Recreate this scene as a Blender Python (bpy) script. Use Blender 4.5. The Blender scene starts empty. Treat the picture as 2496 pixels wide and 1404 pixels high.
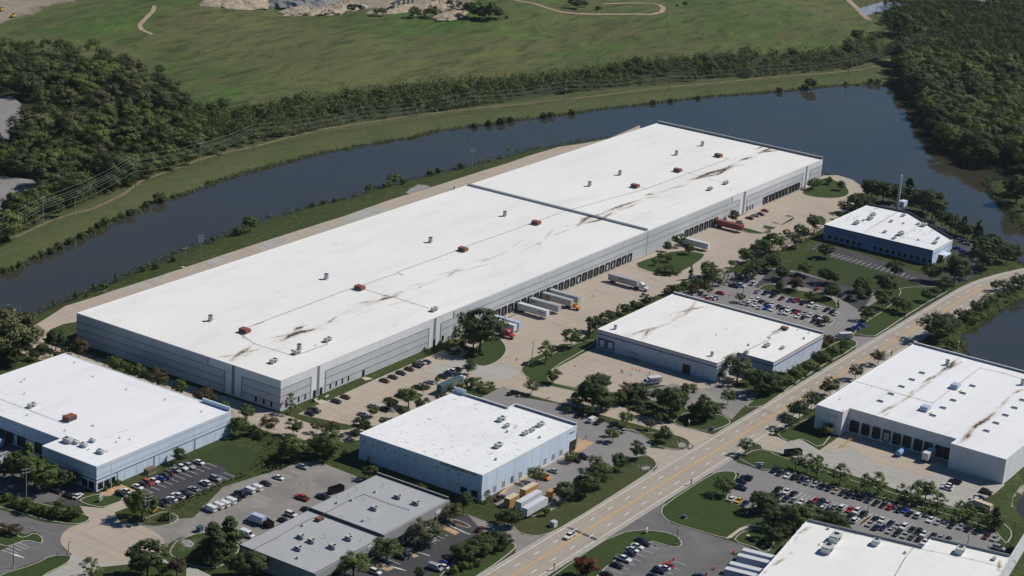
import bpy, bmesh, math, random
import numpy as np
from mathutils import Matrix, Vector
from mathutils.geometry import delaunay_2d_cdt
random.seed(7); rng = np.random.default_rng(7)
S = bpy.context.scene
COL = S.collection
# ------------------------------------------------------------------ camera
FPX, PITCH, ROLL, YAW, CAMH = 4940.12, 0.324206, 0.0729286, 1.001680, 306.0
CX, CY = 1248.0, 702.0
def _basis():
    cp, sp, cr, sr = math.cos(PITCH), math.sin(PITCH), math.cos(ROLL), math.sin(ROLL)
    F = np.array([0, cp, -sp]); R = np.array([1, 0, 0.]); U = np.array([0, sp, cp])
    R2 = cr*R + sr*U; U2 = -sr*R + cr*U
    c, s = math.cos(YAW), math.sin(YAW)
    M = np.array([[c, s, 0], [-s, c, 0], [0, 0, 1.]])      # world x along the warehouses, y across them
    return M@F, M@R2, M@U2
CF, CR, CU = _basis()
cam = bpy.data.objects.new('camera', bpy.data.cameras.new('camera')); COL.objects.link(cam)
cam.matrix_world = Matrix(((CR[0], CU[0], -CF[0], 0), (CR[1], CU[1], -CF[1], 0), (CR[2], CU[2], -CF[2], CAMH), (0, 0, 0, 1)))
cam.data.sensor_width = 36; cam.data.lens = FPX/2496*36
cam.data.clip_start = 5; cam.data.clip_end = 30000
S.camera = cam
# ------------------------------------------------------------------ light
SUN_AZ, SUN_EL = -38.0, 46.0                                # degrees, from +x towards +y
w = bpy.data.worlds.new("World"); S.world = w; w.use_nodes = True
nt = w.node_tree; bg = nt.nodes['Background']
sky = nt.nodes.new('ShaderNodeTexSky'); sky.sky_type = 'NISHITA'; sky.sun_disc = False
sky.sun_elevation = math.radians(SUN_EL); sky.sun_rotation = math.radians(90-SUN_AZ)
sky.air_density = 1.0; sky.dust_density = 0.25; sky.ozone_density = 2.5
hs = nt.nodes.new('ShaderNodeHueSaturation'); hs.inputs['Saturation'].default_value = 1.4
nt.links.new(sky.outputs[0], hs.inputs['Color']); nt.links.new(hs.outputs[0], bg.inputs[0]); bg.inputs[1].default_value = 0.05
sl = bpy.data.lights.new('sun', 'SUN'); sl.energy = 4.25; sl.angle = math.radians(0.53); sl.color = (1, 0.955, 0.88)
sun = bpy.data.objects.new('sun', sl); COL.objects.link(sun)
a, e = math.radians(SUN_AZ), math.radians(SUN_EL)
sd = Vector((math.cos(a)*math.cos(e), math.sin(a)*math.cos(e), math.sin(e)))
sun.rotation_euler = sd.to_track_quat('Z', 'Y').to_euler(); sun.location = (600, 300, 400)
S.view_settings.view_transform = 'Standard'; S.view_settings.look = 'None'
S.view_settings.exposure = 0.0; S.view_settings.gamma = 1.0
# ------------------------------------------------------------------ survey helpers: where a sight line meets the ground, a roof or a wall
VW = {'A': (0, 0, 3.9), 'B': (620, 0, 3.9), 'C': (1240, 0, 3.9), 'D': (1856, 0, 3.9), 'E': (0, 350, 3.9), 'F': (620, 350, 3.9),
      'G': (1240, 350, 3.9), 'H': (1856, 350, 3.9), 'I': (0, 700, 3.9), 'J': (620, 700, 3.9), 'K': (1240, 700, 3.9), 'L': (1856, 700, 3.9),
      'M': (0, 1044, 3.9), 'N': (620, 1044, 3.9), 'O': (1240, 1044, 3.9), 'Q': (1856, 1044, 3.9), 'e': (1680, 650, 6.933),
      'f': (1860, 1120, 7.8), 'g': (2120, 1150, 6.638), 'h': (560, 1160, 7.8), 'i': (0, 1000, 7.8), 'j': (1180, 620, 5.943),
      'k': (860, 1220, 10.4), 'l': (1200, 1190, 13.867), 'n': (1740, 1300, 15.6), '.': (0, 0, 1.0)}
def full(v, x, y):
    a, b, s = VW[v]; return a+x/s, b+y/s
def ray(x, y): return CF*FPX + CR*(x-CX) - CU*(y-CY)
def at(x, y, z=0.0):
    d = ray(x, y); t = (z-CAMH)/d[2]; return np.array([d[0]*t, d[1]*t, z])
def P(v, x, y, z=0.0): return at(*full(v, x, y), z)
def onY(v, x, y, Y):                                        # hit on a wall plane y = Y -> (x, z)
    d = ray(*full(v, x, y)); t = Y/d[1]; return d[0]*t, CAMH+d[2]*t
def onX(v, x, y, X):
    d = ray(*full(v, x, y)); t = X/d[0]; return d[1]*t, CAMH+d[2]*t
def project(p):
    q = np.array([p[0], p[1], p[2]-CAMH]); k = q@CF; return CX+FPX*(q@CR)/k, CY-FPX*(q@CU)/k
def pts(s, z=0.0):                                          # "E 10 20; F 30 40" or "10 20; 30 40" (whole photo)
    out = []
    for t in s.replace('\n', ' ').split(';'):
        t = t.split()
        if not t: continue
        v = '.'
        if t[0].isalpha() or t[0] == '.': v = t[0]; t = t[1:]
        out.append(P(v, float(t[0]), float(t[1]), z)[:2])
    return np.array(out)
def height_of(base, topy):
    lo, hi = 0.0, 60.0
    for _ in range(40):
        m = (lo+hi)/2
        if project((base[0], base[1], base[2]+m))[1] > topy: lo = m
        else: hi = m
    return m
# ------------------------------------------------------------------ materials
def mat(name, col, rough=0.8, var=0.0, scale=1.0, metal=0.0, coat=0.0, bump=0.0, col2=None, stretch=None, detail=4.0, spec=0.5):
    m = bpy.data.materials.new(name); m.use_nodes = True
    t = m.node_tree; b = t.nodes['Principled BSDF']; L = t.links
    b.inputs['Roughness'].default_value = rough; b.inputs['Metallic'].default_value = metal
    b.inputs['Coat Weight'].default_value = coat; b.inputs['Specular IOR Level'].default_value = spec
    b.inputs['Base Color'].default_value = (*col, 1)
    if var or col2 or bump:
        g = t.nodes.new('ShaderNodeNewGeometry'); mp = t.nodes.new('ShaderNodeMapping')
        L.new(g.outputs['Position'], mp.inputs[0]); mp.inputs['Scale'].default_value = stretch or (1, 1, 1)
        n = t.nodes.new('ShaderNodeTexNoise'); n.inputs['Scale'].default_value = scale; n.inputs['Detail'].default_value = detail
        n.inputs['Roughness'].default_value = 0.62
        L.new(mp.outputs[0], n.inputs[0])
        mx = t.nodes.new('ShaderNodeMix'); mx.data_type = 'RGBA'
        c2 = col2 or tuple(c*(1-var) for c in col); c1 = col if col2 else tuple(min(1, c*(1+var)) for c in col)
        mx.inputs[6].default_value = (*c1, 1); mx.inputs[7].default_value = (*c2, 1)
        r = t.nodes.new('ShaderNodeMapRange'); r.inputs[1].default_value = 0.32; r.inputs[2].default_value = 0.68
        L.new(n.outputs[0], r.inputs[0]); L.new(r.outputs[0], mx.inputs[0]); L.new(mx.outputs[2], b.inputs['Base Color'])
        if bump:
            bp = t.nodes.new('ShaderNodeBump'); bp.inputs['Strength'].default_value = bump; bp.inputs['Distance'].default_value = 0.3
            L.new(n.outputs[0], bp.inputs['Height']); L.new(bp.outputs[0], b.inputs['Normal'])
    return m
def nd(t, kind, **kw):
    n = t.nodes.new(kind)
    for k, v in kw.items():
        if isinstance(v, (int, float, tuple)) and not hasattr(n, k): n.inputs[k].default_value = v
        else: setattr(n, k, v)
    return n
def mixc(t, fac, a, b):
    m = t.nodes.new('ShaderNodeMix'); m.data_type = 'RGBA'
    for s, i in ((fac, 0), (a, 6), (b, 7)):
        if isinstance(s, (int, float)): m.inputs[i].default_value = s
        elif isinstance(s, tuple): m.inputs[i].default_value = (*s, 1)
        else: t.links.new(s, m.inputs[i])
    return m.outputs[2]
def ramp(t, src, lo, hi, a=0.0, b=1.0):
    r = t.nodes.new('ShaderNodeMapRange'); t.links.new(src, r.inputs[0])
    r.inputs[1].default_value = lo; r.inputs[2].default_value = hi; r.inputs[3].default_value = a; r.inputs[4].default_value = b
    return r.outputs[0]
def noise(t, scale, detail=4, stretch=(1, 1, 1), rot=0.0, dist=0.0):
    g = t.nodes.new('ShaderNodeNewGeometry'); mp = t.nodes.new('ShaderNodeMapping')
    t.links.new(g.outputs['Position'], mp.inputs[0]); mp.inputs['Scale'].default_value = stretch; mp.inputs['Rotation'].default_value = (0, 0, rot)
    n = t.nodes.new('ShaderNodeTexNoise'); n.inputs['Scale'].default_value = scale; n.inputs['Detail'].default_value = detail
    n.inputs['Distortion'].default_value = dist; n.inputs['Roughness'].default_value = 0.6
    t.links.new(mp.outputs[0], n.inputs[0]); return n.outputs[0]
def mathn(t, op, a, b=None):
    m = t.nodes.new('ShaderNodeMath'); m.operation = op
    for s, i in ((a, 0), (b, 1)):
        if s is None: continue
        if isinstance(s, (int, float)): m.inputs[i].default_value = s
        else: t.links.new(s, m.inputs[i])
    return m.outputs[0]
def base(name, rough=0.85, spec=0.3):
    m = bpy.data.materials.new(name); m.use_nodes = True
    b = m.node_tree.nodes['Principled BSDF']; b.inputs['Roughness'].default_value = rough; b.inputs['Specular IOR Level'].default_value = spec
    return m, m.node_tree, b
def slab_mat(name, c1, c2, c3, joint, jw=0.25, size=5.0, dark=0.5, seed=0.0):      # concrete cast in slabs, stained, with joints
    m, t, b = base(name)
    n1 = noise(t, 0.035, 5); n2 = noise(t, 0.25, 6, (1, .35, 1), 0.3+seed, 1.0); n3 = noise(t, 3.0, 3)
    c = mixc(t, ramp(t, n1, .35, .65), c1, c2); c = mixc(t, ramp(t, n2, .52, .72, 0, .8), c, c3)
    c = mixc(t, ramp(t, n3, .3, .7, 0, .12), c, (0.05, 0.045, 0.04))
    g = t.nodes.new('ShaderNodeNewGeometry'); sx = t.nodes.new('ShaderNodeSeparateXYZ'); t.links.new(g.outputs['Position'], sx.inputs[0])
    ws = []
    for o in (0, 1):
        f = mathn(t, 'FRACT', mathn(t, 'DIVIDE', sx.outputs[o], size))
        ws.append(mathn(t, 'LESS_THAN', f, jw/size))
    k = mathn(t, 'MAXIMUM', *ws)
    # every slab a little different
    fl = [mathn(t, 'FLOOR', mathn(t, 'DIVIDE', sx.outputs[o], size)) for o in (0, 1)]
    cb = t.nodes.new('ShaderNodeCombineXYZ'); t.links.new(fl[0], cb.inputs[0]); t.links.new(fl[1], cb.inputs[1])
    wn = t.nodes.new('ShaderNodeTexWhiteNoise'); wn.noise_dimensions = '2D'; t.links.new(cb.outputs[0], wn.inputs['Vector'])
    c = mixc(t, ramp(t, wn.outputs['Value'], 0, 1, 0, .35), c, c2)
    n6 = noise(t, .16, 5, (2.2, .22, 1), 0, .6); c = mixc(t, ramp(t, n6, .56, .72, 0, .38), c, (.17, .145, .12)); n7 = noise(t, .7, 2); c = mixc(t, ramp(t, n7, .70, .76, 0, .45), c, (.09, .08, .07))
    c = mixc(t, mathn(t, 'MULTIPLY', k, dark), c, joint)
    t.links.new(c, b.inputs['Base Color']); return m
def asphalt_mat(name, c1, c2, crack=0.4):
    m, t, b = base(name, .9)
    n1 = noise(t, 0.05, 6, dist=.6); n2 = noise(t, 0.5, 5, (1, .3, 1), 0.7, 1.5); n3 = noise(t, 4, 3)
    c = mixc(t, ramp(t, n1, .38, .62), c1, c2)
    c = mixc(t, ramp(t, n2, .55, .7, 0, crack), c, tuple(x*.5 for x in c1))
    c = mixc(t, ramp(t, n3, .35, .7, 0, .15), c, tuple(min(1, x*1.7) for x in c2))
    t.links.new(c, b.inputs['Base Color']); return m
M = {}
M['tan'] = slab_mat('tan_concrete', (.46, .385, .31), (.40, .345, .285), (.53, .38, .25), (.14, .12, .10), dark=.28)
M['road'] = slab_mat('road_concrete', (.40, .345, .285), (.355, .31, .26), (.43, .36, .28), (.16, .14, .12), size=4.6, dark=.28)
M['pale'] = slab_mat('pale_concrete', (.37, .355, .325), (.42, .40, .36), (.33, .29, .25), (.17, .16, .14), size=4.6, dark=.25)
M['asphalt'] = asphalt_mat('dark_asphalt', (.047, .047, .052), (.065, .063, .066))
M['mid_asphalt'] = asphalt_mat('mid_asphalt', (.115, .11, .11), (.16, .152, .148), .5)
M['worn'] = asphalt_mat('worn_asphalt', (.185, .175, .165), (.27, .25, .225), .55)
M['grey_asphalt'] = asphalt_mat('grey_asphalt', (.20, .19, .184), (.235, .222, .215), .25)
M['kerb'] = mat('kerb_concrete', (.42, .385, .33), .85, .15, .6)
M['walk'] = mat('walkway_concrete', (.44, .39, .31), .85, .12, .5)
M['orange_walk'] = mat('orange_concrete', (.44, .29, .165), .85, .15, .5)
M['mulch'] = mat('mulch', (.075, .04, .028), .95, .4, 2)
M['gravel'] = mat('gravel', (.27, .255, .235), .95, .5, 1.2, bump=.8)
M['white_line'] = mat('white_line', (.74, .74, .72), .8, .2, .8)
M['yellow_line'] = mat('yellow_line', (.66, .36, .07), .8, .2, .8)
def grass_mat(name, c1, c2, c3, mow=None):
    m, t, b = base(name, .95, .15)
    n1 = noise(t, 0.03, 5); n2 = noise(t, 0.35, 6, (1, .6, 1), .5); n3 = noise(t, 1.8, 6)
    c = mixc(t, ramp(t, n1, .35, .65), c1, c2); c = mixc(t, ramp(t, n2, .55, .75, 0, .75), c, c3)
    c = mixc(t, ramp(t, n3, .35, .7, 0, .45), c, tuple(x*.45 for x in c1))
    if mow:
        g = t.nodes.new('ShaderNodeNewGeometry'); mp = t.nodes.new('ShaderNodeMapping'); mp.inputs['Rotation'].default_value = (0, 0, mow[0])
        t.links.new(g.outputs['Position'], mp.inputs[0])
        wv = t.nodes.new('ShaderNodeTexWave'); wv.inputs['Scale'].default_value = mow[1]; wv.inputs['Distortion'].default_value = 3.0; wv.inputs['Detail'].default_value = 1
        t.links.new(mp.outputs[0], wv.inputs[0]); c = mixc(t, ramp(t, wv.outputs[1], 0.3, .7, 0, .22), c, tuple(x*.55 for x in c1))
    bp = t.nodes.new('ShaderNodeBump'); bp.inputs['Distance'].default_value = .35; bp.inputs['Strength'].default_value = .7
    t.links.new(n3, bp.inputs['Height']); t.links.new(bp.outputs[0], b.inputs['Normal'])
    t.links.new(c, b.inputs['Base Color']); return m
M['lawn'] = grass_mat('lawn', (.042, .070, .019), (.056, .084, .024), (.085, .085, .034), (0.0, .12))
M['lawn_mown'] = grass_mat('mown_lawn', (.040, .062, .020), (.048, .070, .024), (.075, .08, .034), (math.radians(90), .10))
M['rough'] = grass_mat('rough_grass', (.055, .072, .024), (.068, .076, .029), (.13, .105, .052))
def simple(name, col, rough=.6, metal=0, coat=0, var=0, scale=1):
    M[name] = mat(name, col, rough, var, scale, metal, coat)
    if name in ('white_wall', 'cool_wall', 'panel_wall', 'depot_wall', 'grey_wall', 'blue_wall'):      # tilt-up panel joints and rain streaks
        m = M[name]; t = m.node_tree; b = t.nodes['Principled BSDF']; src = b.inputs['Base Color'].links[0].from_socket
        g = t.nodes.new('ShaderNodeNewGeometry'); sx = t.nodes.new('ShaderNodeSeparateXYZ'); t.links.new(g.outputs['Position'], sx.inputs[0])
        k = mathn(t, 'MAXIMUM', *[mathn(t, 'LESS_THAN', mathn(t, 'FRACT', mathn(t, 'DIVIDE', mathn(t, 'ADD', sx.outputs[o], 1.37), 7.6)), .022) for o in (0, 1)])
        c = mixc(t, mathn(t, 'MULTIPLY', k, .28), src, (.12, .12, .13)); n = noise(t, .7, 4, (1, 1, .06)); c = mixc(t, ramp(t, n, .5, .75, 0, .22), c, tuple(x*.6 for x in col)); t.links.new(c, b.inputs['Base Color'])
simple('para', (.24, .25, .28), .8); simple('roof_edge', (.74, .74, .73), .6); simple('white_wall', (.68, .69, .72), .75, 0, 0, .06, .15)  # parapet grey is darkened: the shade on their inner faces is put into the colour
simple('cool_wall', (.57, .66, .79), .75, 0, 0, .06, .15); simple('panel_wall', (.49, .51, .54), .8, 0, 0, .06, .12)
simple('band', (.20, .21, .23), .8); simple('navy_band', (.05, .06, .14), .7); simple('orange_band', (.52, .22, .08), .7)
simple('dark_door', (.012, .012, .014), .6); simple('door_grey', (.10, .10, .105), .6); simple('glass', (.012, .015, .02), .12)
simple('frame_white', (.6, .6, .6), .6); simple('blue_wall', (.13, .20, .36), .75, 0, 0, .08, .15); simple('blue_wall_pale', (.22, .31, .47), .75)
simple('grey_wall', (.27, .275, .275), .8, 0, 0, .06, .2); simple('grey_dark', (.05, .055, .065), .7)
simple('steel', (.36, .38, .41), .4, .3); simple('steel_pale', (.50, .52, .50), .5, .1); simple('unit_grey', (.44, .46, .44), .6, 0, 0, .1, 2)
simple('rust', (.21, .075, .045), .8, 0, 0, .2, 1.5); simple('pipe', (.16, .12, .09), .8); simple('rubber', (.02, .02, .02), .8)
simple('chrome', (.55, .55, .56), .25, .8); simple('lamp_glass', (.6, .6, .55), .2); simple('tail_red', (.25, .01, .01), .3)
simple('wood', (.13, .10, .075), .9, 0, 0, .2, 2); simple('pole_grey', (.34, .33, .31), .7); simple('wire', (.30, .33, .26), .5, .2)
simple('trailer_white', (.60, .61, .63), .45, 0, .1); simple('trailer_grey', (.40, .41, .42), .45, .1); simple('trailer_blue', (.42, .47, .60), .5)
simple('green_box', (.05, .10, .11), .5); simple('red_box', (.21, .045, .03), .6); simple('gold', (.50, .34, .08), .6); simple('orange', (.75, .27, .02), .5)
simple('red', (.50, .02, .02), .4); simple('purple', (.09, .015, .30), .6); simple('black', (.012, .012, .014), .5); simple('bark', (.06, .047, .036), .9)
simple('cone_orange', (.75, .10, .02), .5); simple('beige', (.55, .47, .34), .6); simple('skin', (.45, .28, .2), .7); simple('cloth_dark', (.02, .02, .03), .9)
simple('ochre', (.50, .28, .085), .6); simple('depot_wall', (.50, .55, .66), .75, 0, 0, .06, .15); simple('rock', (.30, .285, .26), .9, 0, 0, .3, 1); simple('blue_paint', (.16, .30, .55), .5); simple('yellow_paint', (.60, .42, .05), .5); simple('flag_red', (.45, .05, .05), .8)
# leaves
def leaf_mat(name, c1, c2):
    m, t, b = base(name, .75, .25)
    g = t.nodes.new('ShaderNodeNewGeometry'); oi = t.nodes.new('ShaderNodeObjectInfo')
    c = mixc(t, g.outputs['Random Per Island'], c1, c2)
    c = mixc(t, ramp(t, oi.outputs['Random'], 0, 1, 0, .35), c, tuple(x*.55 for x in c1))
    n = noise(t, 0.5, 2); c = mixc(t, ramp(t, n, .4, .65, 0, .4), c, tuple(x*.6 for x in c1))
    t.links.new(c, b.inputs['Base Color'])
    tr = t.nodes.new('ShaderNodeBsdfTranslucent'); t.links.new(c, tr.inputs[0])
    mx = t.nodes.new('ShaderNodeMixShader'); mx.inputs[0].default_value = .12
    t.links.new(b.outputs[0], mx.inputs[1]); t.links.new(tr.outputs[0], mx.inputs[2])
    t.links.new(mx.outputs[0], t.nodes['Material Output'].inputs[0]); return m
M['leaf'] = leaf_mat('leaf_green', (.074, .115, .028), (.150, .190, .050))
M['leaf_dark'] = leaf_mat('leaf_dark', (.050, .080, .026), (.098, .130, .038))
M['leaf_light'] = leaf_mat('leaf_light', (.11, .15, .035), (.20, .22, .06))
M['leaf_olive'] = leaf_mat('leaf_olive', (.10, .115, .045), (.17, .175, .075))
M['leaf_red'] = leaf_mat('leaf_red', (.11, .065, .038), (.085, .088, .038))
M['leaf_rust'] = leaf_mat('leaf_rust', (.20, .06, .03), (.14, .065, .03))
M['leaf_brush'] = leaf_mat('leaf_brush', (.085, .108, .036), (.17, .18, .065))
# white roofs: membrane with seams, faint dirt, and a 'stain' attribute for the rust-brown marks
def roof_mat(name, c1, c2, speck=0.0, seam=3.0):
    m, t, b = base(name, .7, .25)
    n1 = noise(t, .02, 4); n2 = noise(t, .12, 5, (.25, 1, 1)); c = mixc(t, ramp(t, n1, .35, .65), c1, c2)
    c = mixc(t, ramp(t, n2, .5, .8, 0, .6), c, tuple(x*.84 for x in c2)); n5 = noise(t, .4, 5, (1, .3, 1), .2); c = mixc(t, ramp(t, n5, .58, .74, 0, .25), c, (.55, .52, .47))
    g = t.nodes.new('ShaderNodeNewGeometry'); sx = t.nodes.new('ShaderNodeSeparateXYZ'); t.links.new(g.outputs['Position'], sx.inputs[0])
    f = mathn(t, 'LESS_THAN', mathn(t, 'FRACT', mathn(t, 'DIVIDE', sx.outputs[0], seam)), .05)
    f2 = mathn(t, 'LESS_THAN', mathn(t, 'FRACT', mathn(t, 'DIVIDE', sx.outputs[1], 18.0)), .012); f = mathn(t, 'MAXIMUM', f, f2); c = mixc(t, mathn(t, 'MULTIPLY', f, .2), c, (.35, .34, .32))
    if speck:
        n3 = noise(t, .8, 5, (1, .45, 1), .6); c = mixc(t, ramp(t, n3, .60, .70, 0, speck), c, (.30, .28, .25))
    at_ = t.nodes.new('ShaderNodeAttribute'); at_.attribute_name = 'stain'
    n4 = noise(t, .9, 5, (.5, 1, 1)); k = mathn(t, 'MULTIPLY', at_.outputs['Fac'], ramp(t, n4, .3, .6, .35, 1.25))
    c = mixc(t, ramp(t, k, .08, .34, 0, .8), c, (.50, .42, .34)); c = mixc(t, ramp(t, k, .34, .72), c, (.075, .055, .042))
    t.links.new(c, b.inputs['Base Color']); return m
M['roof'] = roof_mat('white_roof', (.815, .80, .765), (.77, .757, .73))
M['roof_cool'] = roof_mat('cool_white_roof', (.81, .81, .825), (.77, .77, .78))
M['roof_worn'] = roof_mat('worn_white_roof', (.82, .82, .82), (.76, .76, .76), .8)
def rib_mat():
    m, t, b = base('ribbed_roof', .5, .4)
    g = t.nodes.new('ShaderNodeNewGeometry'); sx = t.nodes.new('ShaderNodeSeparateXYZ'); t.links.new(g.outputs['Position'], sx.inputs[0])
    f = mathn(t, 'LESS_THAN', mathn(t, 'FRACT', mathn(t, 'DIVIDE', sx.outputs[0], 1.25)), .3)
    n1 = noise(t, .06, 4); c = mixc(t, ramp(t, n1, .3, .7), (.46, .46, .47), (.41, .415, .415))
    c = mixc(t, mathn(t, 'MULTIPLY', f, .55), c, (.16, .16, .17)); t.links.new(c, b.inputs['Base Color']); return m
M['ribbed'] = rib_mat()
def water_mat():
    m, t, b = base('water', .03, .5)
    b.inputs['IOR'].default_value = 1.42
    n1 = noise(t, .012, 3); t.links.new(mixc(t, ramp(t, n1, .35, .7), (.050, .043, .028), (.036, .038, .033)), b.inputs['Base Color'])
    n2 = noise(t, .9, 4); bp = t.nodes.new('ShaderNodeBump'); bp.inputs['Distance'].default_value = .02; bp.inputs['Strength'].default_value = .07
    t.links.new(n2, bp.inputs['Height']); t.links.new(bp.outputs[0], b.inputs['Normal']); return m
M['water'] = water_mat()
def terrain_mat():
    m, t, b = base('ground_cover', .95, .12)
    z = t.nodes.new('ShaderNodeAttribute'); z.attribute_name = 'zone'; sp = t.nodes.new('ShaderNodeSeparateColor'); t.links.new(z.outputs['Color'], sp.inputs[0])
    # rough lawn near the buildings
    n1 = noise(t, .03, 5); n2 = noise(t, .3, 6); n3 = noise(t, 1.5, 6)
    lawn = mixc(t, ramp(t, n1, .35, .65), (.046, .068, .020), (.06, .078, .026)); lawn = mixc(t, ramp(t, n2, .52, .7, 0, .8), lawn, (.14, .125, .055))
    lawn = mixc(t, ramp(t, n3, .4, .7, 0, .45), lawn, (.02, .03, .009))
    # big meadow: broad green and olive drifts, wind-combed streaks, dark tufts
    m1 = noise(t, .006, 4, (1, 1, 1), .5, .8); m2 = noise(t, .022, 8, (.45, 1.25, 1), -1.0, 1.0); m3 = noise(t, .10, 9, (.4, 1.3, 1), -1.0, .8); m4 = noise(t, .35, 4)
    md = mixc(t, ramp(t, m1, .42, .58), (.070, .125, .030), (.125, .128, .052)); md = mixc(t, ramp(t, m2, .42, .66, 0, .85), md, (.105, .098, .046))
    md = mixc(t, ramp(t, m3, .50, .64, 0, .70), md, (.034, .058, .020)); md = mixc(t, ramp(t, m3, .32, .44, .7, 0), md, (.12, .175, .042))
    md = mixc(t, ramp(t, m4, .55, .75, 0, .35), md, (.02, .03, .01))
    # levee grass
    l2 = noise(t, .06, 6, (1, 2.5, 1), .2); lv = mixc(t, ramp(t, n1, .35, .65), (.075, .098, .036), (.10, .11, .046)); lv = mixc(t, ramp(t, l2, .5, .7, 0, .6), lv, (.14, .12, .065))
    lv = mixc(t, ramp(t, n3, .45, .7, 0, .35), lv, (.03, .04, .015))
    # woodland floor / bare quarry ground
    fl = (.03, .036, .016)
    q1 = noise(t, .05, 7, dist=1.0); q2 = noise(t, .3, 6); qd = mixc(t, ramp(t, q1, .35, .65), (.34, .29, .235), (.27, .22, .17)); qd = mixc(t, ramp(t, q2, .55, .72, 0, .6), qd, (.14, .12, .09))
    c = mixc(t, sp.outputs[0], lawn, md); c = mixc(t, sp.outputs[1], c, lv); c = mixc(t, sp.outputs[2], c, qd)
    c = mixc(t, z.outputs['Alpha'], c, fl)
    t.links.new(c, b.inputs['Base Color'])
    hh = mathn(t, 'ADD', mathn(t, 'MULTIPLY', m3, 2.4), mathn(t, 'MULTIPLY', n3, .8))
    bp = t.nodes.new('ShaderNodeBump'); bp.inputs['Distance'].default_value = .8; bp.inputs['Strength'].default_value = .8
    t.links.new(hh, bp.inputs['Height']); t.links.new(bp.outputs[0], b.inputs['Normal']); return m
M['terrain'] = terrain_mat()
# ------------------------------------------------------------------ mesh helpers
class MB:
    def __init__(s): s.v = []; s.f = []
    def box(s, x0, x1, y0, y1, z0, z1, rz=0, c=(0, 0)):
        n = len(s.v)
        for z in (z0, z1):
            for x, y in ((x0, y0), (x1, y0), (x1, y1), (x0, y1)):
                if rz:
                    dx, dy = x-c[0], y-c[1]; x, y = c[0]+dx*math.cos(rz)-dy*math.sin(rz), c[1]+dx*math.sin(rz)+dy*math.cos(rz)
                s.v.append((x, y, z))
        for f in ((3, 2, 1, 0), (4, 5, 6, 7), (0, 1, 5, 4), (1, 2, 6, 5), (2, 3, 7, 6), (3, 0, 4, 7)): s.f.append([n+i for i in f])
        return s
    def hull8(s, b, t):                                     # frustum from two quads of xyz
        n = len(s.v); s.v += list(b)+list(t)
        for f in ((3, 2, 1, 0), (4, 5, 6, 7), (0, 1, 5, 4), (1, 2, 6, 5), (2, 3, 7, 6), (3, 0, 4, 7)): s.f.append([n+i for i in f])
        return s
    def prism(s, poly, z0, z1, top=True, bottom=False):
        n = len(s.v); k = len(poly)
        s.v += [(p[0], p[1], z0) for p in poly]+[(p[0], p[1], z1) for p in poly]
        for i in range(k): j = (i+1) % k; s.f.append([n+i, n+j, n+k+j, n+k+i])
        if top: s.f.append([n+k+i for i in range(k)])
        if bottom: s.f.append([n+i for i in range(k)][::-1])
        return s
    def cyl(s, p0, p1, r0, r1=None, n=10, cap=True):
        r1 = r0 if r1 is None else r1; p0, p1 = Vector(p0), Vector(p1); d = (p1-p0).normalized()
        a = d.orthogonal().normalized(); b = d.cross(a); k = len(s.v)
        for p, r in ((p0, r0), (p1, r1)):
            for i in range(n):
                t = 2*math.pi*i/n; s.v.append(tuple(p+a*r*math.cos(t)+b*r*math.sin(t)))
        for i in range(n): j = (i+1) % n; s.f.append([k+i, k+j, k+n+j, k+n+i])
        if cap: s.f.append([k+i for i in range(n)][::-1]); s.f.append([k+n+i for i in range(n)])
        return s
    def extrude_y(s, prof, y0, y1):                         # side profile (x,z) pulled from y0 to y1
        n = len(s.v); k = len(prof)
        s.v += [(p[0], y0, p[1]) for p in prof]+[(p[0], y1, p[1]) for p in prof]
        for i in range(k): j = (i+1) % k; s.f.append([n+j, n+i, n+k+i, n+k+j])
        s.f.append([n+i for i in range(k)]); s.f.append([n+k+i for i in range(k)][::-1])
        return s
    def flat(s, poly, z):
        n = len(s.v); s.v += [(p[0], p[1], z) for p in poly]; s.f.append([n+i for i in range(len(poly))]); return s
    def fill(s, poly, z):                                   # clean triangulation even where an outline crosses itself
        co = [Vector((float(p[0]), float(p[1]))) for p in poly]
        vs, es, fs, *_ = delaunay_2d_cdt(co, [], [list(range(len(co)))], 1, 1e-4)
        n = len(s.v); s.v += [(v.x, v.y, z) for v in vs]; s.f += [[n+i for i in f] for f in fs]; return s
    def mesh(s, name, m, bevel=0, smooth=False):
        me = bpy.data.meshes.new(name); me.from_pydata([tuple(map(float, v)) for v in s.v], [], s.f); me.materials.append(m)
        bm = bmesh.new(); bm.from_mesh(me)
        bmesh.ops.recalc_face_normals(bm, faces=bm.faces) if any(len(f) > 0 for f in s.f) else None
        if bevel: bmesh.ops.bevel(bm, geom=bm.edges[:], offset=bevel, segments=2, affect='EDGES', clamp_overlap=True)
        bm.to_mesh(me); bm.free()
        if smooth:
            for p in me.polygons: p.use_smooth = True
        return me
    def obj(s, name, m, parent=None, **kw):
        o = bpy.data.objects.new(name, s.mesh(name, m, **kw)); COL.objects.link(o)
        if parent: o.parent = parent
        return o
def up(me):                                                 # make a flat sheet face up
    for p in me.polygons:
        if p.normal.z < 0: p.flip()
def fix_up(o):
    bm = bmesh.new(); bm.from_mesh(o.data)
    bm.normal_update(); fs = [f for f in bm.faces if f.normal.z < 0]
    bmesh.ops.reverse_faces(bm, faces=fs); bm.to_mesh(o.data); bm.free(); return o
def struct(o, kind='structure'): o['kind'] = kind; return o
def empty(name, loc, rz=0, sc=1):
    o = bpy.data.objects.new(name, None); COL.objects.link(o); o.location = tuple(map(float, loc)); o.rotation_euler = (0, 0, rz)
    o.scale = (sc, sc, sc); o.empty_display_size = .5; return o
REG = []
def reg(o, phrase, place, cat, group=None):                 # labels are written at the end, when look-alikes are known
    o['category'] = cat
    if group: o['group'] = group
    REG.append((o, phrase, place)); return o
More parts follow.
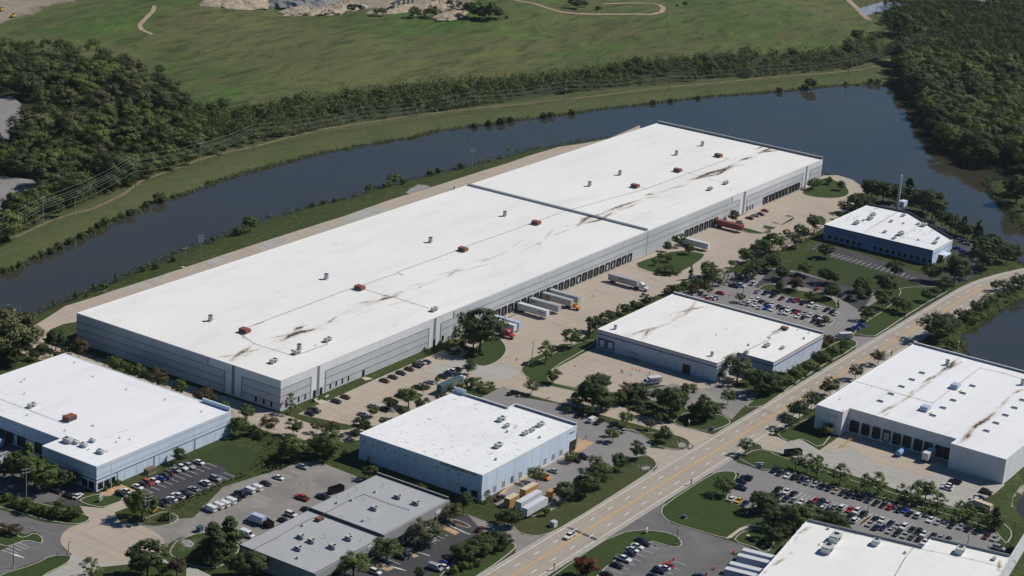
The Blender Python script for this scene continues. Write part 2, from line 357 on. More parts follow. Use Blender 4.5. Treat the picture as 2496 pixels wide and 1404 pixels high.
def tag(o, label, cat, group=None):
    o['label'] = label; o['category'] = cat
    if group: o['group'] = group
    return o
def copy_tree(o, parent=None):
    c = o.copy(); COL.objects.link(c); c.parent = parent
    for ch in list(o.children): copy_tree(ch, c)
    return c
def inpoly(X, Y, poly):
    r = np.zeros(X.shape, bool); n = len(poly); j = n-1
    for i in range(n):
        xi, yi = poly[i]; xj, yj = poly[j]
        c = ((yi > Y) != (yj > Y)) & (X < (xj-xi)*(Y-yi)/((yj-yi) or 1e-9)+xi); r ^= c; j = i
    return r
def pdist(X, Y, line, closed=False):
    d = np.full(X.shape, 1e9); n = len(line)
    for i in range(n if closed else n-1):
        ax, ay = line[i]; bx, by = line[(i+1) % n]; dx, dy = bx-ax, by-ay; L = dx*dx+dy*dy or 1e-9
        t = np.clip(((X-ax)*dx+(Y-ay)*dy)/L, 0, 1); d = np.minimum(d, np.hypot(X-ax-t*dx, Y-ay-t*dy))
    return d
def sdist(X, Y, poly):
    d = pdist(X, Y, poly, True); return np.where(inpoly(X, Y, poly), -d, d)
def smooth(x, a, b):
    t = np.clip((x-a)/(b-a), 0, 1); return t*t*(3-2*t)
def rounded(poly, it=2):
    p = [np.array(q, float) for q in poly]
    for _ in range(it):
        o = []
        for i in range(len(p)):
            a, b = p[i], p[(i+1) % len(p)]; o += [a*.75+b*.25, a*.25+b*.75]
        p = o
    return p
def inset(poly, d):
    p = [np.array(q, float)[:2] for q in poly]; n = len(p)
    A = sum(p[i][0]*p[(i+1) % n][1]-p[(i+1) % n][0]*p[i][1] for i in range(n)); s = 1 if A > 0 else -1
    out = []
    for i in range(n):
        a, b, c = p[i-1], p[i], p[(i+1) % n]; e1 = (b-a)/(np.linalg.norm(b-a)+1e-9); e2 = (c-b)/(np.linalg.norm(c-b)+1e-9)
        n1 = np.array([-e1[1], e1[0]])*s; n2 = np.array([-e2[1], e2[0]])*s; m = n1+n2; L = np.linalg.norm(m)
        m = m/L if L > 1e-3 else n1; k = max(.5, m@n1); out.append(b+m*d/k)
    return out
# ================================================================== TERRAIN AND WATER
WZ = -2.0
lake = pts("""-60 690; 0 670; 54 652; 85 635; 133 614; 185 592; 218 578; 256 555; 308 531; 328 527; 369 501; 405 490; 487 463; 564 435; 620 418;
697 399; 774 378; 851 363; 922 351; 1005 338; 1071 320; 1140 311; 1210 304; 1260 295; 1317 288; 1394 279; 1471 267; 1548 259; 1625 250; 1727 237;
1856 228; 1958 220; 2035 211; 2102 208; 2176 211; 2202 231; 2223 254; 2246 287; 2276 318; 2292 350; 2317 376; 2351 399; 2394 411; 2446 422; 2478 425;
2474 433; 2440 438; 2410 440; 2397 449; 2407 468; 2438 504; 2471 535; 2496 568; 2560 640; 2530 668; 2500 648; 2460 620; 2420 592; 2369 560; 2292 525; 2200 495;
2112 458; 2087 449; 2051 437; 2010 424; 1900 400; 1700 372; 1522 332; 1400 348; 1286 366; 1179 397; 1105 415; 1030 431; 940 451; 879 473; 838 486; 758 504; 684 525; 620 541;
577 563; 513 587; 436 611; 385 640; 323 663; 269 689; 220 707; 174 726; 123 750; 64 775; 20 790; -60 800""", WZ)
pond = pts("2560 700; 2496 728; 2446 748; 2410 775; 2375 795; 2345 815; 2343 833; 2353 862; 2390 905; 2480 950; 2600 980", WZ)
basin = pts("2560 1165; 2500 1195; 2484 1218; 2481 1240; 2488 1262; 2500 1275; 2560 1290", WZ)
far_side = pts("""-200 730; 0 670; 185 592; 369 501; 564 435; 774 378; 1005 338; 1260 295; 1548 259; 1856 228; 2102 208; 2176 211; 2223 254; 2292 350; 2394 411; 2478 425; 2560 425""", WZ)
far_side = np.vstack([far_side, [[4000, 300], [4000, 4000], [-500, 4000], [-500, 900]]])
hedge_low = pts("0 600; 110 530; 250 480; 340 440; 480 385; 620 349; 722 331; 850 300; 1005 285; 1133 264; 1260 246; 1381 228; 1496 215; 1625 205; 1753 192; 1880 185; 1933 179; 2061 167; 2138 151; 2163 141")
hedge_top = pts("440 250; 560 268; 620 266; 722 248; 825 233; 953 215; 1107 202; 1260 192; 1394 181; 1522 161; 1701 143; 1880 133; 2035 125; 2087 100; 2151 87")
meadow = np.vstack([hedge_top, pts("2148 60; 2120 30; 2060 0; 2000 -30; 0 -40; -80 60; -40 125; 90 125; 200 140; 330 150; 420 190")])
levee = np.vstack([far_side[:17], hedge_low[::-1]])
woods_left = pts("-80 120; 40 128; 110 122; 200 140; 330 165; 400 200; 430 260; 470 310; 480 385; 340 440; 250 480; 110 530; 0 600; -60 640")
forest = pts("2165 20; 2200 2; 2400 0; 2600 22; 2620 470; 2496 418; 2430 405; 2360 396; 2310 362; 2285 325; 2262 295; 2240 262; 2222 225; 2190 190; 2170 160; 2185 120; 2160 60")
quarry1 = pts("-60 60; 0 56; 80 35; 95 20; 260 5; 420 -8; 420 -60; -60 -60")
quarry2 = pts("400 -20; 520 -2; 590 25; 640 30; 760 36; 870 45; 1000 48; 1060 46; 1130 49; 1150 40; 1090 10; 1040 -10; 1000 -60; 400 -60")
yardA = pts("-40 246; 28 244; 52 262; 45 300; 50 345; 0 352; -40 352"); yardB = pts("-40 440; 0 440; 60 446; 102 452; 95 470; 70 486; 40 500; 10 520; -40 530")
def axis(lo, hi, step, far):
    a = list(np.arange(lo, hi+.1, step)); k = step
    lo_, hi_ = [], []
    x = lo
    while x > -far: k *= 1.6; x -= k; lo_.append(x)
    k = step; x = hi
    while x < far: k *= 1.6; x += k; hi_.append(x)
    return np.array(lo_[::-1]+a+hi_)
GX, GY = axis(380, 2080, 5, 9000), axis(120, 1240, 5, 9000)
XX, YY = np.meshgrid(GX, GY, indexing='ij')
dl = sdist(XX, YY, lake); dp = sdist(XX, YY, pond); db = sdist(XX, YY, basin); far_m = inpoly(XX, YY, far_side)
near_box = (XX > 300) & (XX < 2200) & (YY > 50) & (YY < 1400)
ZZ = np.where(far_m, WZ+smooth(dl, 0, 26)*4.2+np.clip(dl, -6, 0)*.5, WZ+smooth(dl, -1, 9)*2+np.clip(dl, -6, 0)*.5)
for d in (dp, db): ZZ = np.minimum(ZZ, WZ+smooth(d, -1, 9)*2+np.clip(d, -6, 0)*.5)
dm = sdist(XX, YY, meadow)
und = np.sin(XX*.021+YY*.013)*1.0+np.sin(XX*.009-YY*.027+1)*1.5+np.sin(XX*.05+YY*.06)*.35+np.sin(XX*.036-YY*.045)*.5
hill = smooth(-dm, -8, 150)*9+smooth(-dm, 5, 80)*und*1.4
ZZ = ZZ+np.where(far_m & near_box, hill, 0)
ZZ = np.where(near_box, ZZ, np.where(far_m, 4, -.3))
def ground(x, y):
    i = int(np.clip(np.searchsorted(GX, x)-1, 0, len(GX)-2)); j = int(np.clip(np.searchsorted(GY, y)-1, 0, len(GY)-2))
    u = (x-GX[i])/(GX[i+1]-GX[i]); v = (y-GY[j])/(GY[j+1]-GY[j])
    return float(ZZ[i, j]*(1-u)*(1-v)+ZZ[i+1, j]*u*(1-v)+ZZ[i, j+1]*(1-u)*v+ZZ[i+1, j+1]*u*v)
def land(v, x, y):                                          # sight line to terrain
    px, py = full(v, x, y); z = 0.0
    for _ in range(14): p = at(px, py, z); z = z*.3+ground(p[0], p[1])*.7
    p = at(px, py, z); return np.array([p[0], p[1], z])
def grid_mesh(name, X, Y, Z, m):
    nx, ny = X.shape; me = bpy.data.meshes.new(name)
    v = np.stack([X, Y, Z], -1).reshape(-1, 3); idx = np.arange(nx*ny).reshape(nx, ny)
    f = np.stack([idx[:-1, :-1], idx[1:, :-1], idx[1:, 1:], idx[:-1, 1:]], -1).reshape(-1, 4)
    me.vertices.add(len(v)); me.vertices.foreach_set('co', v.astype(np.float32).ravel())
    me.loops.add(f.size); me.loops.foreach_set('vertex_index', f.astype(np.int32).ravel())
    me.polygons.add(len(f)); me.polygons.foreach_set('loop_start', np.arange(0, f.size, 4, dtype=np.int32))
    me.update(calc_edges=True); me.materials.append(m); return me
me = grid_mesh('ground', XX, YY, ZZ, M['terrain'])
me.polygons.foreach_set('use_smooth', np.ones(len(me.polygons), bool))
jit = np.sin(XX*.7+YY*.31)*1.5+np.sin(XX*.23-YY*.41)*2
zone = np.zeros(XX.shape+(4,), np.float32)
zone[..., 0] = smooth(-(dm+jit*.6), -3, 4)
zone[..., 1] = np.where(far_m, 1, 0)*smooth(dm, -3, 4)
q = np.minimum.reduce([sdist(XX, YY, g) for g in (quarry1, quarry2, yardA, yardB)])
zone[..., 2] = smooth(-(q+jit), -4, 3)
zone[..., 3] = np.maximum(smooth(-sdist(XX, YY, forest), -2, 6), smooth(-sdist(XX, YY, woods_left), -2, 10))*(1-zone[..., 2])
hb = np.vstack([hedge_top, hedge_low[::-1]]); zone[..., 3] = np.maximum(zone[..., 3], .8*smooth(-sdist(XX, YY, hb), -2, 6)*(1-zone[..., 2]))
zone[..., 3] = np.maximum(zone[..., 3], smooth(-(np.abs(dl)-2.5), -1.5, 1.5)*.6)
at_ = me.attributes.new('zone', 'FLOAT_COLOR', 'POINT'); at_.data.foreach_set('color', zone.reshape(-1, 4).ravel())
gro = bpy.data.objects.new('ground', me); COL.objects.link(gro); struct(gro)
for nm, pl in (('lake', lake), ('pond', pond), ('retention_pond', basin)):
    x0, y0 = pl.min(0)-6; x1, y1 = pl.max(0)+6
    # a sheet slightly wider than the shoreline, the banks cover its edge
    o = MB().flat([(p[0], p[1]) for p in inset([tuple(p) for p in pl], -5)] if nm != 'lake' else [tuple(p) for p in inset([tuple(p) for p in pl], -4)], WZ).obj(nm, M['water']); fix_up(o); struct(o)
# ------------------------------------------------------------------ ribbons on the ground
def resample(line, step):
    line = [np.array(p, float)[:2] for p in line]; out = [line[0]]
    for a, b in zip(line, line[1:]):
        n = max(1, int(np.linalg.norm(b-a)/step)); out += [a+(b-a)*i/n for i in range(1, n+1)]
    return out
def offset_line(line, d):
    L = [np.array(p, float)[:2] for p in line]; out = []
    for i in range(len(L)):
        a = L[max(0, i-1)]; b = L[min(len(L)-1, i+1)]; t = (b-a)/(np.linalg.norm(b-a)+1e-9); out.append(L[i]+np.array([-t[1], t[0]])*d)
    return out
def ribbon(mb, line, w, z, drape=False):
    l, r = offset_line(line, w/2), offset_line(line, -w/2); n = len(mb.v)
    for a, b in zip(l, r):
        for p in (a, b): mb.v.append((p[0], p[1], z+(ground(p[0], p[1]) if drape else 0)))
    for i in range(len(line)-1): k = n+2*i; mb.f.append([k, k+1, k+3, k+2])
    return mb
# levee path
tr = [land('.', *p) for p in ((-20, 590), (45, 575), (130, 535), (230, 508), (300, 455+20), (345, 440), (420, 415), (480, 392), (560, 370), (620, 358), (700, 336), (800, 313), (900, 298), (1005, 282), (1140, 266), (1250, 256), (1380, 243), (1480, 231), (1600, 215), (1750, 202), (1880, 189), (2000, 180), (2100, 170), (2160, 155), (2174, 135), (2172, 115))]
o = ribbon(MB(), resample(tr, 6), 2.2, .10, True).obj('path', mat('dry_path', (.22, .17, .095), .95, .5, .15, col2=(.10, .09, .04))); struct(fix_up(o))
for s, wd, nm in (("1255 1; 1300 8; 1335 20; 1370 30; 1420 34; 1500 35; 1590 35; 1612 30; 1618 20; 1608 12; 1585 8; 1520 8; 1470 10", 4, 'dirt_track'),
                  ("377 14; 373 28; 352 48; 340 62; 345 72; 362 80; 372 84", 3.2, 'dirt_track'), ("2064 -5; 2080 12; 2095 25; 2105 38; 2118 48", 5, 'dirt_track')):
    L = [land('.', *map(float, t.split())) for t in s.split(';')]
    o = ribbon(MB(), resample(rounded(L, 0) if 0 else L, 5), wd, .12, True).obj(nm, mat('dirt', (.34, .25, .18), .95, .25, .3)); struct(fix_up(o))
# ================================================================== PAVEMENT (sheets a little above one another)
LV = {}
_k = [0, 0]
def sheet(name, s, m, z, rnd=0, poly=None):
    _k[0] += 1; z += _k[0]*.0011
    p = [tuple(q) for q in (pts(s) if poly is None else poly)]
    if rnd: p = rounded(p, rnd)
    o = MB().fill(p, z).obj(name, M[m]); struct(fix_up(o)); return p
def kerbed(name, s, m, rnd=1, h=.13, kw=.35, poly=None):     # raised island: concrete kerb round a planted top
    p = [tuple(q) for q in (pts(s) if poly is None else poly)]
    _k[1] += 1; h += _k[1]*.0045
    if rnd: p = [tuple(q) for q in rounded(p, rnd)]
    mb = MB(); inn = inset(p, kw); n = len(p)
    mb.v = [(q[0], q[1], 0) for q in p]+[(q[0], q[1], h) for q in p]
    for i in range(n): j = (i+1) % n; mb.f += [[i, j, n+j, n+i]]
    mb.fill(p, h); o = mb.obj('kerb', M['kerb']); struct(fix_up(o))
    o = MB().fill(inn, h+.002).obj(name, M[m]); struct(fix_up(o)); return p
# --- main avenue, straight at y = 322.7 then bending right
cl = [(300, 322.7), (500, 322.7), (700, 322.7), (905, 322.7), (930, 322.6), (950, 320.5), (972, 315), (992, 307.5), (1010, 299), (1026, 289), (1040, 277), (1052, 262)]
cl = resample(cl[:4], 20)+[np.array(p, float) for p in rounded([cl[3]]+cl[3:]+[cl[-1]], 2)][6:-6]
cl = [np.array(p) for p in cl]
struct(fix_up(ribbon(MB(), cl, 15.6, .075).obj('avenue', M['road'])))
struct(fix_up(ribbon(MB(), cl, 17.6, .068).obj('road_shoulder', M['pale'])))
mb = MB()
for d in (-.24, .24): ribbon(mb, offset_line(cl, d), .24, .088)
struct(fix_up(mb.obj('yellow_centre_line', M['yellow_line'])))
mb = MB()
for d in (-6.9, 6.9): ribbon(mb, offset_line(cl, d), .24, .088)
struct(fix_up(mb.obj('white_edge_line', M['white_line'])))
mb = MB(); fine = resample(cl, .5); acc = [0]
for a_, b_ in zip(fine, fine[1:]): acc.append(acc[-1]+np.linalg.norm(b_-a_))
for d in (-3.6, 3.4):
    ol = offset_line(fine, d); s0 = 4.0
    while s0 < acc[-1]-4:
        i = np.searchsorted(acc, s0); j = np.searchsorted(acc, s0+3.2); ribbon(mb, ol[i:j+1], .30, .088); s0 += 12.19
struct(fix_up(mb.obj('lane_dash', M['white_line'])))
sheet('road_patch', "O 530 935; O 600 950; O 860 1060; O 830 1075; O 770 1045", 'asphalt', .080)
# --- concrete yard of the big warehouse and its roads
sheet('loading_yard', """726 1009; 779 985; 810 972; 923 921; 1076 855; 1140 835; 1190 815; 1190 800; 1394 700; 1535 640; 1640 590; 1676 570; 1743 552; 1807 525; 1856 500; 1948 462;
1985 440; 2005 428; 2041 427; 2076 437; 2102 455; 2110 466; 2100 478; 2080 500; 2050 525; 2023 545; 2000 560; 1950 592; 1928 600; 1860 622; 1830 632; 1804 640; 1760 668; 1720 672; 1660 690; 1625 712; 1560 735;
1500 765; 1440 808; 1400 838; 1368 838; 1330 858; 1300 872; 1270 890; 1285 925; 1363 940; 1445 965; 1500 985; 1560 1010; 1625 1028; 1701 1050; 1745 1062; 1700 1095; 1676 1100; 1650 1068; 1599 1046; 1496 1020; 1394 990; 1300 965; 1240 948;
1180 945; 1130 950; 1080 985; 1040 1010; 940 1055; 850 1078; 790 1076; 730 1072; 680 1062; 620 1040; 560 1020; 620 1020; 680 1030; 740 1046; 790 1050; 845 1048; 873 1040""", 'tan', .02)
sheet('service_road', None, 'tan', .014, poly=[(562, 590), (566, 592), (573, 470), (573, 440), (562, 440), (556, 470), (552, 560), (548, 586), (553, 598)])
sheet('back_alley', """1560 305; 1483 338; 1419 350; 1363 358; 1291 379; 1240 397; 1171 418; 1046 458; 948 488; 838 527; 723 563; 620 596; 487 640; 385 674; 277 708; 246 719; 205 732; 159 746; 108 779; 67 803; 62 822; 75 850; 110 870; 128 858; 118 835; 120 812; 133 799; 154 790; 190 784; 260 800; 1560 400""", 'tan', .02)
for s in ("246 722; 280 709; 385 676; 420 664; 400 680; 330 705", "500 638; 560 618; 540 640; 480 655", "620 598; 690 574; 700 592; 640 612", "850 524; 905 505; 960 512; 880 540; 830 552"):
    sheet('concrete_repair', s, 'pale', .032)
sheet('concrete_repair', "1076 890; 1120 872; 1184 894; 1217 880; 1262 900; 1240 925; 1180 925; 1150 905; 1085 920; 1030 905", 'pale', .032)
sheet('concrete_repair', "1240 900; 1268 905; 1262 915; 1240 913", 'pale', .036)
sheet('concrete_repair', "K 1110 800; K 1210 780; K 1250 800; K 1150 850; K 1060 830", 'pale', .045)
# --- asphalt and paved lots
sheet('office_parking_lot', "1962 608; 2000 590; 2080 612; 2160 640; 2250 668; 2330 690; 2290 715; 2180 670; 2090 645; 2030 628", 'asphalt', .02)
sheet('office_parking_lot', "2150 480; 2190 498; 2250 520; 2310 560; 2350 590; 2390 600; 2420 635; 2400 655; 2350 690; 2290 690; 2330 640; 2330 580; 2240 520; 2120 497", 'asphalt', .026)
sheet('parcel_lot', """1641 715; 1720 700; 1748 672; 1800 660; 1830 662; 1860 655; 1900 652; 1960 665; 2040 690; 2100 700; 2120 712; 2145 705; 2160 720; 2120 745; 2096 765; 2100 790; 2080 820; 2138 822; 2100 850; 2084 855; 2088 835; 2060 822; 2040 830; 2010 815; 1850 780""", 'grey_asphalt', .02)
sheet('parcel_lot_aisle', "1838 700; 1868 668; 1905 655; 2040 690; 2100 705; 2130 716; 2100 760; 2060 735; 2010 712; 1960 700; 1890 690; 1860 706", 'asphalt', .028)
sheet('delivery_yard', "K 740 615; K 790 600; K 1900 930; K 1850 1010; K 1480 930; K 1260 940; K 1000 1000; K 800 990; K 430 910; K 410 790", 'tan', .02)
sheet('delivery_drive', "K 1480 940; K 1700 870; K 2260 980; K 2440 1010; K 2330 1060; K 2210 1160; K 2120 1260; K 2010 1190; K 1750 1180; K 1560 1110; K 1260 1060; K 1280 980", 'worn', .026)
sheet('workshop_drive', """J 2130 1060; J 2370 940; K 150 1050; K 480 1110; K 700 1200; K 900 1280; K 1120 1370; O 1120 20; O 1380 100; O 1330 200; O 1450 210; O 1600 130; O 1720 190; O 1820 170;
O 1500 370; O 1405 370; O 1310 250; O 1080 290; O 640 560; O 400 780; O 100 680; O 0 640; N 2360 760; N 2250 700; N 2496 520; O 640 150; K 650 1400; K 0 1130""", 'grey_asphalt', .016)
sheet('walkway', "O 0 545; O 640 195; O 660 95; O 820 135; O 700 212; O 480 290; O 0 575; N 2290 700; N 2250 690", 'orange_walk', .03)
sheet('workshop_apron', "O 1310 180; O 1600 215; O 1750 190; O 1400 420; O 1420 330; O 1310 250", 'tan', .03)
sheet('side_lot', "M 1250 900; M 1840 850; N -300 560; N 140 420; N 490 310; N 640 330; N 980 460; N 1060 500; N 500 800; N 0 1040; M 2280 1100; M 2000 1000; M 1700 1040; M 1600 1100; M 1600 1200; M 1400 1180; M 1300 1000", 'worn', .02)
sheet('turning_circle', None, 'tan', .034, poly=[tuple(P('M', 1070+495*math.cos(t), 1085+205*math.sin(t)+25*math.cos(t))[:2]) for t in np.linspace(0, 2*math.pi, 40)[:-1]])
sheet('turning_circle', "M 760 740; M 980 760; M 1170 690; M 1250 740; M 1090 800; M 1130 880; M 1300 930; M 1000 1000; M 700 940; M 850 890", 'tan', .03)
sheet('turning_circle', "M 680 1200; M 640 1290; M 420 1404; M 640 1480; M 850 1404; M 960 1320; M 1260 1290; M 1500 1270; M 1620 1290; M 1400 1100; M 800 1100", 'pale', .028)
sheet('turning_circle', "M 1770 1320; M 1860 1330; M 2010 1404; M 2100 1470; M 1800 1470; M 1770 1404", 'pale', .028)
sheet('left_street', "M -100 770; M 0 775; M 200 830; M 400 890; M 650 920; M 760 930; M 640 980; M 590 1050; M 600 1150; M 700 1200; M 480 1215; M 340 1270; M 0 1390; M -100 1430; M -100 1160; M 0 1160; M 130 1110; M 250 1060; M 380 1100; M 400 1040; M 380 1000; M 330 980; M 240 1010; M 0 900; M -100 880", 'mid_asphalt', .02)
sheet('left_lot', "M -100 480; M 0 500; M 180 560; M 380 590; M 640 640; M 790 660; M 740 700; M 790 740; M 520 730; M 300 660; M 130 620; M 0 590; M -100 570", 'asphalt', .02)
sheet('staff_lot', "M 1240 560; M 1300 600; M 1290 690; M 1450 770; M 1580 750; M 1700 700; M 2240 455; M 2130 400; M 2165 385; M 2010 322; M 1970 345; M 1830 310; M 1630 370; M 1180 580", 'asphalt', .02)
sheet('walkway', "M 940 620; M 1140 530; M 1290 590; M 1200 660; M 1170 640; M 1000 640", 'orange_walk', .03)
sheet('office_front_lot', """N 700 1404; N 900 1300; N 1090 1260; N 1380 1130; N 1720 920; N 1860 870; N 2020 820; N 2300 920; N 2400 960; N 2240 970; N 2100 1020; N 1900 1110; N 1850 1250; N 1660 1404; N 1500 1500; N 600 1500""", 'asphalt', .02)
sheet('office_front_drive', "N 2020 815; N 2290 920; O 0 900; O 120 1010; O 350 1030; O 530 945; O 440 1080; O 60 1190; O 70 1120; O 0 1060; N 2400 1000; N 2200 1010", 'worn', .026)
for s in ("N 1720 925; N 1760 900; N 1950 990; N 1910 1015", "N 1390 1130; N 1430 1150; N 1565 1215; N 1520 1232; N 1390 1160", "N 1085 1270; N 1160 1255; N 1325 1335; N 1280 1355; N 1090 1300"): sheet('walkway', s, 'orange_walk', .035)
sheet('car_park', """L 0 1404; L 60 1360; O 2080 270; O 2180 330; O 2496 430; Q 0 410; Q 240 390; Q 620 560; Q 1000 640; Q 1400 760; Q 1700 860; Q 2330 1030; Q 2210 1090; Q 2320 1140; Q 2320 1230; Q 1500 1160; Q 900 1000; Q 820 900; Q 560 760; Q 60 720; O 2496 720;
O 2260 760; O 2180 710; O 2060 690; O 2110 600; O 2130 560; O 2200 430; O 2060 405; O 1930 430; O 1900 430""", 'grey_asphalt', .02)
sheet('truck_court', """Q 0 60; L 120 1404; O 2330 100; O 2450 190; Q 0 195; Q 200 240; Q 620 370; Q 830 440; Q 1000 490; Q 1250 570; Q 1600 680; Q 1830 750; Q 2100 690; Q 2290 550; Q 1900 500; Q 1700 450; Q 1780 300; Q 740 80; Q 550 210; Q 350 90; Q 260 130; Q 140 80""", 'pale', .02)
sheet('truck_court_apron', "Q 550 215; Q 740 80; Q 870 135; Q 1500 320; Q 1780 440; Q 1690 450; Q 1600 480; Q 1300 400; Q 1100 330; Q 860 180; Q 720 240; Q 600 200", 'tan', .032)
sheet('truck_court_apron', "Q -60 60; Q 80 60; Q 180 120; Q 260 135; Q 200 200; Q 120 220; Q 0 195; O 2400 170; O 2310 110; O 2440 20", 'tan', .034)
sheet('front_car_park', """O 860 1060; O 1060 930; O 1440 695; O 1500 720; O 1450 770; O 1450 830; O 1550 910; O 1800 980; O 2060 1060; O 2230 1110; O 2300 1140; O 2120 1200; O 2496 1404; O 2300 1500; O 800 1500; O 860 1404; O 950 1300; O 1310 1060; O 1560 1130; O 1640 1130; O 1640 1060; O 1560 1000; O 1300 965; O 1100 980; O 1010 1025""", 'mid_asphalt', .024)
sheet('delivery_yard', None, 'tan', .0215, poly=[(712, 362), (726.5, 352), (744.6, 352), (744.6, 362), (726.5, 362), (726.5, 418.6), (712, 418.6)])
sheet('truck_court', None, 'tan', .0305, poly=[(701, 226), (714.9, 226), (714.9, 292), (704, 292)])
sheet('truck_court', None, 'pale', .0290, poly=[(696, 223), (709, 223), (709, 248), (696, 248)])
sheet('dock_apron', None, 'mid_asphalt', .0290, poly=[(448, 480), (460, 474), (473.1, 474), (473.1, 497), (482.1, 497), (482.1, 562), (448, 562)])
sheet('dock_apron', None, 'tan', .0300, poly=[(690, 468.5), (950, 468.5), (950, 471.1), (690, 471.1)])
# --- islands and kerbed lawns
kerbed('lawn', "1120 872; 1135 862; 1205 812; 1232 838; 1236 858; 1217 880; 1184 894; 1160 890", 'lawn')
kerbed('lawn', "G 1165 1155; G 1330 1090; G 1590 1010; G 1850 1040; G 1868 1070; G 1800 1130; G 1650 1220; G 1550 1242; G 1400 1238", 'lawn')
kerbed('lawn', "H 360 468; H 460 410; H 580 322; H 680 340; H 790 395; H 840 450; H 830 490; H 760 515; H 650 522; H 480 508", 'lawn', 2)
kerbed('lawn', "K 108 790; K 140 745; K 300 690; K 540 570; K 690 520; K 800 500; K 830 530; K 700 610; K 420 770; K 370 850; K 400 905; K 520 935; K 760 1000; K 740 1015; K 440 950; K 280 925; K 170 860", 'lawn')
kerbed('planter', "N 1860 860; N 1960 880; N 2060 930; N 2050 945; N 1990 945; N 1880 900", 'mulch')
kerbed('lawn', "M 740 680; M 930 620; M 1000 650; M 1090 630; M 1200 680; M 1000 750; M 950 752; M 800 720", 'lawn')
kerbed('lawn', "M -60 590; M 130 650; M 300 700; M 520 745; M 700 800; M 850 830; M 858 880; M 730 918; M 640 910; M 400 870; M 180 800; M -60 740", 'lawn')
kerbed('lawn', "M 230 1040; M 330 990; M 400 1030; M 412 1080; M 380 1102; M 250 1062; M 130 1110; M 60 1130; M -60 1085; M -60 930; M 100 960; M 180 1030", 'lawn')
kerbed('lawn', "M -40 1404; M 340 1290; M 480 1210; M 660 1205; M 685 1230; M 640 1290; M 400 1404; M 380 1480; M -40 1480", 'lawn', 1)
kerbed('lawn', "M 1300 880; M 1400 850; M 1580 780; M 1720 850; M 1640 910; M 1540 935; M 1420 940; M 1320 910", 'rough')
kerbed('lawn', "M 1640 1110; M 1700 1060; M 1900 990; M 1990 1000; M 2290 1110; M 2260 1190; M 2100 1330; M 1870 1330; M 1700 1250; M 1600 1200", 'lawn')
kerbed('lawn', "O 1100 0; O 1280 40; O 1570 60; O 1700 100; O 1735 150; O 1700 200; O 1600 210; O 1400 170; O 1250 50", 'rough')
kerbed('lawn', "O 420 790; O 660 560; O 1100 290; O 1320 250; O 1410 320; O 1405 370; O 1300 450; O 540 930; O 340 1022; O 200 1025; O 80 990; O 0 880; O 0 700; O 120 860; O 200 840", 'rough')
kerbed('lawn', "N 1900 1260; N 2060 1080; N 2240 1010; N 2400 1060; N 2490 1110; N 2480 1150; N 2300 1290; N 2120 1404; N 2000 1500; N 1700 1500; N 1800 1360", 'lawn')
kerbed('lawn', "O 1445 790; O 1470 730; O 1930 430; O 2060 405; O 2180 420; O 2130 540; O 2100 620; O 2060 690; O 2280 760; O 2460 840; O 2496 880; O 2496 930; O 2400 925; O 2230 960; O 2120 1030; O 2060 1052; O 1800 975; O 1550 905; O 1460 840", 'lawn')
kerbed('lawn', "O 2130 1075; O 2180 1010; O 2260 970; O 2420 940; O 2496 945; Q 60 930; Q 180 940; Q 90 1170; Q 0 1180; O 2350 1140", 'lawn')
kerbed('lawn', "O 1020 1022; O 1120 980; O 1320 965; O 1550 1000; O 1640 1060; O 1650 1120; O 1580 1140; O 1300 1060; O 940 1310; O 850 1404; O 760 1480; O 300 1480; O 420 1404; O 880 1075", 'lawn')
kerbed('lawn', "O 2165 280; O 2240 250; O 2350 200; O 2496 220; Q 120 250; Q 280 300; Q 700 440; Q 900 510; Q 1400 660; Q 1800 760; Q 2000 790; Q 2200 840; Q 2300 900; Q 2400 1000; Q 2330 1110; Q 2280 1050; Q 2200 960; Q 1700 800; Q 1000 630; Q 620 540; Q 250 400; Q 0 400; O 2300 350", 'lawn', 1)
kerbed('lawn', "L 150 1404; L 230 1340; L 510 1225; L 650 1290; L 700 1404; Q 680 50; Q 560 200; Q 400 100; Q 280 130; Q 190 100; Q 130 30", 'lawn')
kerbed('planter', "f 1790 1230; f 2000 1075; f 2080 1070; f 2090 1095; f 1900 1255; f 1830 1265", 'mulch')
kerbed('lawn', "H 100 740; H 150 755; H 190 765; H 240 735; H 300 700; H 220 690; H 240 680; H 300 690; H 318 715; H 290 740; H 210 772; H 110 755", 'lawn', 0)
kerbed('lawn', "H 20 775; H 150 800; H 40 855; H -30 860; H 60 820; H 10 800", 'lawn', 0)
kerbed('lawn', "G 2190 790; G 2300 815; G 2420 850; G 2496 815; G 2496 850; G 2400 862; G 2270 850; G 2180 815", 'lawn', 0)
kerbed('lawn', "e 2300 990; e 2400 900; e 2450 900; e 2440 940; e 2340 1000; e 2270 1000", 'lawn')
kerbed('lawn', "O 2500 0; O 2500 20; O 2480 10", 'lawn', 0) if 0 else None
kerbed('lawn', "K 1560 1270; K 1700 1180; K 2020 1210; K 2110 1270; K 2100 1310; K 1900 1380; K 1640 1330; K 1570 1300", 'lawn')
kerbed('lawn', "e 1160 380; e 1250 310; e 1400 290; e 1800 400; e 2200 450; e 2496 570; e 2496 740; e 2380 690; e 2150 620; e 1900 560; e 1620 500; e 1400 420; e 1230 400", 'lawn')
kerbed('lawn', "L 870 430; L 990 330; L 1200 200; L 1330 60; L 1300 0; L 1850 0; L 1500 190; L 1100 460; L 1060 470; L 920 455", 'lawn')
kerbed('lawn', "L 800 490; L 905 510; L 908 570; L 500 790; L 60 1110; L 0 1140; K 2230 1150; K 2340 1060; L 0 950; L 640 560", 'lawn')
sheet('mown_lawn', "1870 690; 1905 655; 1990 600; 2000 598; 2030 628; 2180 672; 2290 718; 2330 700; 2316 712; 2240 752; 2190 760; 2120 712; 2040 690; 1960 665; 1900 652", 'lawn_mown', .012)
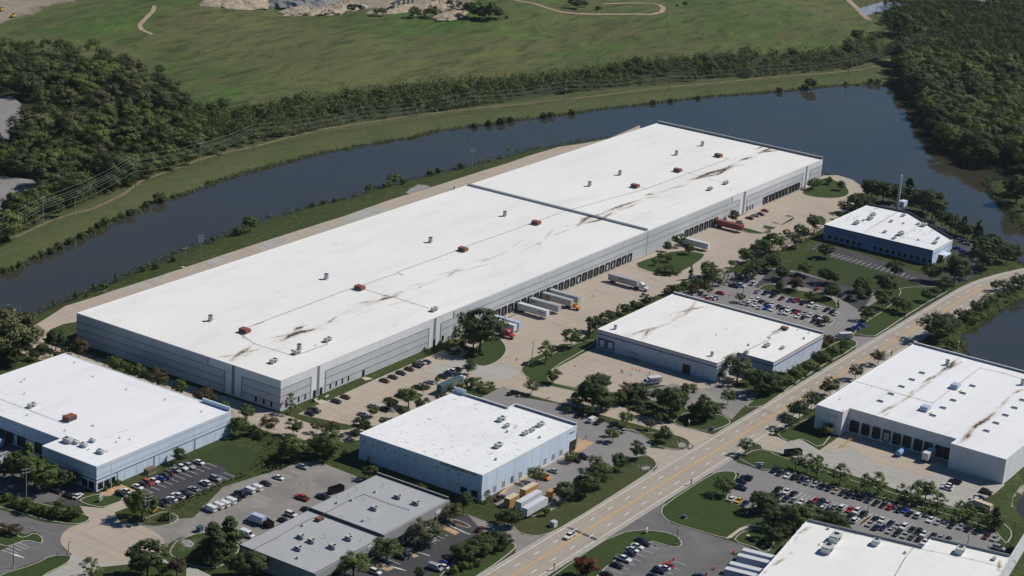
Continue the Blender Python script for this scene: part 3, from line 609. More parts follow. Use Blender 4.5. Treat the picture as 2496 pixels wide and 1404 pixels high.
sheet('mown_lawn', "M 1160 560; M 1500 420; M 2150 130; M 2496 260; M 2400 360; M 2240 455; M 2130 400; M 2165 385; M 2010 322; M 1830 310", 'lawn_mown', .010)
sheet('walkway', "O 2060 1055; O 2120 1045; O 2200 980; O 2300 940; O 2440 945; O 2440 925; O 2290 920; O 2190 955; O 2100 1020", 'walk', .17)
sheet('walkway', "J 1018 865; J 1050 852; J 1130 870; J 1060 890", 'walk', .04)
sheet('walkway', "J 550 1070; J 600 1055; J 720 1095; J 640 1120", 'walk', .04)
for s in ("F 1440 470; F 1480 430; F 1560 390; F 1640 400; F 1680 415; F 1560 450; F 1480 478", ): sheet('stone_apron', s, 'gravel', .06)
for s in ("M 1710 1080; M 1760 1060; M 1830 1075; M 1855 1110; M 1800 1145; M 1740 1120", "O 1600 150; O 1650 138; O 1695 160; O 1680 185; O 1620 188", "O 1250 385; O 1300 362; O 1355 370; O 1330 395; O 1280 405"): sheet('stone_bed', s, 'gravel', .19, 1)
# pond margin of pale stones
mb = MB(); ribbon(mb, resample(basin[:-1], 4)[2:-2], 5, .02, True); struct(fix_up(mb.obj('stone_margin', M['gravel'])))
for nm_, q_ in (('gravel_yard', yardA), ('gravel_yard', yardB)):
    struct(fix_up(MB().fill([tuple(v_) for v_ in q_], 2.32).obj(nm_, M['grey_asphalt'])))
# --- painted bay lines
def bays(specs, name, m='white_line', wd=.15):
    mb = MB()
    for v, a, b, n, L, ax in specs:
        p, q_ = P(v, *a)[:2], P(v, *b)[:2]
        for i in range(n):
            c = p+(q_-p)*i/max(1, n-1)
            e_ = (c[0]+(L if ax == 'x' else 0), c[1]+(L if ax == 'y' else 0)); ribbon(mb, [c, np.array(e_)], wd, .10)
    struct(fix_up(mb.obj(name, M[m])))
bays([('H', (480, 1010), (1330, 1250), 20, 5.3, 'x'), ('H', (660, 1080), (1420, 1290), 17, 5.0, 'x'), ('J', (760, 1075), (1120, 885), 13, -5.4, 'y'), ('J', (1160, 870), (1660, 680), 16, -5.4, 'y'), ('J', (1010, 1215), (1480, 985), 15, -5.2, 'y'),
      ('f', (120, 260), (2420, 960), 27, 5.2, 'x'), ('f', (150, 730), (2480, 1404), 28, 5.2, 'x'), ('f', (220, 600), (2400, 1230), 27, 5.2, 'x'),
      ('g', (900, 800), (2040, 1120), 14, 5.2, 'x'), ('N', (1730, 985), (1480, 1130), 7, -5.2, 'y'), ('N', (1270, 1250), (1090, 1350), 4, -5.2, 'y'),
      ('M', (1290, 600), (1960, 330), 12, -5.2, 'y'), ('M', (1560, 770), (2230, 460), 12, 5.2, 'y'), ('M', (180, 1090), (20, 1160), 5, -5.2, 'y'), ('O', (900, 1380), (1300, 1110), 8, -5.2, 'y'),
      ('e', (880, 640), (1420, 780), 8, 5.0, 'x'), ('e', (1520, 800), (2330, 1000), 11, 5.0, 'x'), ('e', (1100, 450), (2250, 720), 16, 5.0, 'x'), ('h', (760, 60), (560, 170), 3, -5.2, 'y'), ('N', (180, 470), (420, 370), 4, -5.2, 'y'),
      ('L', (480, 340), (560, 370), 3, 5, 'x'), ('O', (1380, 1390), (1560, 1260), 4, -5, 'y')], 'parking_bay_line')
bays([('K', (480, 900), (800, 985), 10, 3.6, 'x'), ('J', (690, 1140), (900, 1290), 5, -4.5, 'y'), ('J', (1000, 1230), (760, 1320), 5, 4.6, 'y')], 'yellow_bay_line', 'yellow_line')
bays([('N', (1860, 930), (1975, 985), 6, -3.5, 'y'), ('N', (1210, 1290), (1370, 1330), 6, -3.2, 'y'), ('N', (1460, 1150), (1600, 1190), 6, -3.0, 'y'), ('M', (70, 1180), (150, 1200), 4, -4, 'y')], 'hatched_bay_line', 'white_line', .3)
# ================================================================== BUILDINGS
def rp(s, H): return pts(s, H)
def roof_part(root, poly, H, m, stains=(), cell=.8):
    X0, Y0 = np.min(poly, 0); X1, Y1 = np.max(poly, 0)
    b = [(p[0], p[1]) for p in poly]; mb = MB().flat(b, H-.03); base_me = fix_up(mb.obj('roof', m, root))
    if not stains: base_me.data.attributes.new('stain', 'FLOAT', 'POINT'); return base_me
    gx = np.arange(X0+.05, X1, cell); gy = np.arange(Y0+.05, Y1, cell); X, Y = np.meshgrid(gx, gy, indexing='ij'); st = np.zeros(X.shape)
    for line, wd, k in stains:
        n = len(line); cum = np.linspace(0, 1, n)
        d = pdist(X, Y, line); c = np.array(line); L = np.linalg.norm(c[-1]-c[0])+1e-6; t = ((X-c[0][0])*(c[-1][0]-c[0][0])+(Y-c[0][1])*(c[-1][1]-c[0][1]))/L/L
        tap = .35+.65*np.sin(np.clip(t, .02, .98)*math.pi); st = np.maximum(st, k*np.exp(-(d/(wd*tap))**2)*tap)
        st = np.maximum(st, .16*k*np.exp(-(d/(wd*3.2))**2))
    keep = inpoly((X[:-1, :-1]+X[1:, 1:])/2, (Y[:-1, :-1]+Y[1:, 1:])/2, poly) & ((st[:-1, :-1] > .012)|(st[1:, 1:] > .012))
    idx = np.arange(X.size).reshape(X.shape); f = np.stack([idx[:-1, :-1], idx[1:, :-1], idx[1:, 1:], idx[:-1, 1:]], -1)[keep]
    use, inv = np.unique(f, return_inverse=True); f = inv.reshape(-1, 4)
    V = np.stack([X.ravel()[use], Y.ravel()[use], np.full(len(use), H)], -1)
    nb = len(b); me = bpy.data.meshes.new('roof')
    me.from_pydata([(p[0], p[1], H-.03) for p in b]+[tuple(v) for v in V], [], [list(range(nb))]+[[nb+int(i) for i in q] for q in f]); me.materials.append(m)
    at_ = me.attributes.new('stain', 'FLOAT', 'POINT'); at_.data.foreach_set('value', np.concatenate([np.zeros(nb), st.ravel()[use]]).astype(np.float32))
    up(me) if False else None
    old = base_me.data; base_me.data = me; bpy.data.meshes.remove(old); fix_up(base_me); return base_me
def building(name, label, poly, H, wall, roof, stains=(), edge='roof_edge', ew=.35, eh=.12, cell=.8):
    c = np.mean(poly, 0); root = empty(name, (0, 0, 0)); tag(root, label, 'building')
    MB().prism(poly, -.3, H+.02, top=False).obj('wall', M[wall], root)
    roof_part(root, poly, H, M[roof], stains, cell)
    mb = MB(); out = inset(poly, -.06); inn = inset(poly, ew); n = len(poly); mb.v = [(q[0], q[1], H-.12) for q in out]+[(q[0], q[1], H+eh) for q in out]+[(q[0], q[1], H+eh) for q in inn]+[(q[0], q[1], H-.02) for q in inn]
    for i in range(n):
        j = (i+1) % n; mb.f += [[i, j, n+j, n+i], [n+i, n+j, 2*n+j, 2*n+i], [2*n+i, 2*n+j, 3*n+j, 3*n+i]]
    mb.obj('roof_edge', M[edge], root); return root
def faceY(root, nm, m, x0, x1, y, z0, z1, d=.05, back=.02): return MB().box(min(x0, x1), max(x0, x1), y-d, y+back, z0, z1).obj(nm, M[m], root)
def faceX(root, nm, m, y0, y1, x, z0, z1, d=.05, back=.02): return MB().box(x-d, x+back, min(y0, y1), max(y0, y1), z0, z1).obj(nm, M[m], root)
def dock(root, ax, c, w0, z0=1.1, z1=4.3, wd=2.9, pane='door_grey', seal=.45, k=0):
    mb = MB(); h = wd/2; s = .45
    parts = [(c-h-s+.1, c-h+.1, z0-.1, z1+.5), (c+h-.1, c+h+s-.1, z0-.1, z1+.5), (c-h+.1, c+h-.1, z1, z1+.5), (c-h+.1, c+h-.1, z0-.35, z0-.05)]
    for a_, b_, u, v in parts:
        if ax == 'Y': mb.box(a_, b_, w0-seal, w0+.02, u, v)
        else: mb.box(w0-seal, w0+.02, a_, b_, u, v)
    o = mb.obj('dock_door', M['dark_door'], root)
    mb = MB()
    if ax == 'Y': mb.box(c-h+.1, c+h-.1, w0-.06, w0-.005, z0-.05, z1)
    else: mb.box(w0-.06, w0-.005, c-h+.1, c+h-.1, z0-.05, z1)
    mb.obj('door_panel', M[pane if pane != 'door_grey' or random.random() < .72 else random.choice(['unit_grey', 'steel'])], o)
    return o
def window(root, ax, c, w0, z0, z1, wd, cols=1, rows=1, frame='frame_white', glass='glass'):
    o = (faceY(root, 'window', glass, c-wd/2, c+wd/2, w0, z0, z1, .05) if ax == 'Y' else faceX(root, 'window', glass, c-wd/2, c+wd/2, w0, z0, z1, .05))
    if cols*rows > 1:
        mb = MB(); t = .09
        for i in range(cols+1):
            a_ = c-wd/2+wd*i/cols
            mb.box(a_-t, a_+t, w0-.09, w0-.052, z0, z1) if ax == 'Y' else mb.box(w0-.09, w0-.052, a_-t, a_+t, z0, z1)
        for i in range(rows+1):
            zz = z0+(z1-z0)*i/rows
            mb.box(c-wd/2, c+wd/2, w0-.10, w0-.053, zz-t, zz+t) if ax == 'Y' else mb.box(w0-.10, w0-.053, c-wd/2, c+wd/2, zz-t, zz+t)
        mb.obj('window_bars', M[frame], o)
    return o
def parapet(root, m, x0, x1, y0, y1, H, h, nm='parapet', cap='roof_edge'):
    o = MB().box(x0, x1, y0, y1, H-.2, H+h).obj(nm, M[m], root); MB().box(x0-.06, x1+.06, y0-.06, y1+.06, H+h, H+h+.12).obj('coping', M[cap], o); return o
def pipe_run(root, line, H, r=.06, m='pipe', z=.2):
    mb = MB(); L = [np.array(p[:2]) for p in line]
    for a_, b_ in zip(L, L[1:]): mb.cyl((a_[0], a_[1], H+z), (b_[0], b_[1], H+z), r, n=6)
    for p in resample(L, 7): mb.box(p[0]-.16, p[0]+.16, p[1]-.1, p[1]+.1, H+.01, H+z)
    return mb.obj('roof_pipe', M[m], root)
# ---------------- 1. the long white warehouse
H0 = 13.0; X0, X1, Y0, Y1 = 574.0, 1061.5, 471.0, 582.2
def SL(s, w_, k): return (rp(s, H0), w_, k)
st0 = [SL("J 250 515; J 330 465; J 420 430; J 500 415; J 620 388", 1.6, 1.0), SL("J 370 415; J 420 390; J 470 365", 1.5, .85), SL("J 130 492; J 270 460; J 400 435", .7, .5), SL("J 680 350; J 740 310; J 800 272", .7, .6),
       SL("J 950 162; J 1080 140; J 1180 120", .7, .6), SL("J 1160 138; J 1250 105; J 1380 76", 1.1, .9), SL("J 1220 92; J 1280 66", .9, .6), SL("J 820 275; J 1000 225; J 1200 190", .5, .3),
       SL("I 2040 672; I 2150 655; I 2250 640", .8, .5), SL("I 2200 685; I 2240 655; I 2300 620; I 2390 560", 1.2, .8), SL("I 2270 640; I 2380 605; I 2500 588", .7, .5), SL("I 2170 715; I 2230 670", 1.4, .35),
       SL("F 1740 1245; F 1870 1222; F 2060 1190", 1.1, .42), SL("F 1825 1280; F 1880 1230; F 1945 1180", 1.1, .45), SL("F 2090 1122; F 2200 1105; F 2310 1088", .9, .42), SL("F 2150 1140; F 2225 1075", .9, .3), SL("F 1430 1362; F 1620 1325; F 1740 1300", .6, .4), SL("F 1530 1392; F 1625 1325", .7, .45),
       SL("G 640 795; G 700 740; G 760 700; G 860 675; G 960 650", 1.4, .75), SL("G 690 730; G 740 700", 2.2, .45), SL("G 640 770; G 800 742; G 860 728; G 940 680; G 1010 640", 1.1, .8), SL("G 880 665; G 990 620; G 1070 590; G 1200 550; G 1280 530", 1.1, .75), SL("G 1000 640; G 1130 610; G 1240 560", .8, .6),
       SL("G 1300 495; G 1380 472", 1.5, .7), SL("G 1260 520; G 1350 515; G 1450 500", .8, .6), SL("G 1490 440; G 1600 415; G 1740 375", .9, .5), SL("G 1700 355; G 1800 325; G 1900 285; G 2060 240; G 2150 190", 1.6, 1.0), SL("G 1740 350; G 1850 320; G 1990 290; G 2100 225; G 2230 198", 1.2, .85),
       SL("G 2180 168; G 2250 145; G 2330 122", 1.3, .8), SL("G 2370 100; G 2430 70; G 2496 42; H 60 30", 1.5, .8), SL("H -60 90; H 60 75; H 200 60", 1.3, .7), SL("H -70 60; H 40 20", 1.0, .6), SL("G 260 962; G 312 948", 1.0, .7), SL("G 335 908; G 440 800", .7, .4), SL("G 430 800; G 650 775", .6, .3), SL("G 20 1000; G 110 930; G 180 910", .6, .35),
       SL("G 1270 668; G 1350 650", .35, .5), SL("G 1400 720; G 1500 700", .35, .4), SL("G 1290 745; G 1370 725", .35, .4), SL("G 1500 600; G 1700 540", .35, .35), SL("J 1240 395; J 1400 335", .35, .5), SL("F 760 962; F 800 950", .4, .5), SL("G 1050 740; G 1130 700", .35, .4)]
for w_, k_, s_ in ((1.5, .26, "I 2170 715; I 2500 560; J 400 430; J 620 350; J 800 272; J 1000 190; J 1250 105; J 1450 20; F 1550 1375; F 1850 1240; F 2200 1110; F 2450 1010; G 330 900; G 640 790; G 900 665; G 1270 530; G 1700 360; G 2080 230; G 2300 130; G 2480 60"),
                   (1.1, .22, "J 60 500; J 500 400; J 900 290; J 1200 195; J 1500 110; F 1640 1330; F 2000 1200; F 2300 1130; G 60 1060; G 420 870; G 830 730; G 1100 630; G 1500 440; G 1900 320; G 2230 198")):
    L_ = rp(s_, H0)
    for a__, b__ in zip(L_, L_[1:]):
        if random.random() < .8: st0.append(([a__, (a__+b__)/2+np.array([0, random.uniform(-.8, .8)]), b__], w_, k_*random.uniform(.6, 1.2)))
wh = building('warehouse', 'enormous long white warehouse with stained flat roof and rows of dock doors', [(X0, Y0), (X1, Y0), (X1, Y1), (X0, Y1)], H0, 'white_wall', 'roof', st0, cell=.75)
parapet(wh, 'steel', 858.7, 859.7, Y0+.4, Y1-.4, H0, .9, 'roof_divider', 'steel')
parapet(wh, 'para', X1-.35, X1, Y0, Y1, H0, 1.4)
uX = lambda v, x, y: onY(v, x, y, Y0)[0]
g = [uX('J', 240, 890), uX('J', 540, 860), uX('J', 598, 800), uX('J', 622, 800), uX('J', 678, 795), uX('J', 1660, 395), uX('J', 1708, 330), uX('J', 1730, 330), uX('J', 1775, 345), uX('J', 1896, 260),
     uX('G', 2128, 520), uX('G', 2197, 535), uX('G', 2228, 540), uX('G', 2248, 540), uX('G', 2268, 500), uX('H', 397, 290), uX('H', 420, 290), uX('H', 432, 290), uX('H', 465, 250)]
for a_, b_, zt in ((X0+.02, g[1], 9.5), (g[4], g[5], 9.5), (g[8], g[9], 9.5), (g[9], g[10], 12.55), (g[10], g[11], 9.5), (g[14], g[15], 9.5), (g[18], X1-.02, 9.5)):
    faceY(wh, 'wall_panel', 'panel_wall', a_, b_, Y0, .35, zt, .05)
for a_, b_ in ((X0+.02, g[1]), (g[4], g[5]), (g[8], g[11]), (g[14], g[15]), (g[18], X1-.02)):
    for z_ in (9.4, 6.2, 3.0) if a_ != g[8] else (9.4, 6.2): faceY(wh, 'wall_band', 'band', a_, b_, Y0-.05, z_-.16, z_+.16, .04, .01)
for x_, z1_ in ((g[1], 9.5), (g[4], 9.5), (g[5], 9.5), (g[8], 9.5), (g[9], 12.5), (g[10], 12.5), (g[11], 9.5), (g[14], 9.5), (g[15], 9.5), (g[18], 9.5)):
    faceY(wh, 'wall_band', 'band', x_-.25, x_+.25, Y0-.09, (.35 if z1_ < 12 else 9.4), z1_, .03, .01)
for a_, b_ in ((g[2], g[3]), (g[6], g[7]), (g[12], g[13]), (g[16], g[17])): faceY(wh, 'wall_groove', 'band', a_, b_, Y0, .3, H0-.15, .06)
faceY(wh, 'downpipe', 'band', 859.1, 859.4, Y0-.09, .3, H0-.1, .05)
# gable in shade, facing the access road
vY = lambda v, x, y: onX(v, x, y, X0)[0]
q_ = [vY('I', 1978, 700), vY('I', 2137, 850), vY('I', 2205, 800), vY('I', 2232, 800), vY('I', 2300, 900)]
faceX(wh, 'wall_panel', 'panel_wall', q_[0], Y1-.02, X0, 9.5, 12.55, .05); faceX(wh, 'wall_panel', 'panel_wall', q_[1], Y1-.02, X0, .35, 9.49, .05); faceX(wh, 'wall_panel', 'panel_wall', Y0+.02, q_[4], X0, .35, 9.5, .05)
for z_ in (9.4, 6.2, 3.0):
    faceX(wh, 'wall_band', 'band', q_[1], Y1-.02, X0-.05, z_-.16, z_+.16, .04, .01); faceX(wh, 'wall_band', 'band', Y0+.02, q_[4], X0-.05, z_-.16, z_+.16, .04, .01)
for y_, a_, b_ in ((q_[0], 9.4, 12.5), (q_[1], .35, 9.5), (q_[4], .35, 9.5)): faceX(wh, 'wall_band', 'band', y_-.25, y_+.25, X0-.09, a_, b_, .03, .01)
faceX(wh, 'wall_groove', 'band', q_[2], q_[3], X0, .3, H0-.15, .06)
for v, x, y in (('J', 15, 1075), ('J', 90, 1100), ('J', 162, 1125), ('I', 2432, 1080)): window(wh, 'X', vY(v, x, y), X0-.05, .9, 3.0, 1.0)
for v, x, y in (('J', 720, 950), ('J', 777, 928), ('J', 835, 902), ('J', 893, 880), ('J', 420, 1078), ('J', 482, 1052), ('J', 300, 1130)): window(wh, 'Y', uX(v, x, y), Y0-.05, .8, 3.0, 1.0)
for v, x, y in (('J', 633, 1000), ('J', 570, 1025), ('J', 1035, 820), ('J', 1708, 540)): faceY(wh, 'door', 'dark_door', uX(v, x, y)-.9, uX(v, x, y)+.9, Y0, .1, 3.0, .08)
for v, x, y in (('G', 2265, 630), ('G', 2293, 618), ('G', 2317, 610), ('J', 1790, 480)): window(wh, 'Y', uX(v, x, y), Y0-.05, .8, 3.2, 1.6)
d1, d2 = uX('j', 2100, 90), uX('j', 1190, 480); n_ = 11; sp = (d1-d2)/n_
x_ = d1
while x_ > uX('j', 60, 900)-1: dock(wh, 'Y', x_, Y0-.05); x_ -= sp
for a_, b_, n_ in ((uX('G', 1685, 870), uX('G', 1962, 765), 7), (uX('G', 2430, 560), uX('H', 342, 430), 11)):
    for i in range(n_): dock(wh, 'Y', a_+(b_-a_)*i/(n_-1), Y0-.05)
faceY(wh, 'wall_base', 'pale', g[9], g[10]-30, Y0-.05, .02, .7, .35, .01)
R0 = lambda s: [p for p in rp(s, H0)]
pipe_run(wh, R0("I 2310 485; I 2350 385; I 2500 335; J 0 360; J 930 10; F 1020 1350; F 1340 1240; F 1410 1250; F 1360 1225; F 1920 1020; F 2000 985; F 2500 810; G 200 765; G 530 645; G 700 600; G 1305 432; G 1710 285; G 2090 148; G 2030 130"), H0)
pipe_run(wh, R0("J -160 430; J 0 540; J 370 655; J 500 615; J 700 540"), H0, .07); pipe_run(wh, R0("J 1050 20; J 1230 80; J 1350 105; J 1650 200"), H0, .07); pipe_run(wh, R0("G 1250 415; G 1305 432"), H0, .06); pipe_run(wh, R0("G 1640 262; G 1860 325; G 2040 370"), H0, .05)
# ---------------- 2. lower left warehouse
H1 = 9.6
lw = building('white_building', 'pale blue-white warehouse at the left edge with a red-brown hood on its roof', [(473, 470), (543.8, 470), (543.8, 558.2), (400, 559), (400, 540), (482, 540), (482, 497), (473, 497)], H1, 'cool_wall', 'roof_cool', [(rp("I 200 1120; I 330 1100; I 430 1120", H1), 2.5, .22), (rp("I 1060 1395; I 1300 1340", H1), .8, .25), (rp("I 1200 870; I 1500 960; I 1780 1040", H1), 1.5, .12)])
for z_, h_, m_ in ((8.4, .08, 'steel'), (5.9, .08, 'steel'), (4.3, .16, 'navy_band')):
    faceY(lw, 'wall_band', m_, 473.05, 543.7, 470, z_-h_, z_+h_, .04); faceX(lw, 'wall_band', m_, 470.0, 497, 473, z_-h_, z_+h_, .04); faceX(lw, 'wall_band', m_, 497.1, 540, 482, z_-h_, z_+h_, .04)
yy = lambda v, x, y: onY(v, x, y, 470)[0]
for v, x, y in (('M', 1117, 450), ('M', 1465, 320), ('M', 1853, 165)): faceY(lw, 'downpipe', 'steel', yy(v, x, y)-.3, yy(v, x, y)+.3, 470, .2, 4.1, .12)
for v, x, y in (('M', 955, 555), ('M', 1015, 525), ('M', 1072, 490)): window(lw, 'Y', yy(v, x, y), 470, .5, 3.1, 2.6)
for x_ in (487, 493, 499, 505, 517, 523, 529, 535): faceY(lw, 'wall_band', 'steel', x_-.07, x_+.07, 470, .3, 3.6, .03)
for v, x, y in (('M', 805, 530), ('M', 870, 560)): window(lw, 'X', onX(v, x, y, 473)[0], 473, .4, 3.2, 2.6)
for v, x, y in (('i', 20, 450), ('i', 190, 520), ('i', 410, 560), ('i', 740, 680), ('i', -150, 400)): dock(lw, 'X', onX(v, x, y, 482)[0], 482, 1.0, 4.2, 3.2, 'dark_door')
MB().extrude_y([(543.2, H1+.12), (543.8, H1+.12), (543.8, H1+1.6), (543.2, H1+1.6)], 470.2, 484).obj('parapet', M['cool_wall'], lw)
pipe_run(lw, rp("I -100 1030; I 0 1065; I 600 1295", H1), H1, .06, 'steel')
faceY(lw, 'flagpole', 'white_wall', 476.6, 476.75, 466.5, 0, 10.2, .15)
# ---------------- 3. middle workshop with worn roof
H2 = 10.2; rs = random.Random(3)
st2 = [(rp(s, H2), w_, k) for s, w_, k in (("N 2280 215; N 2220 270", .35, .5), ("J 1640 1262; J 1690 1250", .8, .5), ("J 2300 1150; J 2350 1160", .6, .3))]
mw = building('workshop', 'white workshop with speckled worn roof and small paned windows beside yellow containers', [(559.1, 364.3), (622.8, 364.3), (622.8, 393.2), (618, 393.2), (618, 414), (618, 418.6), (590, 419.6), (559.1, 420.2)], H2, 'cool_wall', 'roof_worn', st2)
parapet(mw, 'para', 622.4, 622.78, 364.4, 393.1, H2, .9); parapet(mw, 'para', 617.6, 617.98, 393.3, 413, H2, .9); parapet(mw, 'cool_wall', 617.7, 617.98, 413.2, 419, H2, 2.2)
parapet(mw, 'cool_wall', 619, 625, 393.4, 394.2, H2-.6, .5, 'penthouse') ; parapet(mw, 'cool_wall', 621, 626, 405, 408.5, 2.5, 4.0, 'stair_tower')
xm = lambda v, x, y: onY(v, x, y, 364.3)[0]
for v, x, y in (('N', 2205, 610), ('N', 2285, 575), ('N', 2368, 530), ('N', 2450, 487), ('O', 30, 487), ('O', 110, 442), ('O', 345, 315), ('O', 422, 275), ('O', 497, 233)):
    window(mw, 'Y', xm(v, x, y), 364.3, 1.0, 3.3, 1.9, 2, 3)
x_ = xm('O', 600, 180); faceY(mw, 'entrance', 'dark_door', x_-2.0, x_+2.6, 364.3, .1, 4.6, .06)
zz = onY('O', 600, 40, 364.3); faceY(mw, 'sign_lettering', 'navy_band', zz[0]-1.6, zz[0]+1.8, 364.3, 8.0, 8.5, .05)
for v, x, y in (('N', 1990, 580), ('N', 2092, 618)): window(mw, 'X', onX(v, x, y, 559.1)[0], 559.1, 1.0, 3.2, 2.6, 2, 2, 'grey_dark')
mb = MB()
for x, y in ((1040, 125), (1137, 157), (1237, 190), (1337, 225), (1437, 260), (1537, 293), (1740, 363), (1842, 400), (1947, 435), (2050, 467), (1085, 232)):
    p = onX('N', x, y, 559.1); MB().box(559.1-.35, 559.12, p[0]-.22, p[0]+.22, p[1]-.2, p[1]+.2).obj('wall_lamp', M['dark_door'], mw)
for i in range(9): faceX(mw, 'wall_band', 'steel', 366+i*6-.04, 366+i*6+.04, 559.1, .2, H2-.2, .025)
for i in range(10): faceY(mw, 'wall_band', 'steel', 562.2+i*6-.04, 562.2+i*6+.04, 364.3, .2, H2-.2, .025)
# algae streaks under the shaded roof edge
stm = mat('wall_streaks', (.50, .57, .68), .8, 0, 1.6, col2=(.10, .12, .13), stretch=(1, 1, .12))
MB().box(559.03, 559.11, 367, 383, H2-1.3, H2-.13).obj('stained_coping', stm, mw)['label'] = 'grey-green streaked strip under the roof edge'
# ---------------- 4. grey office block with ribbed roof
H3 = 6.3
gb = building('office_block', 'low grey office block with ribbed metal roof split by a dark step', [(465.3, 365.3), (501.6, 365.3), (501.6, 397), (465.3, 397)], H3, 'grey_wall', 'ribbed', (), 'grey_dark', .12, .04)
MB().prism([(501.62, 365.32), (539.6, 365.32), (539.6, 396.6), (501.62, 396.6)], -.3, H3+.9, top=False).obj('wall', M['grey_wall'], gb)
fix_up(MB().flat([(501.62, 365.32), (539.6, 365.32), (539.6, 396.6), (501.62, 396.6)], H3+.9).obj('roof', M['ribbed'], gb))
MB().box(501.3, 501.64, 365.4, 396.7, H3, H3+1.0).obj('roof_step', M['grey_dark'], gb); parapet(gb, 'grey_dark', 539.3, 539.7, 365.3, 396.7, H3+.9, .8, 'parapet', 'grey_wall')
for nm, a_, b_, zt in (('fascia', 465.4, 501.5, H3-.1), ('fascia', 501.7, 539.6, H3+.75)): faceY(gb, nm, 'grey_wall', a_, b_, 365.3, 3.6, zt, .7); 
faceY(gb, 'wall_band', 'band', 465.4, 539.6, 364.6, 3.55, 3.7, .05)
for i in range(11):
    x_ = 468+i*6.6; faceY(gb, 'storefront_window', 'glass', x_, x_+4.6, 365.3, .5, 3.1, .05); faceY(gb, 'pillar', 'grey_wall', x_+4.9, x_+5.6, 365.3, 0, 3.55, .65)
    faceY(gb, 'window_sill', 'frame_white', x_, x_+4.6, 365.25, .38, .5, .08)
p = onY('k', 480, 1165, 364.6); MB().box(p[0]-2.3, p[0]+2.3, 364.45, 364.62, p[1]-.6, p[1]+.6).obj('sign_board', M['frame_white'], gb); MB().box(p[0]-1.9, p[0]-1.4, 364.4, 364.44, p[1]-.35, p[1]+.3).obj('sign_mark', M['navy_band'], gb)
p = onY('k', 2165, 280, 364.6); mb = MB(); mb.cyl((p[0], 364.6, p[1]), (p[0], 364.42, p[1]), .62, n=24)
o = mb.obj('oval_sign', M['frame_white'], gb)
for v_ in o.data.vertices: v_.co.x = p[0]+(v_.co.x-p[0])*2.6
pipe_run(gb, rp("N 570 850; N 400 930; N 200 1050; N 0 1150; M 2450 1300", H3), H3, .08); pipe_run(gb, rp("N 660 815; N 900 690; N 1040 630; N 1280 720; N 1470 780", H3+.9), H3+.9, .08)
# ---------------- 5. parcel depot
H4 = 8.6
S4 = lambda s, w_, k: (rp(s, H4), w_, k)
st4 = [S4("K 1560 252; K 1640 235; K 1730 212; K 1900 178", 1.0, .65), S4("K 1650 285; K 1720 218; K 1780 135", 1.0, .6), S4("K 1120 462; K 1240 425; K 1360 395; K 1520 350", .9, .6), S4("K 1265 490; K 1340 400; K 1400 375", .9, .6), S4("K 1300 412; K 1420 380", 1.5, .6), S4("K 1670 222; K 1760 205", 1.6, .5),
       S4("K 2060 665; K 2180 612", .9, .7), S4("K 2010 690; K 2090 660", 1.2, .4), S4("L 90 440; L 190 405", 1.6, .6), S4("K 2120 560; K 2180 620", .6, .2)]
for s_, k_ in (("K 1050 500; K 1360 395; K 1520 350; K 1640 240", .28), ("K 1240 520; K 1400 385; K 1560 330; K 1720 218; K 1800 100", .28), ("L 60 470; L 190 405; L 260 360", .4)):
    L_ = rp(s_, H4)
    for a__, b__ in zip(L_, L_[1:]): st4.append(([a__, b__], 1.1, k_))
fb = building('parcel_depot', 'white parcel depot with orange roof edge and dark purple stripe', [(726, 358.8), (744.5, 358.8), (744.5, 341.5), (793.6, 341.5), (793.6, 418.5), (726, 418.5)], H4, 'depot_wall', 'roof', st4)
parapet(fb, 'para', 793.2, 793.6, 341.6, 418.4, H4, .9)
for (ax, a_, b_, w_) in (('X', 358.9, 418.4, 726), ('X', 341.6, 358.7, 744.5), ('Y', 726, 744.4, 358.8), ('Y', 744.6, 793.5, 341.5)):
    fn = faceX if ax == 'X' else faceY
    fn(fb, 'orange_stripe', 'orange_band', a_, b_, w_-.05, H4-.28, H4+.02, .05); fn(fb, 'purple_stripe', 'navy_band', a_, b_, w_, H4-2.1, H4-1.65, .05)
for v, x, y in (('K', 888, 545), ('K', 965, 565)): dock(fb, 'X', onX(v, x, y, 726)[0], 726, 1.2, 4.4, 2.9, 'cool_wall')
y_ = onX('K', 1690, 770, 726)[0]; faceX(fb, 'loading_door', 'dark_door', y_-1.9, y_+1.9, 726, .1, 4.2, .05)
y_ = onX('K', 1340, 665, 726)[0]; faceX(fb, 'loading_door', 'panel_wall', y_-1.8, y_+1.8, 726, .1, 4.4, .06)
for x, y in ((1410, 700), (1495, 720), (1780, 790), (1840, 800)): y_ = onX('K', x, y, 726)[0]; faceX(fb, 'downpipe', 'steel', y_-.12, y_+.12, 726, .1, 5.5, .1)
st_ = MB(); y_ = onX('K', 1180, 660, 726)[0]
for i in range(8): st_.box(724.6, 725.9, y_-3+i*.42, y_-3+i*.42+.4, 1.5*i/7, 1.5*i/7+.1)
st_.box(724.5, 725.95, y_+.4, y_+2.0, 1.5, 1.6).box(724.5, 724.6, y_-3, y_+2, 1.6, 2.6); st_.obj('metal_stair', M['steel'], fb)
pipe_run(fb, rp("K 2250 610; K 2360 560; K 2496 490; L 60 480; L 200 405", H4), H4, .22, 'unit_grey', .35)
for v, x, y in (('L', 250, 250), ('L', 150, 290), ('L', 25, 255)): pass
for s in ((955, 760), (1240, 840), (1430, 890), (1740, 965), (1850, 1000)):      # light boxes standing behind the far parapet
    p = P('e', s[0]+60, s[1]+40, 3.2); MB().box(794.2, 798.5, p[1]-2.2, p[1]+2.2, 0, 4.1).obj('dock_shelter', M['frame_white'], fb)
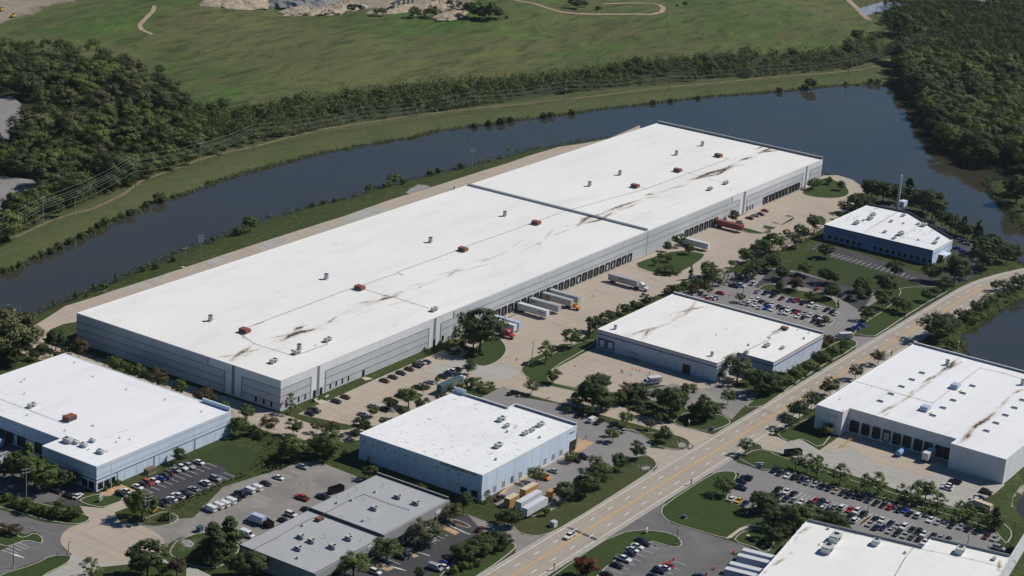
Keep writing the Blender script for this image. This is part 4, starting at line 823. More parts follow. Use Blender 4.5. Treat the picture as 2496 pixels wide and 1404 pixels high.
# ---------------- 6. right-hand distribution building with skylights
H5 = 10.3
S5 = lambda s, w_, k: (rp(s, H5), w_, k)
st5 = [S5("L 1690 825; L 1740 780; L 1870 680", 1.0, .9), S5("L 1700 810; L 1800 760; L 1910 705", .9, .7), S5("L 1515 930; L 1580 880; L 1700 820", .8, .7), S5("L 1370 1020; L 1500 965", .6, .5), S5("L 1090 1212; L 1200 1155; L 1310 1105", .9, .6), S5("L 1160 1225; L 1215 1190", .7, .4), S5("L 1300 1090; L 1400 1040", .5, .35),
       S5("L 1950 1395; L 2050 1310; L 2150 1250; L 2235 1175", 1.1, .95), S5("L 2230 1150; L 2260 1140", .5, .4), S5("Q 1890 140; Q 1950 80; Q 2015 5", 1.3, .7), S5("L 2370 1020; L 2420 1000; L 2500 965", .7, .6)]
for s_, k_ in (("L 1090 1212; L 1310 1105; L 1480 985; L 1620 880; L 1740 780; L 1870 680", .42), ("L 1950 1395; L 2235 1175; L 2380 1020; L 2500 960", .40), ("L 1100 1230; L 1400 1030; L 1560 940", .25)):
    L_ = rp(s_, H5)
    for a__, b__ in zip(L_, L_[1:]): st5.append(([a__, b__], 1.0, k_))
rb = building('distribution_building', 'large white building at right with skylights and a shaded row of dark loading bays', [(708.6, 224), (806.8, 224), (806.8, 304.2), (708.6, 304.2), (708.6, 292.4), (714.8, 292.4), (714.8, 246.6), (708.8, 246.6)], H5, 'white_wall', 'roof_cool', st5)
parapet(rb, 'para', 806.4, 806.78, 224, 304.1, H5, .9)
for i, (v, x, y) in enumerate((('L', 883, 1335), ('Q', 985, 50), ('Q', 1090, 60), ('Q', 1187, 90), ('Q', 1285, 110), ('Q', 1382, 135), ('Q', 1487, 165), ('Q', 1585, 190), ('Q', 1688, 215), ('Q', 1770, 245))):
    y_ = onX(v, x, y, 714.8)[0]; dock(rb, 'X', y_, 714.8, 1.2, 4.6, 2.7 if i else 3.2, 'dark_door' if i != 3 else 'unit_grey'); faceX(rb, 'light_hood', 'dark_door', y_-1.7, y_+1.7, 714.8, 5.3, 5.7, .35)
p = onX('L', 670, 1210, 708.6); mb = MB()
for i in range(2):
    for j in range(6): mb.box(708.53, 708.62, p[0]-2.6+j*.9, p[0]-2.6+j*.9+.6, p[1]-.45-i*.8, p[1]-i*.8)
mb.obj('sign_lettering', M['steel'], rb)
MB().cyl((708.3, onX('Q', 1950, 240, 708.8)[0], onX('Q', 1950, 240, 708.8)[1]), (708.85, onX('Q', 1950, 240, 708.8)[0], onX('Q', 1950, 240, 708.8)[1]), .3).obj('wall_lamp', M['frame_white'], rb)
for v, x, y in (('L', 1527, 818), ('L', 1432, 882), ('L', 1333, 948), ('L', 1233, 1018), ('L', 1130, 1087), ('L', 2007, 942), ('L', 1915, 1010), ('L', 1823, 1078), ('L', 1727, 1150), ('L', 1630, 1222), ('L', 2484, 1077), ('L', 2406, 1150), ('L', 2320, 1220), ('L', 2230, 1295), ('L', 2138, 1370)):
    p = P(v, x, y, H5); s_ = MB().box(p[0]-.75, p[0]+.75, p[1]-1.4, p[1]+1.4, H5+.005, H5+.35).obj('skylight', M['frame_white'], rb)
    MB().box(p[0]-.62, p[0]+.62, p[1]-1.25, p[1]+1.25, H5+.35, H5+.42).obj('pane', M['glass'], s_)
pipe_run(rb, rp("L 900 900; L 1500 1070; L 1630 1105; L 1780 990; L 2080 770; L 2300 820; L 2496 880", H5), H5, .06)
# ---------------- 7. bottom right building (turned a few degrees)
H6 = 9.0
A6, B6, C6, D6 = rp("Q 430 880", H6)[0], rp("Q 0 1370", H6)[0], rp("Q 1530 1140", H6)[0], rp("Q 1605 1045", H6)[0]
E6, F6 = rp("Q 2360 1222", H6)[0], rp("Q 2560 900", H6)[0]
dirx = (B6-A6)/np.linalg.norm(B6-A6); G6 = A6+dirx*75; K6 = F6+dirx*110
st6 = [(rp(s, H6), w_, k) for s, w_, k in (("Q 320 1020; Q 380 985; Q 480 925", .8, .6), ("Q 300 1110; Q 350 1000", .5, .4), ("Q 80 1320; Q 160 1270; Q 250 1225", .7, .6), ("Q 260 1200; Q 300 1170", .5, .5), ("Q 2265 1255; Q 2262 1300; Q 2250 1360", .5, .9), ("Q 2230 1260; Q 2300 1265", .4, .5), ("Q 0 1400; Q 60 1350", .6, .4))]
bb = building('factory_building', 'white-roofed building cut off by the bottom right corner', [tuple(A6), tuple(G6), (G6[0]+20, G6[1]-90), tuple(K6), tuple(F6), tuple(E6), tuple(D6), tuple(C6)], H6, 'white_wall', 'roof', st6)
for a_, b_ in ((A6, C6), (D6, E6)):
    t_ = (b_-a_)/np.linalg.norm(b_-a_); n_ = np.array([-t_[1], t_[0]]); n_ = n_ if n_@dirx > 0 else -n_
    q4 = [a_+t_*.3, b_-t_*.1, b_-t_*.1+n_*.4, a_+t_*.3+n_*.4]; MB().prism([tuple(v_) for v_ in q4], H6-.2, H6+.95).obj('parapet', M['para'], bb)
pipe_run(bb, rp("Q 1440 1140; Q 1370 1230; Q 1270 1404", H6), H6, .07)
pipe_run(bb, rp("Q 700 970; Q 1100 1050; Q 1500 1150; Q 1620 1170; Q 2000 1250; Q 2496 1370", H6), H6, .05, 'steel')
# ---------------- 8. blue office with cut corner
H7 = 8.0
p7 = [(954.6, 356.6), (980.8, 356.6), (1010, 393.5), (1008, 417.6), (954.6, 418.2)]
ob = building('blue_office', 'blue-walled office with white roof and one slanting back corner', p7, H7, 'blue_wall', 'roof_cool', [(rp("H 1040 625; H 1130 615", H7), .7, .6), (rp("H 980 830; H 1180 720", H7), .5, .3)])
for a_, b_ in ((p7[3], p7[2]), (p7[2], p7[1])):
    a_, b_ = np.array(a_), np.array(b_); t_ = (b_-a_)/np.linalg.norm(b_-a_); n_ = np.array([-t_[1], t_[0]]); n_ = n_ if n_@np.array([-1, .3]) > 0 else -n_
    MB().prism([tuple(v_) for v_ in (a_, b_, b_+n_*.4, a_+n_*.4)], H7-.3, H7+1.1).obj('parapet', M['grey_dark'], ob)
faceX(ob, 'wall_stripe', 'blue_wall_pale', 356.7, 418.1, 954.6, .1, 3.6, .03); faceX(ob, 'wall_band', 'navy_band', 356.7, 418.1, 954.6, 7.3, 7.7, .04)
faceY(ob, 'wall_stripe', 'cool_wall', 954.7, 980.7, 356.6, .1, 7.9, .03); faceY(ob, 'wall_band', 'blue_wall', 954.7, 980.7, 356.57, 5.6, 5.9, .03)
for x, y in ((650, 885), (708, 897), (765, 912), (820, 925), (877, 938), (933, 952), (1080, 985), (1137, 1000), (1195, 1015), (1252, 1028), (1310, 1043), (1367, 1056), (1427, 1072), (1485, 1085), (1545, 1100), (1605, 1115)): window(ob, 'X', onX('H', x, y, 954.6)[0], 954.57, 1.0, 3.0, 1.9)
for x, y in ((1770, 1045), (1797, 1035)): window(ob, 'Y', onY('H', x, y, 356.6)[0], 356.57, 1.0, 3.0, 1.3)
x_ = onY('H', 1705, 1080, 356.6)[0]; faceY(ob, 'entrance', 'glass', x_-3.0, x_+3.6, 356.5, .1, 3.6, .06)
MB().box(x_-3.4, x_+4, 352.6, 356.5, 3.7, 4.0).box(x_-3.3, x_-3.0, 352.7, 353, 0, 3.7).box(x_+3.5, x_+3.8, 352.7, 353, 0, 3.7).obj('porch', M['cool_wall'], ob)
for s in ("H 990 835; H 1190 715; H 1320 640", "H 1300 920; H 1480 790; H 1600 720", "H 1120 850; H 1190 865", "H 1350 890; H 1660 960"): pipe_run(ob, rp(s, H7), H7, .05)
# ================================================================== THINGS ON THE ROOFS
def roof_stack(p, H, place, sc=1.0):
    t = empty('roof_stack', (p[0], p[1], H), 0, sc); MB().cyl((0, 0, .35), (0, 0, 2.5), .95, n=14).obj('drum', M['steel'], t)
    MB().cyl((0, 0, 2.5), (0, 0, 2.62), 1.05, n=14).obj('rim', M['steel'], t); MB().cyl((0, 0, 2.63), (0, 0, 2.66), .85, n=14).obj('opening', M['black'], t); MB().box(-1.1, 1.1, -1.1, 1.1, .01, .35).obj('curb', M['frame_white'], t)
    MB().box(.75, 1.4, -.45, .3, .36, 1.3).obj('motor_box', M['steel_pale'], t)
    reg(t, 'grey cylindrical fan stack', place, 'roof stack', 'cylindrical stacks on the roofs')
def roof_hood(p, H, place, rz=0, sc=1.0):
    t = empty('roof_hood', (p[0], p[1], H), rz, sc)
    MB().extrude_y([(-1.5, .3), (1.5, .3), (1.9, 1.2), (1.5, 1.9), (-1.5, 1.9)], -2.0, 2.0).obj('hood', M['rust'], t); MB().box(-1.4, 1.4, -1.8, 1.8, .01, .3).obj('curb', M['frame_white'], t)
    MB().box(-1.56, -1.5, -1.5, 1.5, .6, 1.7).obj('louvre', M['grey_dark'], t); reg(t, 'red-brown air handling hood', place, 'roof hood', 'red-brown hoods on the roofs')
def roof_ac(p, H, place, rz=0, sc=1.0, L=2.6, W=1.8, h=1.35, m='unit_grey'):
    t = empty('rooftop_unit', (p[0], p[1], H), rz, sc)
    MB().box(-L/2, L/2, -W/2, W/2, .3, h).obj('casing', M[m], t); MB().box(-L/2+.1, L/2-.1, -W/2+.1, W/2-.1, .01, .3).obj('curb', M['frame_white'], t)
    MB().cyl((L/2-.75, 0, h), (L/2-.75, 0, h+.12), .5, n=12).obj('fan', M['black'], t); MB().box(-L/2-.35, -L/2-.005, -W/2+.2, W/2-.2, .45, h-.25).obj('intake_hood', M['steel_pale'], t)
    MB().box(-L/2+.3, L/2-1.2, -W/2-.03, -W/2-.002, .45, h-.15).obj('grille', M['grey_dark'], t)
    reg(t, 'boxy grey air-conditioning unit' if sc < 1.35 else 'big boxy air-conditioning unit', place, 'rooftop unit', 'air-conditioning units on the roofs')
def vent(p, H, place, kind=0):
    t = empty('roof_vent', (p[0], p[1], H))
    if kind == 1:
        mb = MB(); pr = None
        for i in range(9):
            a_ = math.pi*i/8; q2 = Vector((0, -.45+.45*(1-math.cos(a_)), .7+.45*math.sin(a_)))
            if pr is not None: mb.cyl(pr, q2, .09, n=6)
            pr = q2
        mb.cyl((0, -.45, 0), (0, -.45, .7), .09, n=6).obj('goose_pipe', M['steel'], t)
    elif kind == 2: MB().cyl((0, 0, 0), (0, 0, .35), .45, n=10).obj('curb', M['frame_white'], t); MB().cyl((0, 0, .35), (0, 0, .9), .6, .35, n=12).obj('turbine', M['steel_pale'], t)
    else: MB().cyl((0, 0, 0), (0, 0, .9), .12, n=7).obj('vent_pipe', M['frame_white'], t); MB().cyl((0, 0, 0), (0, 0, .08), .5, n=8).obj('flashing', M['unit_grey'], t)
    reg(t, ('thin white vent pipe', 'curved gooseneck vent', 'round turbine vent')[kind], place, 'roof vent', 'small vents on the roofs')
big = 'on the long warehouse roof'; lft = 'on the lower left warehouse roof'; mid = 'on the speckled workshop roof'; gry = 'on the ribbed grey roof'; par = 'on the parcel depot roof'; rig = 'on the skylight building roof'; blu = 'on the blue office roof'; fac = 'on the bottom right roof'
for v, x, y in (('I', 2000, 322), ('F', 683, 1290), ('F', 1673, 940), ('F', 2380, 690), ('G', 768, 405), ('G', 1055, 300), ('G', 1593, 110), ('G', 1840, 22), ('J', 425, 598)): roof_stack(P(v, x, y, H0), H0, big)
for v, x, y in (('I', 2325, 432), ('F', 1000, 1388), ('F', 1982, 1022), ('G', 260, 768), ('G', 1200, 418), ('G', 1605, 268), ('G', 1992, 127)): roof_hood(P(v, x, y, H0), H0, big)
for v, x, y in (('J', 185, 718), ('J', 405, 632), ('J', 700, 515), ('J', 1712, 226), ('G', 1915, 442), ('G', 2065, 385)): roof_ac(P(v, x, y, H0), H0, big, 0, 1.2)
vent(P('J', 583, 555, H0), H0, big, 0); vent(P('G', 2110, 440, H0), H0, big, 0)
roof_hood(P('I', 665, 1265, H1), H1, lft, math.pi/2, 1.05); roof_ac(P('I', 305, 1140, H1), H1, lft, 0, 1.1)
for x, y, s in ((1290, 610, 1.3), (1435, 630, .9), (1590, 690, 1.0), (1755, 600, .8), (1910, 815, 1.0)): roof_ac(P('i', x, y, H1), H1, lft, math.pi/2, s)
for x, y in ((515, 100), (1220, 95), (1765, 300), (1235, 390), (1680, 750), (2275, 530), (2210, 610), (2465, 560), (2030, 790)): vent(P('i', x, y, H1), H1, lft)
for x, y in ((708, 720), (885, 850), (1202, 975), (1570, 1070), (1915, 1185), (233, 880), (203, 905), (232, 1015), (882, 1320)): vent(P('I', x, y, H1), H1, lft)
for v, x, y, s in (('J', 2350, 1270, 1.2), ('J', 2400, 1330, .9), ('N', 2320, 180, 1.2), ('K', 305, 1320, 1.1), ('K', 222, 1370, .95), ('O', 158, 60, 1.0)): roof_ac(P(v, x, y, H2), H2, mid, 0, s)
for v, x, y, k in (('J', 2405, 1378, 2), ('N', 2297, 300, 2), ('O', 295, 92, 2), ('K', 70, 1340, 1), ('J', 2480, 1330, 0)): vent(P(v, x, y, H2), H2, mid, k)
for x, y, s in ((450, 1045, 1), (550, 1085, 1), (425, 1155, 1), (750, 1140, 1.05), (905, 1060, 1)): roof_ac(P('N', x, y, H3), H3, gry, -math.pi/2, s)
for x, y, s in ((1370, 665, 1), (1545, 725, 1), (1145, 775, 1)): roof_ac(P('N', x, y, H3+.9), H3+.9, gry, -math.pi/2, s)
roof_hood(P('N', 620, 875, H3), H3, gry, math.pi/2, .65)
for x, y, k in ((460, 930, 2), (412, 1238, 2), (660, 1040, 1), (915, 1015, 2), (1015, 1065, 0)): vent(P('N', x, y, H3), H3, gry, k)
for x, y, k in ((1150, 612, 2), (925, 690, 2), (785, 715, 2), (1220, 555, 1), (970, 590, 1), (1040, 690, 1), (890, 655, 1), (790, 655, 0), (1035, 885, 2), (1085, 880, 1), (825, 855, 1)): vent(P('N', x, y, H3+.9), H3+.9, gry, k)
for v, x, y in (('K', 1012, 400), ('K', 1930, 655)): roof_stack(P(v, x, y, H4), H4, par, .72)
roof_hood(P('L', 217, 405, H4), H4, par, 0, .75); roof_ac(P('K', 2455, 565, H4), H4, par, 0, 1.1); roof_ac(P('K', 2255, 635, H4), H4, par, 0, .9, m='steel'); roof_ac(P('L', 200, 585, H4), H4, par, 0, .8)
for v, x, y, k in (('K', 1535, 280, 1), ('K', 2065, 412, 1), ('K', 1975, 455, 0), ('K', 2280, 555, 2), ('L', 447, 437, 0), ('L', 405, 492, 2), ('L', 345, 410, 0)): vent(P(v, x, y, H4), H4, par, k)
for v, x, y in (('L', 1765, 740), ('L', 2480, 930)): roof_stack(P(v, x, y, H5), H5, rig, .9)
for v, x, y in (('L', 1555, 1170), ('L', 1840, 960)):
    p = P(v, x, y, H5); t = empty('roof_air_unit', (p[0], p[1], H5)); MB().extrude_y([(-2.2, .3), (2.0, .3), (2.8, 1.1), (2.0, 1.9), (-1.6, 1.9)], -1.6, 1.6).obj('casing', M['trailer_blue'], t); MB().box(-2, 2, -1.4, 1.4, .01, .3).obj('curb', M['frame_white'], t); MB().box(-2.6, 0, -3.4, -2.4, .02, .2).obj('duct', M['beige'], t)
    reg(t, 'pale metal air unit with pointed end', rig, 'rooftop unit', 'pointed air units')
vent(P('L', 745, 1068, H5), H5, rig, 0); vent(P('L', 780, 1180, H5), H5, rig, 0)
for x, y, s in ((1350, 690, .9), (1060, 690, 1.3), (1035, 722, 1.3), (905, 765, 1.3), (970, 735, .6), (1235, 745, .8), (1350, 762, .5), (1490, 770, .8), (1543, 785, 1.3), (1175, 845, .8), (1325, 870, 1.4), (1265, 905, .9), (1680, 908, .8), (1650, 950, 1)): roof_ac(P('H', x, y, H7), H7, blu, 0, s)
for x, y, k in ((1028, 650, 1), (845, 690, 1), (905, 710, 1), (815, 725, 1), (880, 722, 1), (1198, 700, 1), (1460, 830, 0), (1510, 833, 1), (1540, 870, 1), (1490, 920, 2), (1622, 830, 0), (1595, 860, 1)): vent(P('H', x, y, H7), H7, blu, k)
for x, y, s in ((700, 1070, 1.8), (625, 1175, 1.8), (1085, 1105, 1.3), (1885, 1185, 1.5)): roof_ac(P('Q', x, y, H6), H6, fac, .1, s)
roof_ac(P('Q', 2210, 1250, H6), H6, fac, .1, .7)
for x, y, k in ((635, 960, 2), (1365, 1190, 2), (2400, 1285, 1), (550, 1110, 0)): vent(P('Q', x, y, H6), H6, fac, k)
# ================================================================== VEHICLES
PAINT = {}
for k, c in dict(w=(.70, .70, .70), k=(.012, .012, .014), s=(.42, .43, .44), g=(.13, .135, .14), r=(.42, .02, .018), b=(.02, .07, .42), n=(.015, .025, .075), t=(.50, .40, .29), y=(.68, .36, .02), o=(.70, .25, .015), e=(.012, .05, .04), m=(.13, .012, .018), c=(.35, .42, .50)).items():
    PAINT[k] = mat('paint_'+k, c, .32, 0, 1, .0 if k in 'wryo' else .25, .6)
CN = dict(w='white', k='black', s='silver', g='dark grey', r='red', b='bright blue', n='navy blue', t='tan', y='yellow', o='orange', e='dark green', m='dark red', c='pale blue')
MC = {}
def cache(key, fn):
    if key not in MC: MC[key] = fn()
    return MC[key]
def inst(name, me, parent, loc=(0, 0, 0), rz=0, m=None):
    o = bpy.data.objects.new(name, me); COL.objects.link(o); o.parent = parent; o.location = loc; o.rotation_euler = (0, 0, rz)
    if m: o.material_slots[0].link = 'OBJECT'; o.material_slots[0].material = m
    return o
def frus(mb, x0, x1, X0, X1, w0, w1, z0, z1):
    return mb.hull8([(x0, -w0, z0), (x1, -w0, z0), (x1, w0, z0), (x0, w0, z0)], [(X0, -w1, z1), (X1, -w1, z1), (X1, w1, z1), (X0, w1, z1)])
def car_body(tp):
    mb = MB()
    if tp == 'sedan': mb.extrude_y([(-2.33, .32), (2.25, .28), (2.36, .5), (2.25, .74), (1.0, .92), (-1.75, .95), (-2.28, .88), (-2.38, .55)], -.9, .9); frus(mb, -1.15, .42, -1.05, .32, .62, .58, 1.40, 1.46)
    elif tp == 'suv': mb.extrude_y([(-2.33, .38), (2.25, .34), (2.36, .6), (2.25, .95), (1.1, 1.08), (-2.25, 1.1), (-2.38, .6)], -.94, .94); frus(mb, -2.0, .35, -1.9, .22, .74, .7, 1.70, 1.77)
    elif tp == 'van': mb.extrude_y([(-2.75, .38), (2.6, .34), (2.72, .6), (2.6, 1.05), (1.75, 1.25), (1.05, 2.05), (.9, 2.15), (-2.65, 2.15), (-2.78, 1.9)], -1.0, 1.0)
    elif tp == 'pickup': mb.extrude_y([(-2.85, .42), (2.75, .38), (2.88, .65), (2.75, 1.0), (1.2, 1.12), (-2.85, 1.12)], -.97, .97); frus(mb, -.95, .75, -.85, .6, .76, .72, 1.76, 1.83)
    elif tp == 'cab': mb.extrude_y([(1.2, .4), (3.5, .4), (3.6, .9), (3.4, 1.25), (2.7, 1.4), (2.2, 2.2), (1.2, 2.25)], -1.0, 1.0)
    return mb.mesh('body', PAINT['w'], bevel=.07)
def car_glass(tp):
    mb = MB()
    if tp == 'sedan': frus(mb, -1.85, 1.08, -1.08, .36, .82, .62, .93, 1.41)
    elif tp == 'suv': frus(mb, -2.25, 1.15, -1.98, .3, .88, .74, 1.08, 1.71)
    elif tp == 'pickup': frus(mb, -1.15, 1.3, -.9, .68, .88, .76, 1.11, 1.77); 
    elif tp == 'van':
        mb.hull8([(1.83, -.85, 1.2), (1.86, -.85, 1.22), (1.86, .85, 1.22), (1.83, .85, 1.2)], [(1.12, -.8, 2.02), (1.15, -.8, 2.04), (1.15, .8, 2.04), (1.12, .8, 2.02)]); mb.box(.2, 1.1, -1.02, 1.02, 1.35, 1.85); mb.box(-2.80, -2.70, -.75, -.08, 1.35, 1.85); mb.box(-2.80, -2.70, .08, .75, 1.35, 1.85)
    elif tp == 'cab': mb.hull8([(2.72, -.85, 1.42), (2.76, -.85, 1.45), (2.76, .85, 1.45), (2.72, .85, 1.42)], [(2.24, -.85, 2.12), (2.28, -.85, 2.15), (2.28, .85, 2.15), (2.24, .85, 2.12)]); mb.box(1.5, 2.2, -1.02, 1.02, 1.4, 1.95)
    return mb.mesh('windows', M['glass'])
def wheel_mesh(r, wd):
    return MB().cyl((0, -wd/2, 0), (0, wd/2, 0), r, n=12).mesh('wheel', M['rubber'])
def rim_mesh(r, wd): return MB().cyl((0, -wd/2-.01, 0), (0, wd/2+.01, 0), r*.55, n=10).mesh('rim', M['chrome'])
DIM = dict(sedan=(1.42, .8, .33), suv=(1.42, .84, .37), van=(1.7, .88, .38), pickup=(1.8, .86, .40))
NOUN = dict(sedan='car', suv='sport utility vehicle', van='panel van', pickup='pickup truck')
def car(p, tp, colr, rz, place, group, sc=1.0):
    t = empty({'sedan': 'parked_car', 'suv': 'parked_suv', 'van': 'parked_van', 'pickup': 'pickup_truck'}[tp], (p[0], p[1], .05), rz, sc)
    inst('body', cache(tp, lambda: car_body(tp)), t, m=PAINT[colr]); inst('windows', cache(tp+'g', lambda: car_glass(tp)), t)
    wb, tw, r = DIM[tp]
    for sx in (-1, 1):
        for sy in (-1, 1): inst('wheel', cache(('wh', r), lambda: wheel_mesh(r, .24)), t, (sx*wb, sy*tw, r))
    fx = {'sedan': 2.34, 'suv': 2.34, 'van': 2.70, 'pickup': 2.86}[tp]
    hl = cache('hl', lambda: MB().box(-.04, .05, -.2, .2, -.09, .09).mesh('headlight', M['lamp_glass'])); tl = cache('tl', lambda: MB().box(-.05, .04, -.16, .16, -.12, .12).mesh('tail_light', M['tail_red']))
    for sy in (-1, 1): inst('headlight', hl, t, (fx, sy*.62, .68)); inst('tail_light', tl, t, (-fx-.02, sy*.72, .82))
    if tp == 'pickup': inst('cargo_bed', cache('bed', lambda: MB().box(-2.72, -1.25, -.82, .82, 1.0, 1.127).mesh('cargo_bed', M['black'])), t)
    reg(t, CN[colr]+' '+NOUN[tp], place, NOUN[tp] if tp != 'suv' else 'car', group); return t
TY = {'': 'sedan', 'S': 'suv', 'V': 'van', 'P': 'pickup'}
def cars(v, s, ax, place, group):
    for q in s.split(';'):
        q = q.split()
        if len(q) < 3: continue
        p = P(v, float(q[0]), float(q[1]), .7); cc = q[2]; rz = {'x': math.pi, 'X': 0, 'y': -math.pi/2, 'Y': math.pi/2}.get(ax, 0)
        if random.random() < .25 and ax in 'xy': rz += math.pi
        if ax == '~': rz = float(q[3])
        car(p, TY[cc[1:2]], cc[0], rz+random.uniform(-.03, .03), place, group, random.uniform(.95, 1.03)*(1 if cc[1:2] != 'P' else 1.0))
cars('J', '1240 885 m; 1320 850 e; 1395 812 k; 1475 775 m; 1552 742 kS; 1592 712 s; 1632 705 n', 'y', 'in the row by the long warehouse wall', 'cars by the long warehouse')
cars('J', '780 1080 k; 868 1040 m; 530 1195 k; 572 1168 eP', 'y', 'at the near end of the long warehouse wall', 'cars by the long warehouse')
cars('J', '1030 1205 s; 1130 1130 s; 1240 1157 k; 1300 1070 r; 1388 1032 n; 1440 1000 k; 1555 950 k; 1618 945 w; 1672 898 s; 1795 845 k; 1850 822 n; 1884 800 wP; 1925 782 kS', 'y', 'along the tree strip by the green trailer', 'cars by the long warehouse')
cars('J', '2430 990 kP', '~', '', '') if 0 else None
cars('M', '1310 555 w; 1360 527 k; 1410 515 rS; 1465 497 w; 1525 472 b; 1572 452 kP; 1612 427 mS; 1668 393 s; 1722 370 wP; 1790 357 sP; 1895 320 w', 'y', 'in the staff lot row by the blue-white wall', 'cars in the asphalt staff lot')
cars('M', '1530 712 k; 1580 688 n; 1632 668 w; 1692 642 wP; 1762 622 kP; 1840 572 s; 1950 517 wS; 2050 475 sS', 'y', 'in the staff lot row by the weeds', 'cars in the asphalt staff lot')
cars('M', '1148 622 kS; 1205 598 w; 540 592 k; 655 637 k', 'y', 'near the corner of the blue-white building', 'cars by the building corner')
cars('M', '420 552 w 0.1; 742 640 w 0.2; 1462 768 y 0.3', '~', 'beside the corner of the blue-white building', 'cars by the building corner')
cars('M', '1992 765 wV; 2065 738 wV; 2122 720 wV; 2180 692 wV; 2362 592 wV; 2430 568 wV', 'Y', 'in the line of vans by the weeds', 'white vans along the weedy verge')
cars('M', '2238 658 kP; 2292 622 kP', 'y', 'among the white vans', 'cars in the worn side lot')
cars('h', '690 140 k; 930 25 w', 'y', 'past the white vans on the worn lot', 'cars in the worn side lot')
cars('N', '460 362 c; 455 657 rP; 655 650 nP; 350 818 wS; 282 872 k; 500 770 k', 'y', 'on the worn lot behind the ribbed roof', 'cars in the worn side lot')
cars('M', '2350 1010 wV', 'y', 'between the conifer and the ribbed roof', 'cars in the worn side lot')
cars('N', '1150 1362 wS; 1392 1218 kS; 1440 1200 kS', 'y', 'in front of the grey office block', 'cars in front of the grey office')
cars('N', '1585 1130 kP; 2330 662 kP', 'X', 'parked lengthwise beside a building front', 'cars in front of the grey office')
cars('N', '1722 1325 sV; 1792 1312 w; 1825 1285 b', 'y', 'in the near row before the grey office', 'cars in front of the grey office')
cars('N', '2150 955 m', 'X', 'by the hedge at the office drive', 'cars in front of the grey office')
cars('K', '800 1262 wV; 862 1278 kP; 665 1215 k; 1000 1302 kS; 1097 1362 s', 'X', 'under the trees behind the workshop', 'cars behind the workshop')
cars('O', '420 400 s; 640 300 k; 695 265 kP', 'y', 'beside the paned workshop wall', 'cars beside the workshop')
cars('K', '50 1000 kP', '~', '', '') if 0 else car(P('K', 45, 1005, .7), 'pickup', 'k', -.35, 'on the drive behind the workshop roof', 'cars behind the workshop')
car(P('O', 580, 1022, .7), 'pickup', 'w', math.pi, 'driving on the avenue', 'traffic')
cars('O', '1255 1062 k; 1290 1090 k; 1222 1120 w; 1180 1150 w; 1150 1188 n; 1092 1240 wP; 1030 1300 k; 925 1382 k', 'y', 'in the slanting row beside the avenue lawn', 'cars in the front car park')
cars('O', '1512 1300 r; 1480 1322 w; 1432 1350 nS; 1375 1404 n; 1810 1404 n', 'y', 'in the middle of the front car park', 'cars in the front car park')
cars('O', '2262 468 nS; 2212 500 k; 2200 560 nP', 'y', 'beside the small red-leafed tree', 'cars at the lawn edge')
cars('O', '2122 668 w; 2190 685 y; 2248 712 n', 'x', 'at the lawn edge', 'cars at the lawn edge')
r1 = 'in the far row under the young trees'; r2 = 'in the second row of the long car park'; r3 = 'in the third row of the long car park'; gg = 'cars in the long car park'
cars('f', '220 200 kS; 330 255 k; 470 302 w; 600 330 k; 740 385 n; 860 430 s; 990 465 s; 1140 510 n; 1258 545 k; 1385 592 t; 1520 632 e; 1625 680 k; 1765 690 k; 1890 720 k; 2010 765 n; 2150 820 k; 2285 862 k; 2420 900 r', 'x', r1, gg)
cars('g', '480 610 k; 585 622 b; 650 668 k; 790 702 wS; 990 772 w; 1110 808 s; 1330 862 k; 1478 882 c; 1600 920 k; 1740 960 k; 1890 1038 m; 2022 1070 s', 'x', r1, gg)
cars('f', '300 560 kS; 455 602 w; 582 642 k; 1000 772 r; 1100 812 nS; 1222 832 s; 1360 895 s; 1510 905 wS; 1650 950 r; 1780 985 wS; 1900 1042 kP; 2130 1122 n; 2270 1142 w; 2420 1212 k', 'x', r2, gg)
cars('g', '450 870 s; 552 892 wS; 680 930 k; 785 970 kS; 880 1000 w; 1022 1030 k; 1142 1062 s; 1262 1087 k', 'x', r2, gg)
cars('f', '175 672 k; 290 692 k; 430 742 n; 592 762 s; 732 800 w; 880 832 n; 1110 932 w; 1225 962 n; 1640 1082 k; 1752 1152 wS; 2030 1218 s; 2150 1282 n; 2290 1292 n', 'x', r3, gg)
cars('g', '330 950 s; 440 992 k; 570 1022 s; 685 1050 g; 802 1080 k; 892 1132 w', 'x', r3, gg)
cars('g', '2090 1230 sS', 'y', 'alone near the orange walkway', gg)
cars('g', '1385 152 kS; 1272 212 w; 1245 258 w', 'y', 'on the grass side of the truck court', 'cars in the truck court'); cars('g', '1885 322 kS; 1768 412 n; 1712 440 w', 'y', 'on the pond side of the truck court', 'cars in the truck court')
d = 'cars in the parcel depot lot'
cars('e', '1160 415 s; 1290 442 nS; 1420 487 kS; 1560 532 m; 1705 562 b; 1802 572 rS; 1925 612 k; 2062 652 wS; 2165 677 w; 2322 722 k; 2422 762 k; 2480 792 w', 'x', 'in the far row behind the parcel depot', d)
cars('e', '1050 547 w; 1150 562 wS; 1222 590 kS; 1312 627 k; 1405 632 w; 1500 672 k; 1580 702 n; 1672 712 w; 1765 750 k; 1845 760 r; 1950 787 s; 2045 817 w; 2140 842 k; 2230 857 w', 'x', 'in the middle row behind the parcel depot', d)
cars('e', '915 605 s; 1022 622 wS; 1120 642 w; 1200 682 w; 1312 692 bS; 1400 712 w; 1562 767 w; 1655 782 wS; 1840 832 w; 1935 852 k; 2110 912 k; 2212 932 kS', 'x', 'in the near row behind the parcel depot', d)
cars('e', '762 320 nP; 862 312 wP; 532 442 r; 295 542 r; 370 527 w; 432 515 s; 250 567 w', 'y', 'at the left end of the depot lot', d)
cars('e', '1090 282 wP; 1310 82 k; 1682 87 w; 1832 122 n; 1972 172 n; 1716 267 k; 2162 372 r', 'X', 'in the shaded lot by the striped lawn', d)
